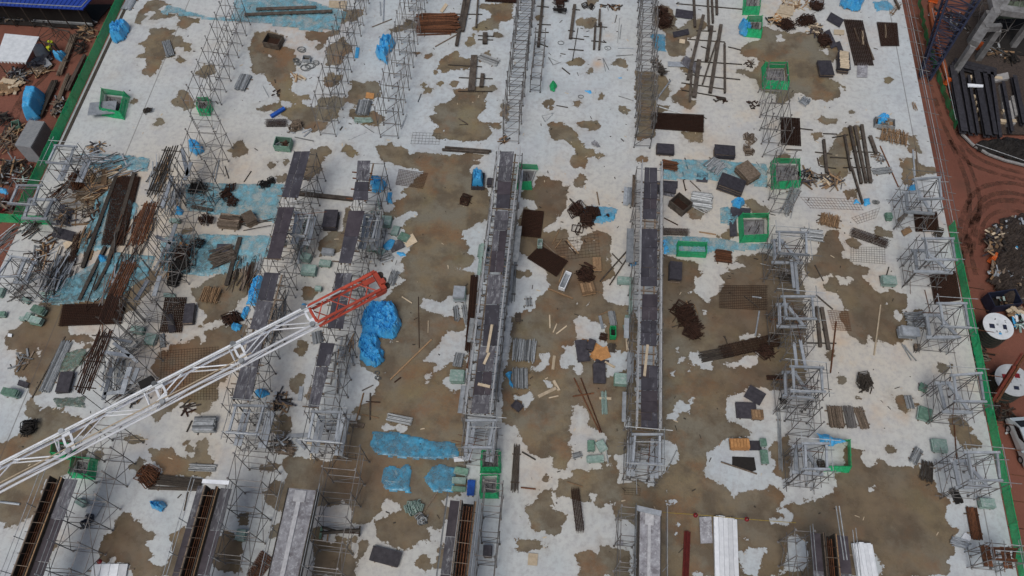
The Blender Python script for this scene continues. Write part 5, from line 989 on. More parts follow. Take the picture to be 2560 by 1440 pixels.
for cx,cy,rx,ry,d,n,h,mm,sz in [(1400,8,16,14,'dark tangled rebar loop heap',40,.7,'rust',.35),(1395,30,14,8,'dark tangled rebar loop heap',14,.3,'black',.4),(1470,17,16,6,'row of small dark steel loops',10,.1,'dark',.3),(1655,35,16,14,'dark tangled rebar loop heap',40,.7,'rust',.45),(1665,60,18,14,'dark tangled rebar loop heap',40,.5,'rust',.45),(1962,62,18,16,'black rebar loop heap',46,.8,'rust',.4),(2008,55,18,14,'black rebar loop heap',46,.8,'rust',.45),(2042,18,12,14,'black rebar loop heap',40,.7,'rust',.4),(2055,105,16,12,'brown wispy rebar loop heap',34,.3,'rust',.5),
(500,477,22,14,'black rebar loop heap',46,.7,'black',.42),(573,480,12,8,'square dark rebar loop stack',18,.5,'rust',.35),(588,505,12,8,'square dark rebar loop stack',18,.5,'rust',.35),(565,495,10,7,'square dark rebar loop stack',16,.4,'rust',.35),(663,465,9,9,'black rebar loop heap',20,.5,'black',.25),(678,455,7,7,'black rebar loop heap',14,.5,'black',.25),(455,640,22,16,'dark rebar loop heap',50,.8,'rust',.45),(460,665,20,14,'dark rebar loop heap',44,.7,'black',.45),(440,695,18,12,'black rebar loop heap',34,.5,'black',.42),(500,612,14,8,'dark rebar loop heap',20,.3,'black',.4),
(515,553,12,8,'wispy brown wire heap',24,.3,'rust',.3),(190,460,20,18,'wispy brown wire heap',44,.8,'rustl',.5),(580,800,16,12,'dark wispy wire heap',34,.6,'rust',.4),(1440,530,12,12,'dark bushy wire heap',34,.6,'rust',.45),(1465,555,16,16,'black rebar loop heap',50,.9,'rust',.45),(1478,535,14,12,'black rebar loop heap',40,.7,'rust',.4),(1448,577,12,7,'dark square steel frame',4,.2,'rust',.5),(1710,790,26,26,'dark brushy rebar rod heap',70,.9,'rust',.6),(1735,830,14,18,'brown brushy rebar rod heap',40,.4,'rust',.5),(1463,690,16,26,'flat brown rebar loop spread',40,.25,'rust',.5),
(2162,963,14,16,'round dark twig and wire heap',40,.7,'dark',.4),(75,1075,12,12,'black rebar loop heap',34,.6,'black',.4),(375,1190,22,16,'bushy brown wire end',40,.6,'rustl',.5),(735,318,20,16,'spiky grey brown offcut heap',40,.5,'woodg',.35),(1656,178,14,9,'spiky grey brown offcut heap',24,.4,'dark',.3),(370,280,7,6,'small dark clamp heap',14,.3,'dark',.2),(1035,1268,14,16,'round grey coupler heap',46,.5,'gpanel',.25),(1060,1297,8,8,'small grey rag heap',14,.4,'galv',.25),(1870,350,10,10,'pale twig heap',18,.2,'woodg',.3),(1873,382,10,8,'round fitting heap',24,.3,'woodg',.25),(2005,258,12,9,'pale grey scrap heap',18,.2,'alu',.3),(2345,590,8,8,'small dark wire heap',14,.3,'dark',.25),(1490,365,10,7,'pale grey dust heap',10,.1,'concd',.2),(1165,500,14,8,'brown wire heap on a dry patch',20,.2,'rust',.35),(2048,1170,8,10,'dark clamp heap',14,.4,'dark',.25),(1920,880,20,8,'dark bar end heap',24,.3,'rust',.5),(1955,1003,6,6,'dark rag heap',10,.3,'black',.2),(222,1308,5,14,'dark and pink clothing heap',10,.3,'cloth',.25)]:
    stirrups(cx,cy,rx,ry,d,n,h,mm,sz)
# ================================================================ boards, plywood, panels
for a in [(1640,377,1683,380,24,.45),(1783,387,1834,390,24,.8),(2056,160,2064,196,34,.5),(1795,460,1855,482,30,.9),(833,537,826,580,34,.8),(1687,664,1685,708,30,.8),(481,766,475,815,24,.45),(425,790,435,834,15,.25),(173,935,161,985,32,.5),(1497,912,1498,962,30,.4),(1452,855,1459,908,30,.4),(1838,1028,1888,1030,38,.35),(928,1384,1000,1402,38,.35),(1220,1368,1219,1396,20,.7),(1468,867,1484,872,26,.7),(1284,1010,1302,1025,20,.4),(1640,468,1690,476,22,.25),(545,624,576,624,20,.3),(490,770,480,810,0.1,.1)][:-1]:
    ply(*a[:5],h=a[5])
ply(1848,421,1882,456,34,.8,desc='rough grey brown plywood stack',m='woodg')
ply(2103,143,2104,186,28,.8,desc='black sheet stack topped with pale boards',top='cream')
ply(1846,1113,1847,1114,.1,.1) if False else None
ply(1822,1113,1870,1114,26,.5,desc='orange ribbed ply crate on black boards',m='orply',top='orply')
ply(1876,1039,1905,1040,24,.4,desc='small orange timber crate on black boards',m='wood',top='wood')
ply(1452,728,1485,722,28,.4,desc='tilted orange timber pallet',m='wood',top='wood')
ply(1482,663,1503,663,34,.2,desc='slatted timber pallet',m='wood',top='wood')
ply(616,560,640,548,28,.8,desc='brown timber box',m='woodg')
ply(1190,455,1240,462,0.1,.1) if False else ply(1219,462,1238,463,16,.6)
ply(1725,520,1728,520,0.1,.1) if False else None
for q,d,mm in [(rq(1710,38,44,20,8),'tilted black board','ply'),(rq(1702,85,40,14,-12),'grey board','ply'),(rq(2087,52,38,22,30),'grey board','ply'),(rq(1672,462,44,18,3),'black board','ply'),(rq(1665,483,44,14,12),'grey board','decks'),(rq(1755,445,28,24,5),'black board','ply'),(rq(1832,568,18,50,-3),'narrow black board','ply'),(rq(1850,533,50,22,4),'black board','ply'),(rq(1886,990,46,34,30),'black board tilted on its corner','ply'),([(1830,1142),(1885,1144),(1890,1176),(1878,1180),(1830,1165)],'black board lying flat on pale slab','black'),
 (rq(1888,1115,30,24),'black board beside the orange crate','ply'),(rq(547,634,54,22,2),'black board','ply'),(rq(165,530,36,26,20),'grey board','decks'),(rq(160,588,52,26,15),'black board','ply'),(rq(180,608,40,16,-25),'pale board','cream'),(rq(1332,1399,24,30,4),'pale square board','cream'),(rq(1495,880,40,30,35),'orange ply board','orply'),(rq(1470,860,34,18,10),'orange ply board','orply'),(rq(1510,885,26,30,-20),'orange ply board','orply'),(rq(1490,895,30,16,40),'orange ply board','orply'),(rq(1505,905,34,10,5),'black board','ply'),(rq(1025,603,30,24,-30),'pale board','cream'),(rq(992,615,36,24,-25),'black board','decks'),
 (rq(2075,100,46,16,65),'bent grey board','ply'),(rq(2100,125,40,12,70),'bent grey board','ply'),(rq(2155,178,26,34,2),'clear plastic covered board','concd'),(rq(2097,82,26,12,3),'pale board','cream'),(rq(1955,42,36,22,30),'pale ply board','cream'),(rq(1965,28,36,22,10),'pale ply board','cream'),(rq(1945,52,30,20,40),'orange ply board','orply'),(rq(845,13,44,18,2),'pale board under the scaffold','cream'),(rq(925,240,20,14,10),'red brown board','orply'),(rq(1110,22,8,24,35),'pale angled board','cream'),(rq(240,430,60,10,-60),'ribbed pale board','wood'),(rq(262,450,14,46,5),'ribbed pale board','wood'),(rq(250,468,44,10,8),'ribbed pale board','wood'),(rq(222,475,14,24,-30),'ribbed pale board','wood'),(rq(220,493,24,12,-40),'ribbed pale board','wood'),(rq(460,620,26,20,20),'orange ply board','orply'),
 (rq(238,1270,30,40,30),'grey board','alu'),(rq(690,1000,10,40,8),'pale narrow board','alu'),(rq(752,985,10,36,8),'pale narrow board','alu'),(rq(1727,165,50,24,35),'grey sheet','decks'),(rq(1697,163,56,12,2),'rolled grey sheet','alu'),(rq(1705,105,14,10,8),'pale board','cream'),(rq(2415,1345,22,18,35),'white square board','white'),(rq(70,385,10,10),'',''),(rq(1555,1392,14,14,0),'',''),(rq(1552,1357,12,14,2),'small pale box lid','concd'),(rq(2265,580,24,16,-30),'pale board','wood'),(rq(2320,550,18,28,10),'slatted cream board','cream'),(rq(2255,545,30,10,-40),'brown board','woodg'),(rq(60,962,26,14,20),'dark gridded panel','ply'),(rq(27,840,10,8,10),'small white scrap','white'),(rq(425,740,30,10,3),'white slotted board','gpanel')]:
    if d: sheet(q,d,mm,U(.04,.16))
for a in [(105,782,28,24,20,.7),(97,808,30,22,12,.6),(75,795,14,24,15,.4),(35,988,38,24,10,.7),(380,852,28,32,8,.5),(350,832,30,20,5,.6),(775,682,36,26,5,.6),(815,663,30,18,4,.5),(768,650,24,20,15,.6),(965,560,30,28,5,.6),(989,580,18,24,12,.3),(1010,597,24,22,25,.3),(930,625,26,14,3,.4),(952,632,20,18,30,.3),(1207,633,22,34,4,.5),(798,726,16,14,4,.5),(1144,945,36,34,2,.5),(1550,955,34,34,3,.7),(1569,800,14,18,4,.4),(1562,707,40,20,2,.5),(2217,708,36,26,3,.6),(2307,1040,36,34,18,.5),(1477,1118,18,30,0,.5),(1503,1118,22,32,-25,.5),(1487,1151,42,20,-3,.5),(1905,1110,16,22,0,.4),(1908,1145,18,38,2,.5),(2343,1118,36,34,5,.5),(1153,1181,34,20,12,.4),(1148,1204,34,20,4,.4),(1147,1224,34,16,4,.3),(208,1258,24,22,30,.4),(607,1340,22,34,4,.6),(2460,1262,38,28,5,.6),(440,555,26,12,3,.3),(60,800,14,10,3,.3),(5,735,16,24,3,.4),(70,755,20,16,30,.4),(10,790,20,14,0,.4),(1165,735,8,8,0,.2)][:-1]:
    panels(*a[:5],h=a[5],m=('gpanel','gpanel2') if U(0,1)<.6 else ('gpanel',))
panels(822,634,30,18,4,.5,'pale grey panel stack',('alu',)); panels(1150,742,30,36,2,.8,'pale grey panel stack',('alu','gpanel')); panels(2263,838,44,30,6,.9,'pale wrapped block bale',('alu',),jit=.1); panels(2290,872,16,16,5,.4,'small brown block pallet',('woodg',)); panels(1178,1222,20,40,4,.3,'deep blue panel frame',('tarpd',)) ; panels(2305,972,22,18,25,.3,'small dark green frame',('gpanel2',)); panels(2218,546,16,18,0,.5,'small dark green bundle',('gpanel2',)); panels(700,610,30,18,5,.4,'pale grey panel stack',('alu',)); panels(1110,370,2,2) if False else None
skip(682,98,40,26,12,.7,'open brown bin','beam','rust',False); skip(1703,505,44,32,38,.9,'tilted open brown bin','beam','rust',False); skip(706,355,40,24,5,.8,'dark green skip full of scrap','gpanel2'); skip(1533,828,15,26,2,.7,'bright green open bin','greens','black',False); skip(1413,700,16,44,20,.5,'gridded pale box','white','alu',False); skip(1350,607,12,18,3,.6,'small pale box on the wet slab','gpanel','alu',False); skip(1195,450,32,36,2,.5,'dark bin under the blue cover','ply','black',False); skip(766,145,20,12,3,.4,'small grey box','galv','dark',False); skip(2213,305,50,20,8,.5,'low grey trolley','galv','wood',True)
for x,y,r,n in [(755,126,10,3),(742,152,7,4),(748,160,6,3),(790,158,8,2),(775,165,12,2),(765,172,14,2),(2189,508,6,4),(945,945,6,2),(945,930,6,2),(1402,108,8,1),(1450,240,8,1),(1520,120,10,1)]: coil(x,y,r,'coil of grey hose',n=n,sq=.8)
# ================================================================ steel beams and their bearers
B_='brown grey steel beam'
for a in [(1162,-6,1141,112,8),(1172,-6,1156,76,9),(1195,-6,1190,66,4),(1182,137,1174,226,9),(1190,137,1183,226,8),(1207,183,1203,215,10),(1213,80,1212,107,12),(1357,-6,1346,115,7),(1437,10,1426,94,8),(1489,55,1485,121,5),(1503,55,1498,122,5),(1500,22,1498,60,5),(1735,-6,1738,65,6),(1759,36,1720,197,8),(1770,-6,1773,75,5),(1780,-6,1783,55,5),(1792,-6,1793,34,6),(1780,63,1767,150,9),(1803,60,1776,230,9),(1792,100,1757,208,4),(1812,107,1813,230,5),(1748,148,1736,241,11),(1730,175,1725,252,5),
 (2125,313,2155,457,7),(2138,313,2167,455,7),(2155,310,2178,455,8),(2112,335,2128,425,5),(2176,338,2192,382,8),(2130,415,2158,508,4),(2060,347,2068,430,7),(290,440,205,668,9),(335,430,270,655,9),(262,615,197,750,8),(272,655,235,725,7),(170,640,130,717,7),(600,592,565,712,10),(2043,765,2052,866,8),(2055,767,2073,873,9),(640,22,790,17,7),(610,36,830,27,7),(1112,367,1228,376,4),(1105,372,1222,380,4),(745,482,880,496,9),(478,515,530,525,8),(2238,-4,2250,20,4),(450,588,460,612,6)]:
    ibeam(*a,m='beam' if a[0]>600 else 'dark',desc=B_ if a[0]>600 else 'long dark steel rail',h=.22)
for a in [(1120,163,1205,168),(1147,195,1232,198),(1145,229,1231,230),(1195,90,1235,92),(1195,100,1233,101),(1343,16,1372,19),(1343,62,1377,63),(1336,81,1372,82),(1342,108,1370,118),(1430,24,1450,26),(1420,77,1437,79),(1423,95,1460,100),(1420,124,1459,127),(1484,67,1518,69),(1478,103,1516,107),(1740,78,1790,79),(1719,99,1812,106),(1752,117,1775,125),(1715,153,1855,162),(1712,186,1850,200),(1703,208,1812,224),(1704,226,1814,246),(1820,118,1852,126),(1690,10,1855,24),(2057,335,2092,336),(2037,381,2080,386),(2075,394,2130,397),(2130,380,2198,382),(2107,420,2178,419),(2050,417,2090,422),(2017,858,2090,859),(1126,36,1206,37),(1997,322,2032,326),(1965,375,2004,376),(2080,345,2120,338),(25,743,80,745),(1395,1305,1402,1306)][:-1]: bearer(*a)
# ================================================================ loose poles and planks
for a,mm,d in [((1445,70,1431,152,2.2),'dark','long thin steel pole'),((80,995,163,842,3),'beam','long thin steel pole'),((2090,805,2076,932,4),'rustl','long rusty pole'),((2201,763,2185,888,4),'cream','long pale timber pole'),((2040,738,2082,774,4),'dark','dark steel pole'),((1435,945,1500,1082,3.5),'rustl','long rusty pole'),((1452,945,1504,1082,3.5),'rustl','long rusty pole'),((1432,991,1485,983,3.5),'rustl','short rusty pole'),((1577,617,1500,704,4),'beam','long brown pole'),((1577,632,1524,713,4),'beam','long brown pole'),((1530,634,1555,660,3),'dark','dark steel pole'),
 ((1079,849,976,949,4),'wood','long brown timber pole'),((1046,742,1048,870,2),'rust','long thin steel pole'),((1071,802,1070,832,2.5),'cream','short pale pole'),((909,983,891,1052,4),'wood','timber pole'),((926,983,925,1050,4),'beam','brown pole'),((915,1004,951,1006,3),'rust','short rusty pole'),((1002,944,986,956,3.5),'rust','short rusty pole'),((933,963,905,977,3),'beam','brown pole'),((1005,742,1030,758,3),'cream','short pale pole'),((905,1036,947,1045,3),'wood','timber pole'),((1130,1175,1050,1296,3.5),'woodg','long pale brown pole'),((965,1196,995,1167,2.5),'wood','short timber pole'),((972,1212,1004,1199,2.5),'cream','short pale pole'),
 ((1305,1130,1339,1150,4),'dark','dark steel pole'),((1417,1204,1457,1217,3),'wood','timber pole'),((1302,1219,1339,1223,4),'rustl','short rusty pole'),((1512,1105,1520,1157,3.5),'galv','grey steel pole'),((1692,1125,1667,1177,2.5),'galv','thin grey pole'),((1802,1155,1892,1185,4),'woodg','long pale brown pole'),((0,1255,50,1261,6),'alu','grey steel pole'),((470,1230,460,1277,3),'woodg','timber pole'),((313,1100,370,1098,2.5),'cream','thin pale pole'),((480,1052,467,1080,4),'beam','brown pole'),((455,920,458,965,2),'wood','thin timber pole'),((1497,788,1525,777,3),'wood','short timber pole'),
 ((1545,120,1583,121,4),'alu','grey steel pole'),((1540,140,1583,137,2),'galv','thin grey pole'),((1546,240,1584,252,2),'galv','thin grey pole'),((1640,250,1676,202,4),'alu','grey steel pole'),((1640,265,1722,290,3),'galv','thin grey pole'),((1371,143,1383,162,2),'galv','thin grey triangle bar'),((1371,143,1400,157,2),'galv','thin grey triangle bar'),((1383,162,1402,156,2),'galv','thin grey triangle bar'),((1405,170,1425,186,3),'dark','dark steel pole'),((1507,146,1514,178,2),'galv','thin grey triangle bar'),((1508,146,1522,174,2),'galv','thin grey triangle bar'),((1391,264,1420,269,2.5),'dark','dark steel pole'),((1355,290,1363,305,2),'galv','thin grey triangle bar'),((1355,290,1384,282,2),'galv','thin grey triangle bar'),((1363,305,1384,283,2),'galv','thin grey triangle bar'),((1401,134,1414,136,2),'dark','short dark rod'),((1459,91,1473,92,2),'dark','short dark rod'),((1544,107,1549,45,1.5),'galv','thin grey pole'),((1553,62,1549,98,2.5),'galv','thin grey pole'),((1537,57,1542,38,2),'dark','short dark rod'),
 ((1146,85,1088,117,3),'woodg','long pale brown pole'),((1148,312,1170,311,2),'dark','short dark rod'),((1147,297,1170,311,3),'beam','brown pole'),((1045,255,1053,235,2.5),'galv','thin grey pole'),((1002,323,1017,286,3),'galv','thin grey pole'),((1043,88,1128,85,4),'rustl','short rusty pole'),((870,350,917,330,1.8),'galv','thin grey pole'),((910,315,935,332,1.8),'galv','thin grey pole'),((737,343,785,353,2.5),'galv','thin grey pole'),((717,328,738,334,3),'alu','grey steel pole'),((755,332,778,322,4),'alu','grey steel pole'),((760,342,780,325,4),'alu','grey steel pole'),((850,326,856,317,3),'dark','short dark rod'),((895,262,905,272,2),'beam','brown pole'),((657,215,672,243,2),'galv','thin grey pole'),((930,68,980,48,2.5),'woodg','timber pole'),((952,40,950,5,3),'alu','grey steel pole'),((958,55,960,-5,4),'alu','grey steel pole'),
 ((537,455,548,400,3),'alu','grey steel pole'),((530,450,543,402,2),'galv','thin grey pole'),((562,415,572,446,2.5),'dark','dark steel pole'),((610,455,628,428,2.5),'dark','dark steel pole'),((200,452,258,417,4),'alu','pale grey beam across the sheeting'),((203,412,245,430,4),'alu','pale grey beam across the sheeting'),((230,385,272,398,4),'alu','pale grey beam across the sheeting'),((278,508,322,509,5),'alu','pale cross plank over the long mat'),((278,521,313,522,5),'cream','pale cross plank over the long mat'),((262,580,305,580,2.5),'wood','thin timber over the long mat'),((188,565,192,515,2.5),'wood','timber pole'),((145,660,178,658,2.5),'alu','grey steel pole'),((130,670,150,615,2),'cream','thin pale pole'),((170,640,120,655,2),'wood','thin timber pole'),((225,650,240,605,5),'wood','timber pole'),((180,562,230,560,5),'wood','timber pole'),((145,550,175,558,3),'wood','timber pole'),((165,668,215,655,2.5),'beam','brown pole'),
 ((2043,395,2048,415,2.5),'rust','short rusty pole'),((1962,427,1975,440,2.5),'dark','short dark rod'),((2200,365,2246,468,3),'rustl','long rusty pole'),((2282,375,2287,440,4),'alu','grey steel pole'),((2290,372,2294,432,3),'woodg','timber pole'),((1837,425,1865,462,5),'wood','timber pole'),((1712,395,1720,425,3),'dark','dark steel pole'),((1705,425,1712,450,3),'rust','short rusty pole'),((1708,450,1714,477,3),'rust','short rusty pole'),((1725,452,1752,478,2.5),'beam','brown pole'),((1732,398,1785,425,2),'galv','thin grey pole'),((1660,545,1695,563,3),'rust','short rusty pole'),((1748,580,1790,587,3.5),'wood','timber pole'),((1492,480,1498,513,3),'wood','timber pole'),((1424,497,1450,523,4),'dark','short dark rod'),((1397,577,1381,610,2.5),'wood','timber pole'),((1388,620,1405,598,2),'wood','thin timber pole'),((1412,602,1440,635,2.5),'rust','short rusty pole'),((1417,600,1447,634,2.5),'wood','timber pole'),((1355,603,1395,640,2.5),'woodg','timber pole'),((1390,640,1415,643,2.5),'wood','timber pole'),((1398,705,1410,672,2.5),'wood','timber pole'),((1468,595,1500,602,2),'wood','timber pole'),((1460,720,1508,733,2),'wood','thin timber pole'),
 ((1797,1115,1805,1100,2),'wood','timber pole'),((1880,742,1903,745,4),'alu','grey steel pole'),((1860,740,1897,770,3),'dark','dark steel pole'),((1888,840,1898,778,4),'alu','grey steel pole'),((1692,808,1713,765,2.5),'beam','brown pole'),((1680,818,1725,805,3),'beam','brown pole'),((1715,752,1738,790,2),'wood','thin timber pole'),((1735,760,1745,785,2),'wood','thin timber pole'),((1812,840,1818,860,2.5),'dark','dark steel pole'),((2037,663,2058,703,3),'dark','dark steel pole'),((2215,692,2222,668,3),'dark','dark steel pole'),((2199,690,2201,705,3),'dark','dark steel pole'),((2147,982,2175,965,2.5),'dark','short dark rod'),((2175,985,2180,970,2.5),'rust','short rusty pole'),((2385,1060,2392,1150,3),'rustl','long rusty pole'),((2370,975,2378,935,2.5),'rustl','short rusty pole'),((2312,725,2325,780,2),'rustl','short rusty pole'),((2100,830,2073,910,0),'dark','')]:
    if d: pole(*a,mm,d)
for a,mm in [((1370,722,1433,747,3.5),'wood'),((1374,788,1375,820,3),'cream'),((1392,810,1383,831,3),'cream'),((1417,815,1391,835,3),'cream'),((1566,832,1569,876,7),'cream'),((1561,813,1567,833,10),'gpanel'),((1386,890,1382,924,7),'cream'),((1384,952,1398,977,7),'cream'),((1346,992,1392,970,8),'cream'),((1372,995,1396,990,3),'cream'),((1512,905,1537,919,5),'cream'),((1499,790,1507,822,7),'alu'),((2135,70,2147,105,4),'woodg'),((2156,78,2157,112,5),'cream'),((2213,62,2214,96,4),'cream'),((2168,110,2184,150,4),'woodg'),((1498,996,1528,997,6),'cream'),((850,1052,910,1066,12),'woodg'),((690,1092,770,1088,10),'alu'),((740,1098,765,1122,9),'alu'),((768,1105,812,1107,11),'cream'),((777,1150,779,1112,3),'cream'),((803,945,722,0,0),'x')]:
    if mm!='x': plank(*a,mm)
# ================================================================ scrap heaps on the slab
for cx,cy,rx,ry,d,mats,n,h,L in [(2015,445,22,24,'collapsed black and timber crate heap',('black','wood','ply','woodg'),34,1.0,(.5,1.7)),(2080,455,28,20,'slatted timber pallet heap',('cream','wood','woodg','ply'),34,.8,(.7,1.6)),(705,1008,24,22,'dark board and timber heap',('black','wood','ply','woodg'),34,.8,(.4,1.5)),(2040,75,14,22,'pale timber and board scrap heap',('cream','ply','woodg'),30,.4,(.4,1.4)),(1935,55,16,14,'tilted ply board heap',('cream','wood','black'),16,.6,(.6,1.4)),(1990,10,40,16,'spread of broken pale ply',('cream','wood'),40,.15,(.4,1.2)),(2195,395,14,10,'dark scrap heap',('woodg','galv'),12,.2,(.4,1.0)),(705,1110,18,18,'mixed plank scrap heap',('woodg','alu','dark'),30,.5,(.6,1.8)),(220,440,30,18,'ribbed board scrap heap',('wood','cream','woodg'),26,.4,(.6,1.6)),(165,545,26,24,'board and timber scrap heap',('wood','ply','woodg','decks'),36,.5,(.5,1.7)),(230,530,26,30,'dark scrap heap under the rails',('dark','rust','woodg'),30,.4,(.5,1.6)),(110,630,24,40,'mixed steel scrap heap',('dark','galv','wood','rust'),44,.4,(.6,2.0)),(240,370,20,14,'grey scrap heap',('ply','wood','galv'),24,.4,(.5,1.3)),(60,900,20,20,'grey tube scrap heap',('galv','woodg'),14,.2,(.6,1.4)),(1640,160,10,14,'brown scrap heap',('woodg','dark'),16,.3,(.3,.9)),(690,235,10,10,'little dark scrap heap',('dark','rust'),10,.2,(.2,.5)),(1530,18,30,8,'rusty scrap strip',('rust','wood','dark'),24,.15,(.3,.9)),(1800,250,16,8,'little rusty scrap heap',('rust','dark'),14,.2,(.3,.7)),(1872,160,14,12,'little rusty scrap heap',('rust','dark','woodg'),14,.15,(.3,.8)),(1880,262,16,12,'little rusty scrap heap',('rust','dark'),16,.12,(.2,.6)),(748,195,14,8,'small pale plank heap',('cream','wood'),8,.2,(.8,1.4)),(300,170,4,4,'',(),0,0,(0,0)),(1905,560,6,30,'',(),0,0,(0,0)),(1260,350,10,10,'dark tool heap with a timber frame',('black','wood','rust'),18,.5,(.3,.9)),(310,405,20,14,'grey rod scrap on the teal sheet',('galv','dark'),16,.2,(.8,1.8)),(540,500,40,8,'thin rod scrap on the teal sheet',('dark','rust'),10,.06,(.8,1.8)),(1075,1125,40,14,'thin rod scrap on the bright sheet',('rust','beam'),9,.05,(.5,1.6)),(985,1200,14,20,'thin stick scrap on the torn sheet',('cream','woodg'),6,.05,(.5,1.2)),(340,1000,16,14,'dark scrap under the boom',('dark','black','wood'),14,.3,(.4,1.0)),(470,1020,20,10,'thin rod scrap',('rust','dark'),8,.08,(.6,1.5)),(2395,1100,10,10,'',(),0,0,(0,0)),(1520,540,8,6,'rusty clamp heap on the crinkled sheet',('rust','galv'),14,.2,(.15,.4))]:
    if n: pile(cx,cy,rx,ry,d,mats,n,h,L)
# the green trestle beam
t=thing('trestle_beam','long green trestle with rusty rods beside the white splattered beam','trestle',P(850,1325),0)
c=P(850,1325)
for a_,b_,mm,r_ in [((800,1345,.1),(805,1318,1.2),'gpanel2',.09),((805,1332,1.1),(900,1325,.9),'dark',.14),((800,1330,.9),(898,1333,.8),'rust',.05),((898,1340,.1),(900,1316,1.1),'dark',.07),((805,1318,1.2),(842,1328,.8),'dark',.1),((820,1335,.8),(818,1355,.05),'wood',.06)]:
    MB().bar(P(*a_)-c,P(*b_)-c,r_,6).build('trestle_bar' if mm!='wood' else 'prop',M[mm],t)
# small litter scattered over the clean slab: little sticks, clamps and stones, alike and countless
V=MB()
for i in range(420):
    x,y=U(XL+4,XR-3),U(11,70); s_=U(.03,.16)
    V.box((x,y,.02),(U(.05,.5) if i%3 else s_,s_*.6,.035),U(0,3.1))
o=V.build('small_litter',M['dark']); o['kind']='stuff'; o['label']='countless small dark bits of litter scattered over the slab'; o['category']='litter'
V=MB()
for i in range(170):
    x,y=U(XL+4,XR-3),U(11,70)
    V.box((x,y,.02),(U(.05,.4),U(.03,.08),.03),U(0,3.1))
o=V.build('pale_litter',M['cream']); o['kind']='stuff'; o['label']='countless pale chips and splinters scattered over the slab'; o['category']='litter'
# marker line with two red balls
t=tag(MB().path([P(1658,1281,1.0),P(1735,1286,.9),P(1868,1298,.9),P(1990,1307,1.0)],.022,5).build('marker_rope',mat('yellow rope',(.5,.36,.05),.7),None),'yellow marker rope strung from the speckled beam over wet slab','rope')
def ball(x,y,l):
    import bmesh
    b=bmesh.new(); bmesh.ops.create_uvsphere(b,u_segments=20,v_segments=12,radius=.18); me=bpy.data.meshes.new('marker_ball'); b.to_mesh(me); b.free(); me.materials.append(M['maroonb'])
    for p in me.polygons: p.use_smooth=True
    k=link('marker_ball',me,None,P(x,y,.9)); MB().cyl((0,0,.17),.05,.07,8).build('rope_eye',M['dark'],k); tag(k,l,'marker ball','red balls on the marker rope')
M['maroonb']=mat('dark red gloss',(.25,.02,.025),.3)
ball(1739,1288,'dark red ball on the yellow rope beside the cement splashed board'); ball(1867,1298,'dark red ball on the yellow rope farther from the speckled beam')
ball(249,1404,'red ball at the corner of the white box sections')
# ================================================================ fences along the slab
def fence(X,ya,yb,label,lean,h=1.25,seg=2.4,gap=()):
    t=thing('net_fence',label,'fence',(X,ya,0)); n=int((yb-ya)/seg); 
    pm=MB().bar((0,0,-.2),(lean,0,h+.15),.03,5).mesh('post',M['greens'])
    for i in range(n):
        V=[];F=[];k=6
        for u in range(k+1):
            for v in range(4):
                q=v/3; V.append((lean*q+.05*math.sin(u*1.9+i)*q+U(-.02,.02),seg*(i+u/k),h*q+.04*math.sin(u*1.3+i*2)*q))
        for u in range(k):
            for v in range(3): F.append((u*4+v,u*4+v+1,u*4+v+5,u*4+v+4))
        me=bpy.data.meshes.new('net_panel'); me.from_pydata(V,[],F); me.materials.append(M['green']); link('net_panel',me,t)
        link('post',pm,t,(0,i*seg,0))
    MB().bar((lean,0,h),(lean,n*seg,h),.03,5).build('top_rail',M['greens'],t)
    return t
fence(XL-.1,P(60,560).y,P(300,5).y+2,'long green netted fence along the shed side of the slab',-.12,h=1.1)
fence(XR+.1,2,P(2372,560).y,'long green netted fence along the road side of the slab',.06,h=1.0)
t=fence(0,0,5.5,'short green netted fence turning off at the shed side corner',-.1); t.location=P(0,555); t.rotation_euler=(0,0,-math.pi/2+.02)
tag(MB().box((0,0,-.05),(.3,36,.1)).build('edge_shadow_strip',M['dark'],None,(XL+.4,62,.06)),'dark strip standing in for the shadow line beside the shed side fence','board')  # no real board: dark strip painted in for the thin shadow along the fence
# open edge with tube rails
t=thing('edge_rail','open edge guard of thin tubes along the road side beyond the net fence','guard rail',(XR,43,0))
Ly=P(2250,-10).y-43+2
for dx,z in ((.35,.1),(.75,-.2),(1.25,-.35)): MB().bar((dx,0,z),(dx,Ly,z),.03,5).build('rail',M['galv'],t)
om=MB().bar((-.3,0,.02),(1.6,0,-.35),.03,5).mesh('outrigger',M['scaf'])
for i in range(int(Ly/1.9)): link('outrigger',om,t,(0,i*1.9,0))
t2=thing('edge_rail','row of tube outriggers under the road side net fence','guard rail',(XR,4,0))
MB().bar((.9,0,-.3),(.9,39,-.3),.03,5).build('rail',M['scaf'],t2)
om=MB().bar((-.3,0,-.1),(2.4,0,-.5),.035,5).mesh('outrigger',M['rustl'])
for i in range(19): link('outrigger',om,t2,(0,i*2.05,0))
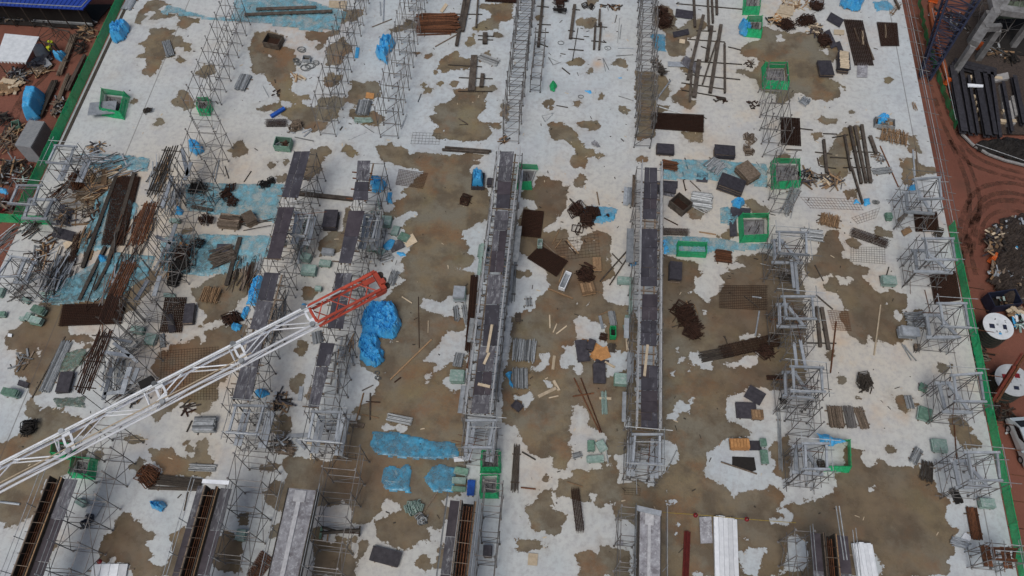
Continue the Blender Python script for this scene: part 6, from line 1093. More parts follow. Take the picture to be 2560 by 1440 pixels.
# ================================================================ people
def person(px,py,z,label,vest='hivis',rz=0,bend=0.0):
    b=P(px,py,z); J={'pel':(0,0,.95),'chest':(0,.05+bend*.25,1.35-bend*.12),'neck':(0,.05+bend*.35,1.5-bend*.2),'head':(0,.07+bend*.4,1.66-bend*.25),'kl':(-.1,.06,.5),'al':(-.12,0,.07),'fl':(-.12,.14,.03),'kr':(.1,.02,.5),'ar':(.12,-.06,.07),'fr':(.12,.08,.03),'sl':(-.19,.05+bend*.3,1.42-bend*.15),'el':(-.27,.1+bend*.3,1.15-bend*.15),'hl':(-.24,.3+bend*.35,1.02-bend*.15),'sr':(.19,.05+bend*.3,1.42-bend*.15),'er':(.27,.08+bend*.3,1.15-bend*.15),'hr':(.22,.3+bend*.35,.98-bend*.15)}
    E_=[('pel','chest'),('chest','neck'),('neck','head'),('pel','kl'),('kl','al'),('al','fl'),('pel','kr'),('kr','ar'),('ar','fr'),('chest','sl'),('sl','el'),('el','hl'),('chest','sr'),('sr','er'),('er','hr')]
    RR={'pel':.15,'chest':.16,'neck':.065,'head':.105,'kl':.075,'al':.05,'fl':.04,'kr':.075,'ar':.05,'fr':.04,'sl':.07,'el':.05,'hl':.04,'sr':.07,'er':.05,'hr':.04}
    k=list(J); me=bpy.data.meshes.new('person'); me.from_pydata([J[x] for x in k],[(k.index(a),k.index(b_)) for a,b_ in E_],[]); me.materials.append(M['cloth'])
    ob=link('person',me,None,(b.x,b.y,z+.02),rz); ob.modifiers.new('skin','SKIN')
    for i,x in enumerate(k): me.skin_vertices[0].data[i].radius=(RR[x],RR[x]); me.skin_vertices[0].data[i].use_root=(x=='pel')
    ob.modifiers.new('sub','SUBSURF').levels=1; ob.modifiers['sub'].render_levels=1
    ch=J['chest']; hd=J['head']
    MB().cyl((0,ch[1]-.01,1.0),.2,.42,12,.215).build('vest',M[vest],ob); MB().cyl((hd[0],hd[1],hd[2]+.03),.135,.1,12,.09).cyl((hd[0],hd[1]+.03,hd[2]+.02),.16,.02,12).build('helmet',M['hivis'],ob)
    MB().cyl((hd[0],hd[1],hd[2]-.1),.085,.14,10,.095).build('face',M['skin'],ob)
    return tag(ob,label,'person')
person(148,128,GZ,'person in a yellow vest bending behind the small blue sheet',rz=2.0,bend=.7); person(131,143,GZ,'person in a yellow vest beside the grey heap, facing the blue sheet',rz=-1.2,bend=.8)

# tangles of tubes, rods and boards between the shed side towers and the first deck row
for cx,cy,rx,ry,d,mats,n,h,L,an in [(215,400,40,16,'tangle of grey tubes on the far sheeting',('galv','alu','scaf'),26,.5,(1,3.2),.2),(300,430,40,14,'pale plank tangle at the end of the long mat',('cream','wood','alu'),18,.4,(.8,2.4),.6),(400,440,24,40,'tangle of rods and planks under the dark rods',('dark','alu','wood','galv'),30,1.2,(1,3),1.57),(360,560,26,40,'tangle of brown rods under the orange rods',('rustl','galv','alu','wood'),34,1.2,(1,3),1.57),(310,690,26,36,'tangle of brown tubes and planks over the sheeting',('rustl','dark','alu','galv'),34,1.2,(1,3),1.57),(150,690,34,30,'long tube tangle at the corner of the sheeting',('galv','alu','dark'),30,.4,(1.5,4),1.57),(215,600,30,30,'brown plank tangle beside the dark rails',('woodg','wood','dark'),26,.4,(.8,2.6),1.57),(90,560,20,30,'rod tangle at the foot of the double tower',('dark','galv','rust'),24,.4,(.8,2.2),1.0),(130,740,26,16,'green and grey scrap on the sheeting corner',('gpanel','galv','alu'),20,.3,(.5,1.4),0),(450,500,20,30,'grey plank tangle on the rusty row, far part',('alu','galv','scaf'),18,1.6,(1.2,2.6),1.57),(420,650,20,40,'grey plank tangle on the rusty row, middle part',('alu','galv','wood'),20,1.6,(1,2.6),1.57),(300,930,34,40,'grey plank tangle on the rusty row beside the boom',('alu','galv','scaf'),24,2.0,(1.2,3),1.57),(20,600,20,30,'thin tube tangle inside the fence corner',('galv','scaf'),18,.4,(1,2.4),1.0),(250,475,14,26,'mixed board tangle beside the long mat',('woodg','rust','wood'),22,.4,(.5,1.6),.6),(610,690,30,30,'brown rod and board tangle before the first deck',('beam','woodg','rust'),26,.4,(1,3),1.57),(760,610,20,60,'grey tube tangle under the first row deck',('galv','alu','gpanel'),24,1.0,(.8,2),1.57),(935,560,18,50,'grey and green tangle under the second row deck',('galv','alu','gpanel'),24,1.0,(.8,2),1.57),(690,800,18,60,'tube tangle under the long first row deck',('galv','scaf','woodg'),24,1.0,(.8,2),1.57),(860,900,24,60,'tube and plank tangle under the second row deck by the boom',('galv','alu','scaf','wood'),26,1.2,(.8,2.2),1.57)]:
    pile(cx,cy,rx,ry,d,mats,n,h,L,ang=an,angj=.3,wd_=(.05,.13),group=None,auto=False,cat='scrap tangle',name='scrap_tangle',part='scrap_length')

tag(pole(506,1203,573,1207,9,'white','x',4.85,True,'plank','head_plank',auto=False),'white plank across the head of the slanted open mould','plank')
tag(pole(1592,1270,1653,1284,12,'alu','x',4.9,True,'plank','head_plank',auto=False),'grey box beam across the head of the speckled beam','beam')
k=0
for cx,cy,rx,ry,d,mats,n,L,an in [(250,410,60,20,'long thin rod tangle on the far sheeting',('scaf','galv','dark'),16,(2,4.5),.3),(330,600,50,60,'long thin rod tangle across the dark mat end',('scaf','rust','dark','rustl'),24,(2.5,5),1.57),(140,690,50,40,'long thin rod tangle on the corner sheeting',('scaf','dark','galv'),22,(2,4.5),1.57),(270,740,60,20,'long thin rod tangle over the wide mat',('rust','rustl','scaf'),18,(2,4),1.57),(420,480,30,40,'long thin rod tangle by the orange rods',('scaf','rust','galv'),18,(2,4),1.57),(470,640,30,40,'long thin rod tangle before the black boards',('scaf','dark'),14,(1.5,3.5),1.57),(60,720,30,30,'thin rod tangle outside the sheeting corner',('scaf','galv'),14,(1.5,3),.9),(200,500,30,30,'splintered timber tangle beside the long mat',('wood','woodg','cream'),24,(.5,1.8),.4),(155,480,24,24,'brown rod tangle beside the double tower',('rustl','rust','dark'),20,(.8,2.2),.9),(620,560,60,20,'thin dark rod tangle on the teal sheet by the first deck',('dark','rust'),12,(1,2.8),.1),(240,880,30,50,'rusty rod tangle beside the grey stack',('rustl','rust','dark'),18,(1.5,3.5),1.57),(330,860,30,40,'thin tube tangle beside the brown mat',('scaf','galv'),20,(1.5,3),.9),(330,980,40,30,'thin tube tangle under the white boom',('scaf','galv','rust'),18,(1.2,2.8),.7)]:
    pile(cx,cy,rx,ry,d,mats,n,1.0 if k%2 else .3,L,ang=an,angj=.35,wd_=(.035,.07),group=None,auto=False,cat='rod tangle',name='rod_tangle',part='rod'); k+=1
# ================================================================ the shed yard (4 m lower)
q=[P(-60,-45,-1),P(268,-45,-1),P(207,24,-1),P(-60,10,-1)]
c=sum(q,Vector())/4; t=thing('blue_roofed_shed','long low shed with a ribbed blue metal roof','shed',(c.x,c.y,GZ))
p=[(v.x-c.x,v.y-c.y) for v in q]; ro=MB().prism(p,2.9,3.0).build('roof',M['blueroof'],t)
mb=MB()
for i in range(26):
    s_=i/25; a=q[3].lerp(q[2],s_)-c; b=q[0].lerp(q[1],s_)-c; mb.bar((a.x,a.y,3.03),(b.x,b.y,3.03),.035,4)
mb.build('roof_rib',M['blueroof'],ro)
MB().bar((p[3][0],p[3][1]+.35,3.04),(p[2][0]-.3,p[2][1]+.35,3.04),.06,4).bar((p[2][0]-.3,p[2][1]+.3,3.04),(p[1][0]-.3,p[1][1],3.04),.06,4).build('roof_trim',M['alu'],t)
for i in range(6):
    a=(q[3].lerp(q[2],.04+i*.184)-c)*.97; MB().bar((a.x,a.y,0),(a.x,a.y,2.9),.07,6).build('post',M['dark'],t)
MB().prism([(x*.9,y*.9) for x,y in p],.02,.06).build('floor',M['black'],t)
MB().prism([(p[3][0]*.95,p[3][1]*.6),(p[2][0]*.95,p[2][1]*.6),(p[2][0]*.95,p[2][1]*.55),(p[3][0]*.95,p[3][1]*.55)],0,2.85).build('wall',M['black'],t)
q=[P(12,84,-1.6),P(98,92,-1.6),P(65,156,-1.6),P(-12,152,-1.6)]; c=sum(q,Vector())/4
t=thing('white_canopy','white canopy roof on posts in the shed yard','canopy',(c.x,c.y,GZ)); p=[(v.x-c.x,v.y-c.y) for v in q]
MB().prism(p,2.36,2.42).build('canopy_sheet',M['canopy'],t)
mb=MB(); a,b=Vector((*p[3],0)),Vector((*p[2],0))
for i in range(9):
    u=a.lerp(b,i/9); v=a.lerp(b,(i+1)/9); m_=u.lerp(v,.5); mb.add([(u.x,u.y,2.37),(v.x,v.y,2.37),(m_.x,m_.y-.02,2.1)],[(0,1,2)])
mb.build('valance',M['canopy'],t)
for x,y in p: MB().bar((x*.95,y*.95,0),(x*.95,y*.95,2.36),.05,6).build('post',M['dark'],t)
# container
q=[P(72,299,-1.4),P(111,303,-1.4),P(76,368,-1.4),P(36,362,-1.4)]; c=sum(q,Vector())/4; p=[(v.x-c.x,v.y-c.y) for v in q]
t=thing('grey_container','grey ribbed site container in the shed yard','container',(c.x,c.y,GZ)); ro=MB().prism(p,0,2.55).build('body',M['cont'],t)
mb=MB()
for i in range(22):
    s_=(i+.5)/22; a=(q[0].lerp(q[3],s_)-c)*1.0; b=(q[1].lerp(q[2],s_)-c)*1.0; mb.bar((a.x,a.y,2.58),(b.x,b.y,2.58),.04,4)
mb.build('roof_rib',M['cont'],ro)
mb=MB(); 
for i in range(20):
    a=(q[1].lerp(q[2],(i+.5)/20)-c)*1.005; mb.bar((a.x,a.y,.05),(a.x,a.y,2.5),.04,4)
mb.build('side_rib',M['cont'],ro)
for i,(x,y,z) in enumerate([(140,135,-4)]): pass
tarp([(133,133),(165,136),(160,146),(154,154),(136,148)],'small blue sheet held by two workers in the yard',.9,'tarp',.2,1.5,z0=-4,auto=False,edge=.2)
def heap(cx,cy,rx,ry,d,mats,n,h,L,z=GZ,w=(.05,.2)): return pile(cx,cy,rx,ry,d,mats,n,h,L,z=z,wd_=w,auto=False,group=None,cat='scrap heap')
heap(60,45,90,14,'dark clutter heap in the shade before the blue roof',('black','dark','woodg','cloth'),60,1.2,(.5,2)); heap(160,35,40,14,'dark clutter heap at the end of the blue roof',('black','dark','woodg','galv'),44,1.2,(.5,2)); heap(105,160,20,14,'grey covered heap beside the workers',('decks','ply','cont'),20,.8,(.8,1.6),w=(.3,.9)); heap(45,190,30,14,'dark scrap heap below the white canopy',('black','ply','woodg','galv'),40,.8,(.4,1.8)); heap(100,178,22,10,'thin timber heap below the white canopy',('wood','cream','woodg'),30,.5,(.8,2.2)); heap(25,215,26,20,'pale board heap at the yard edge',('cream','wood'),26,.3,(.8,1.8),w=(.2,.8)); heap(30,345,30,40,'timber and tray heap beside the container',('wood','woodg','dark'),50,.7,(.5,2.2)); heap(25,430,40,36,'dark scrap heap inside the shed side towers',('black','dark','wood','galv'),70,.9,(.5,2)); heap(70,440,20,22,'mixed scrap heap beside the shed fence',('black','woodg','gpanel','rust'),40,.7,(.4,1.5)); heap(10,520,26,24,'red brown scrap heap at the yard corner',('maroon','dark','woodg'),40,.8,(.5,1.6))
heap(215,85,26,20,'board offcut heap against the shed fence',('wood','woodg','black'),34,.5,(.5,1.8)); heap(205,120,14,18,'black scrap heap against the shed fence',('black','dark'),26,.8,(.3,1.1)); heap(150,265,16,30,'dark offcut heap along the shed fence',('black','woodg','galv'),40,.6,(.4,1.6)); heap(5,300,20,16,'black drum and scrap heap',('black','dark'),24,.8,(.4,1.2))
def longwood(x0,y0,x1,y1,w,d,mm,n=8): return bundle(x0,y0,x1,y1,w,d,mm,3,.02,'timber stack','timber_stack','beam',n,True,GZ,'long timber stacks along the shed fence',auto=False)
longwood(188,90,150,190,14,'long brown timber stack beyond the fence, upper one','woodg'); longwood(140,205,100,295,16,'long dark timber stack beyond the fence, middle one','dark'); longwood(175,190,135,290,10,'long thin timber stack next to the shed fence','woodg',5); longwood(20,46,240,60,12,'long thin tubes lying across the yard before the shed','galv',5); longwood(215,140,170,230,8,'slim board stack between timber and fence','beam',4)
lattice_b=None
def lattice(a,b,w0,w1,label,mm,n=10,r=.06,name='lattice_mast',cat='crane mast',lac=.03):
    d=(b-a); L=d.length; u=d.normalized(); s_=u.cross(Vector((0,0,1))).normalized(); v=s_.cross(u)
    t=thing(name,label,cat,a)
    co=[(-1,-1),(1,-1),(1,1),(-1,1)]
    pt=lambda k,f:u*L*f+(s_*co[k][0]+v*co[k][1])*(w0+(w1-w0)*f)/2
    for k in range(4): MB().bar(pt(k,0),pt(k,1),r,6).build('chord',M[mm],t)
    for k in range(4):
        for i in range(n):
            f0,f1=i/n,(i+1)/n; k2=(k+1)%4
            MB().bar(pt(k if i%2 else k2,f0),pt(k2 if i%2 else k,f1),lac,5).bar(pt(k,f1),pt(k2,f1),lac,5).build('lacing',M[mm],t)
    return t
lattice(P(105,100,GZ),P(165,95,GZ+1.2)+Vector((1,-1.5,.3)),2.2,2.2,'short black lattice frame lying in the shed yard','dark',3,.07,'lattice_truss','lattice truss')
skip(38,310,20,16,-15,.6,'open green tray beside the container','gpanel2','dark',False,z=GZ)
skip(38,350,18,18,-15,.5,'open dark crate beside the container','woodg','black',False,z=GZ)
c=P(106,134,GZ); tag(MB().cyl((0,0,0),.75,.9,16,.6).cyl((0,0,.9),.6,.35,16,.2).build('white_tank',M['canopy'],None,c),'small white round tank beside the workers','tank')
tarp([(-5,468),(18,470),(16,482),(-5,480)],'blue rag in the yard corner inside the tower',.4,'tarp',.4,2,z0=-3,auto=False)
# ================================================================ the road side (4 m lower)
def netline(pts,label,h=1.1,z=GZ+.0):
    t=thing('yard_fence',label,'fence',P(*pts[0],z)); o=P(*pts[0],z)
    for i,(a,b) in enumerate(zip(pts,pts[1:])):
        A,B=P(*a,z)-o,P(*b,z)-o; k=6; V=[];F=[]
        for u in range(k+1):
            q_=A.lerp(B,u/k); V+=[(q_.x+.1*math.sin(u*2),q_.y,0),(q_.x-.25+.1*math.sin(u*2.6),q_.y,h)]
        for u in range(k): F.append((2*u,2*u+1,2*u+3,2*u+2))
        me=bpy.data.meshes.new('net_panel'); me.from_pydata(V,[],F); me.materials.append(M['green']); link('net_panel',me,t)
        MB().bar((A.x,A.y,0),(A.x-.25,A.y,h+.2),.04,5).build('post',M['greens'],t)
    return t
netline([(2292,-8),(2302,45),(2312,95),(2328,150),(2345,205),(2368,270),(2388,325)],'narrow green netted fence along the far side of the dirt road')
orange=[(2318,10),(2322,45),(2330,85),(2340,125),(2352,165),(2370,215),(2385,255),(2402,300),(2420,335)]
o=P(*orange[4],GZ); tag(MB().path([P(x+8,y,GZ+.15)-o for x,y in orange],.28,6).build('orange_kerb',mat('orange soil bank',(.32,.10,.045),.9),None,o),'orange soil bank behind the narrow green yard fence','soil bank')
dark_q=[P(2440,-20,GZ),P(2640,-20,GZ),P(2640,340,GZ),P(2400,335,GZ),P(2350,150,GZ)]
dd=MB().prism([(v.x,v.y) for v in dark_q],GZ+.02,GZ+.16).build('dark_yard_ground',M['rubble']); struct(dd)
for i,a in enumerate([(2380,165,2410,330,16),(2400,165,2430,335,10),(2440,180,2470,340,15),(2460,182,2488,338,10),(2478,182,2500,345,8),(2506,205,2530,330,8),(2535,190,2560,310,10),(2385,152,2490,178,10),(2378,160,2490,188,8),(2420,190,2445,335,7)]):
    c_,a_,L,W=axis(*a,GZ+.8); mb=MB().box((0,0,.55),(L,W,.04)).box((0,0,.95),(L,W,.04)).box((0,0,.75),(L,.05,.36))
    tag(mb.build('steel_beam',M['ybeam'],None,(c_.x,c_.y,GZ),a_),['long black beam nearest the yard fence','second long black beam from the yard fence','broad grey beam in the middle of the steel yard','black beam beside the broad grey one','thin black beam beside the pale blocks','thin black beam over the pale slabs','black beam at the edge of the steel yard','black beam lying crosswise at the back of the yard','black beam lying crosswise, the nearer of two','narrow black beam beside the row of yellow blocks'][i].replace('nearest','closest by').replace('closest by the','right by the').replace('right by','hard by').replace('the nearer of two','the lower of two'),'steel beam','beams in the steel yard')
for i,(x,y) in enumerate([(2425,200),(2437,225),(2438,250),(2443,264),(2447,281),(2453,303),(2490,202),(2525,310),(2505,310),(2510,285)]):
    c_=P(x,y,GZ); tag(MB().box((0,0,.25),(.75,.35,.45)).box((0,0,.48),(.8,.4,.03)).build('timber_block',M['cream'],None,(c_.x,c_.y,GZ+.02),U(-.2,.2)),'yellow timber block between the black beams in the steel yard','block','timber blocks between the yard beams')
for i,(x,y,w,h) in enumerate([(2500,195,40,16),(2507,235,14,44),(2520,285,22,60),(2540,265,18,50)]):
    w_=[P(a,b,GZ+.3) for a,b in rq(x,y,w,h,-12)]; c_=sum(w_,Vector())/4
    tag(MB().prism([(v.x-c_.x,v.y-c_.y) for v in w_],0,.3).build('pale_slab',M['conc'],None,(c_.x,c_.y,GZ+.17)),['pale block row at the back of the steel yard','narrow pale slab between black beams','broad pale slab at the steel yard edge','pale slab half hidden under a black beam'][i],'slab')
sheet([(2454,160),(2494,163),(2494,169),(2455,168)],'pale plank on the crosswise black beams','white',-2.9,.1,'plank','pale_plank',auto=False)
tarp([(2410,318),(2425,316),(2422,332),(2412,330)],'blue rag at the end of a long black beam',.4,'tarp',.4,2,z0=GZ,auto=False)
def mound(q,d,mm,h,z=GZ,cr=.5): return tarp(q,d,h,mm,cr,1.2,z0=z,name='mound',cat='mound',auto=False,edge=1.0,rough=.5)
mound([(2445,350),(2560,345),(2640,350),(2640,420),(2560,410),(2480,385),(2432,365)],'black mound of earth at the bend of the dirt road','black',1.0)
tag(MB().path([P(x,y,GZ+.15) for x,y in [(2405,335),(2432,362),(2470,385),(2510,400),(2570,415),(2640,430)]],.16,6).build('pale_kerb',M['conc'],None),'pale kerb curving along the dirt road','kerb')
for i,(x0,y0,x1,y1) in enumerate([(2390,300,2330,20),(2440,360,2580,408)]):
    tag(MB().bar(P(x0,y0,-2.5),P(x1,y1,-2.5),.03,5).build('guy_wire',M['galv'],None),['thin pale wire running along the yard fence','thin pale wire beyond the black mound'][i],'wire')
# dark lattice mast and the concrete frame beyond
lattice(P(2310,198,GZ),P(2415,-30,2.5),1.0,3.2,'dark blue lattice crane mast rising over the yard fence','navy',16,.13,lac=.045)
t=thing('concrete_frame','dark half built concrete frame at the far road corner','building frame',P(2480,60,GZ)); o=P(2480,60,GZ)
Zf=0.5; M['concw']=mat('weathered wet concrete',(.24,.245,.25),.9,(.12,.12,.12),1.2)
for a,b,w_ in [((2435,110),(2515,-15),.9),((2478,22),(2600,38),.9),((2490,38),(2475,-20),.6),((2460,70),(2500,68),.5),((2525,-10),(2500,30),.5)]:
    Zf+=.03; A,B=P(*a,Zf)-o,P(*b,Zf)-o; MB().bar(A,B,.35,4,w_).build('concrete_beam',M['concw'],t)
for x,y in [(2437,106),(2478,24),(2510,-8),(2590,36),(2500,68)]:
    A=P(x,y,Zf)-o; MB().box((A.x,A.y,(A.z-.35)/2),(.6,.6,A.z-.37)).build('column',M['concw'],t)
w_=[P(x,y,Zf-.6)-o for x,y in [(2490,-20),(2640,-20),(2640,22),(2500,20)]]; MB().prism([(v.x,v.y) for v in w_],2.6,2.8).build('floor_slab',mat('mossy slab',(.10,.13,.09),.9,(.05,.06,.045),3),t)
w_=[P(x,y,GZ+.3)-o for x,y in [(2470,40),(2640,50),(2640,150),(2440,120)]]; MB().prism([(v.x,v.y) for v in w_],.0,.25).build('floor_slab',M['black'],t)
for i,(x,y) in enumerate([(2500,60),(2540,80),(2470,110),(2560,50)]):
    a=P(x,y,GZ); scaffold(a.x,a.y,a.y+6,2.0,4.2,['dark scaffold against the concrete frame','dark scaffold before the concrete frame, outer bay','low dark scaffold behind the steel yard','dark scaffold under the frame at the picture edge'][i].replace('at the picture edge','on its outer corner'),bay=1.8).location.z=GZ
heap(2390,60,26,40,'dark scrap strip between mast and frame',('dark','black','rust','galv'),50,.8,(.5,2)); heap(2480,130,60,14,'dark rod scrap behind the steel yard',('dark','galv','wood'),40,.5,(.6,2.2)); heap(2525,150,16,16,'black wire heap behind the steel yard',('black','dark'),40,1.2,(.4,1.2)); heap(2335,40,10,30,'orange and grey barrier scrap behind the yard fence',('orange','maroon','galv','dark'),20,.5,(.4,1.2))
for i,(x,y) in enumerate([(2332,3),(2335,65),(2370,210),(2443,122),(2480,650)]):
    c_=P(x,y,GZ); tag(MB().box((0,0,.35),(.9,.4,.7)).box((0,0,.74),(.7,.25,.1)).box((0,0,.05),(1.0,.6,.08)).build('orange_barrier',M['orange'],None,c_,U(0,3)),['orange barrier at the far end of the yard fence','orange barrier under the dark mast','orange barrier beside the black yard beams','orange barrier before the concrete frame','small orange barrier beside the rubbish heap'][i],'barrier')
# rubbish heap, skip, tanks, car
mound([(2490,560),(2520,540),(2570,530),(2640,540),(2640,760),(2520,765),(2470,700),(2480,640),(2470,590)],'broad dark rubbish mound beside the dirt road','rubble',1.1,cr=.7)
for cx,cy,rx,ry,d,mm,n in [(2505,590,24,20,'timber and pallet rubbish on the mound, top part',('woodg','wood','black','galv'),60),(2540,570,20,24,'black and pale rubbish at the mound edge',('black','alu','woodg'),50),(2510,690,32,24,'mixed timber rubbish on the lower mound',('wood','black','woodg','alu'),80),(2540,640,20,30,'coloured rubbish in the middle of the mound',('tarp','black','wood','white'),60),(2545,800,16,30,'rubbish and pale wrap behind the round tank',('white','black','tarp','gpanel'),40),(2500,640,34,50,'dark splintered rubbish over the middle of the mound',('black','dark','woodg','wood','ply'),90),(2550,720,24,30,'grey and timber rubbish at the mound foot',('woodg','galv','wood','black'),70),(2490,600,18,30,'board rubbish on the road flank of the mound',('woodg','ply','cream','dark'),60),(2530,780,20,14,'timber rubbish between skip and tank',('wood','cream','woodg'),24)]: pile(cx,cy,rx,ry,d,mm,n,1.2,(.3,1.3),z=GZ+.3,auto=False,cat='rubbish heap',name='rubbish_heap',wd_=(.06,.3))
skip(2513,745,70,38,-8,1.3,'dark blue skip full of scrap','navy','black',True,z=GZ)
tarp([(2478,572),(2500,570),(2505,585),(2485,592)],'purple grey sheet on the rubbish mound',.6,'decks',.5,1.8,z0=GZ+.6,auto=False)
def tank(x,y,rx,z,d,sq):
    c_=P(x,y,z); r_=rx/ppm(x,y,z); t=thing('round_tank',d,'tank',(c_.x,c_.y,GZ)); H=z-GZ
    MB().cyl((0,0,0),r_*.98,H-.06,40).build('tank_wall',mat('dark tank wall',(.035,.05,.045),.6),t)
    lid=MB().cyl((0,0,H-.058),r_*1.03,.06,40).build('tank_lid',M['canopy'],t)
    for i in range(5): 
        MB().cyl((0,0,H*(i+.5)/6),r_*1.0,.05,40).build('hoop',M['dark'],t)
    for (dx,dy,w,h,mm) in sq:
        MB().box((dx*r_,dy*r_,H+.03),(w,h,.05)).build('hatch',M[mm],lid)
    for k in range(10): MB().box((U(-.6,.6)*r_,U(-.6,.6)*r_,H+.02),(U(.05,.2),U(.03,.1),.03),U(0,3)).build('chip',M['galv'],lid)
    return t
tank(2496,815,36,-2.0,'white lidded round tank beside the road edge tower',[(-.45,-.05,.42,.4,'navy'),(.42,-.05,.3,.42,'navy'),(0,-.6,.2,.16,'tarp'),(-.05,.1,.15,.15,'galv')])
tank(2532,950,42,-2.0,'white lidded round tank behind the red props',[(-.4,.15,.5,.5,'maroonb'),(.3,.3,.4,.4,'maroonb'),(.1,-.5,.4,.3,'navy')])
M['propred']=mat('faded red prop',(.22,.05,.032),.7,(.12,.035,.025),4)
for i,(a,b) in enumerate([(((2482,1000),(2535,915))),((2490,1003),(2545,915))]):
    A,B=P(*a,-2.6),P(*b,1.5); c_=(A+B)/2; tag(MB().bar(A-c_,B-c_,.13,4,.22).bar(B-c_,B-c_+(B-A)*.35,.1,6).build('red_prop',M['rustl' if i else 'propred'],None,c_),['red steel prop leaning over the second tank, shed side one','rusty steel prop leaning over the second tank, road side one'][i],'prop')
heap(2440,880,24,40,'dark planks and rods around the tanks',('black','dark','woodg'),50,.5,(.6,2.2)); heap(2500,1030,30,20,'dark rod heap in front of the tanks',('black','dark','rust'),50,.6,(.6,2)); heap(2535,1075,14,20,'black scrap beside the parked car',('black','galv'),24,.6,(.3,1))
def car(x,y,z,rz,label):
    c_=P(x,y,z); t=thing('parked_car',label,'car',(c_.x,c_.y,z),rz)
    prof=[(-2.1,.35),(-2.15,.75),(-1.95,.95),(-1.2,1.02),(-.75,1.42),(-.2,1.52),(1.0,1.50),(1.75,1.05),(2.05,.95),(2.15,.6),(2.1,.35)]
    V=[];F=[];ws=(.86,.86); n=len(prof)
    rows=[]
    for s_ in (-1,-.93,.93,1):
        k=[]
        for (x_,z_) in prof:
            wy=.86 if z_<1.05 else .70
            k.append(len(V)); V.append((x_,wy*s_/1.0 if abs(s_)==1 else wy*s_,z_ if abs(s_)==1 and z_<1.05 else z_+(.03 if abs(s_)<1 else -.02)))
        rows.append(k)
    for a_,b_ in zip(rows,rows[1:]):
        for i in range(n): F.append((a_[i],a_[(i+1)%n],b_[(i+1)%n],b_[i]))
    F.append(tuple(rows[0])); F.append(tuple(reversed(rows[-1])))
    me=bpy.data.meshes.new('body'); me.from_pydata(V,[],F); me.materials.append(M['silver']); bo=link('body',me,t)
    MB().add([(-1.16,-.6,1.08),(-1.16,.6,1.08),(-.78,.58,1.42),(-.78,-.58,1.42)],[(0,1,2,3)]) if False else None
    w1=MB(); w1.add([(-1.2,-.62,1.075),(-1.2,.62,1.075),(-.74,.57,1.475),(-.74,-.57,1.475)],[(0,3,2,1)]); w1.build('windscreen',M['glass'],t)
    w2=MB(); w2.add([(1.72,-.62,1.12),(1.72,.62,1.12),(1.06,.57,1.53),(1.06,-.57,1.53)],[(0,1,2,3)]); w2.build('rear_window',M['glass'],t)
    for s_ in (-1,1):
        w3=MB(); w3.add([(-1.0,s_*.80,1.06),(1.5,s_*.80,1.06),(1.0,s_*.722,1.44),(-.6,s_*.722,1.44)],[(0,1,2,3) if s_<0 else (3,2,1,0)]); w3.build('side_window',M['glass'],t)
        MB().box((-2.12,s_*.6,.72),(.06,.3,.14)).build('headlight',M['canopy'],t); MB().box((-.85,s_*.95,1.05),(.16,.2,.13)).build('mirror',M['silver'],t)
        for xx in (-1.3,1.35):
            w=MB(); n_=18
            w.add([(xx+.32*math.cos(2*math.pi*i/n_),s_*(.70+.18*j),.32+.32*math.sin(2*math.pi*i/n_)) for j in (0,1) for i in range(n_)],[tuple(range(n_)),tuple(range(n_,2*n_))]+[(i,(i+1)%n_,n_+(i+1)%n_,n_+i) for i in range(n_)])
            wo=w.build('wheel',M['rubber'],t); w5=MB(); w5.add([(xx+.2*math.cos(2*math.pi*i/n_),s_*.885,.32+.2*math.sin(2*math.pi*i/n_)) for i in range(n_)],[tuple(range(n_)) if s_<0 else tuple(reversed(range(n_)))]); w5.build('rim',M['alu'],wo)
    return t
car(2556,1112,GZ,R(100),'silver car parked beside the road side fence')

# tyre tracks sweeping along the dirt road
m=bpy.data.materials.new('churned track'); m.use_nodes=True; t=m.node_tree; N=t.nodes; K=t.links; bs=N['Principled BSDF']; tc=N.new('ShaderNodeTexCoord'); bs.inputs['Roughness'].default_value=.75
K.new(mixc(rng(noi(1.2,8,.65),.35,.65),(.075,.034,.022),(.15,.06,.036)),bs.inputs['Base Color']); K.new(rng(noi(.8,7,.7),.38,.62,0,.85),bs.inputs['Alpha'])
def track(pts,wd):
    pts=[P(x,y,GZ) for x,y in pts]; q=[]
    for i in range(len(pts)-1):
        p0=pts[max(0,i-1)];p1=pts[i];p2=pts[i+1];p3=pts[min(len(pts)-1,i+2)]
        for k in range(10):
            s_=k/10; q.append(.5*((2*p1)+(p2-p0)*s_+(2*p0-5*p1+4*p2-p3)*s_*s_+(3*p1-p0-3*p2+p3)*s_**3))
    V=[];F=[]
    for i in range(len(q)-1):
        d=(q[i+1]-q[i]).normalized(); n=Vector((-d.y,d.x,0))*wd/2*U(.8,1.2)
        for sg in (-1,1):
            v=q[i]+n*sg; V.append((v.x,v.y,GZ-.135))
    for i in range(len(q)-2): F.append((2*i,2*i+1,2*i+3,2*i+2))
    me=bpy.data.meshes.new('tyre_track'); me.from_pydata(V,[],F); me.materials.append(m); struct(link('tyre_track',me))
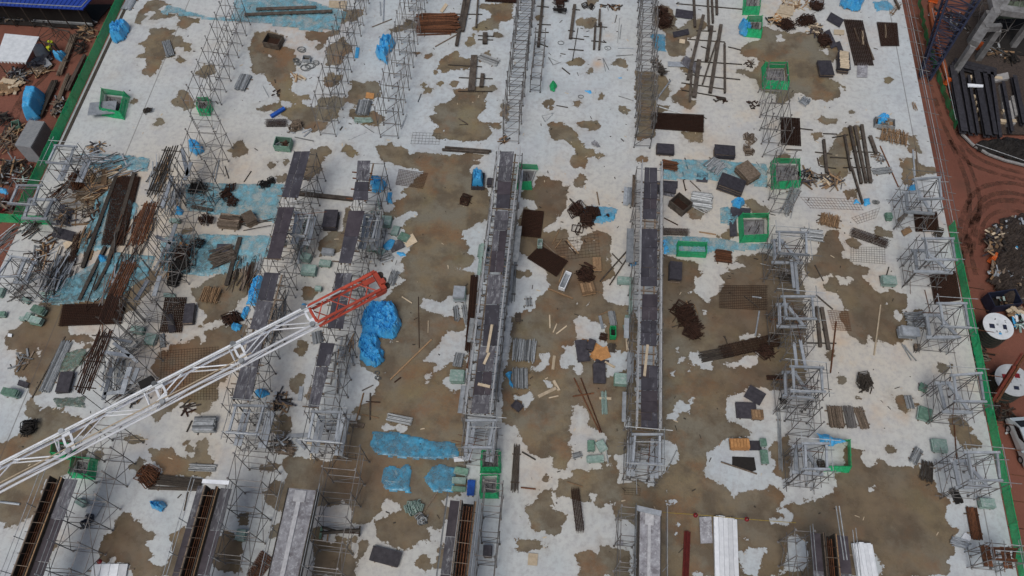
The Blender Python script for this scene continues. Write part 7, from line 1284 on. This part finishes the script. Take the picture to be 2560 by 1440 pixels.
for pts,wd in [([(2600,470),(2520,455),(2450,470),(2415,520),(2400,600),(2425,720)],.5),([(2600,500),(2530,480),(2470,490),(2440,530),(2425,600),(2445,700)],.5),([(2600,440),(2500,415),(2430,380),(2385,310),(2350,210),(2320,120),(2290,20)],.45),([(2600,455),(2495,432),(2418,400),(2370,330),(2335,230),(2305,130),(2275,20)],.45),([(2600,540),(2540,525),(2490,530),(2460,560),(2450,620)],.4),([(2610,515),(2540,500),(2480,505),(2440,550),(2410,640),(2400,720)],.6),([(2400,640),(2420,560),(2425,480),(2400,400),(2370,340)],.5),([(2430,640),(2445,560),(2450,490),(2425,410),(2395,350)],.4),([(10,330),(40,260),(80,190),(90,120)],.5),([(40,300),(60,240),(110,190),(140,150)],.4)]: track(pts,wd)
# ================================================================ labels that say which one
CLAIM={}
def _rel(dx,dy):
    dy*=1.2
    if abs(dx)>abs(dy): return 'on the road side of' if dx>0 else 'on the shed side of'
    return 'in front of' if dy>0 else 'beyond'
def finish_labels():
    by={}
    for ob,d,px in AUTO: by.setdefault(d,[]).append((ob,px))
    used=set(o['label'] for o in bpy.data.objects if 'label' in o and not any(o is a[0] for a in AUTO))
    for d,L in by.items():
        for ob,(x,y) in L:
            near=sorted(LM,key=lambda l:math.hypot(l[0]-x,(l[1]-y)*1.2))
            near=[l for l in near if math.hypot(l[0]-x,l[1]-y)>14][:9]
            cand=[]
            for l in near[:3]:
                r=_rel(x-l[0],y-l[1]); mine=math.hypot(x-l[0],y-l[1])
                if all(o is ob or _rel(qx-l[0],qy-l[1])!=r or math.hypot(qx-l[0],qy-l[1])>mine for o,(qx,qy) in L): cand.append(f"{d} {r} {l[2]}")
            for i in range(len(near)):
                for j in range(i+1,len(near)):
                    a,b=near[i],near[j]; u=(a[0]-x,a[1]-y); v=(b[0]-x,b[1]-y)
                    c=(u[0]*v[0]+u[1]*v[1])/(math.hypot(*u)*math.hypot(*v)+1e-6)
                    if c<-.4: cand.append(f"{d} between {a[2]} and {b[2]}")
            for l in near:
                cand.append(f"{d} {_rel(x-l[0],y-l[1])} {l[2]}")
            for l in near[:5]:
                for r in near[:5]:
                    if l is not r: cand.append(f"{d} near {l[2]}, {_rel(x-r[0],y-r[1])} {r[2]}")
            lab=None
            for c in cand:
                if c not in used and len(c.replace('-',' ').split())<=16: lab=c; break
            if lab is None: print('LABELFAIL',d); lab=min((c for c in cand if c not in used),key=len,default=cand[0])
            used.add(lab); ob['label']=lab
finish_labels()
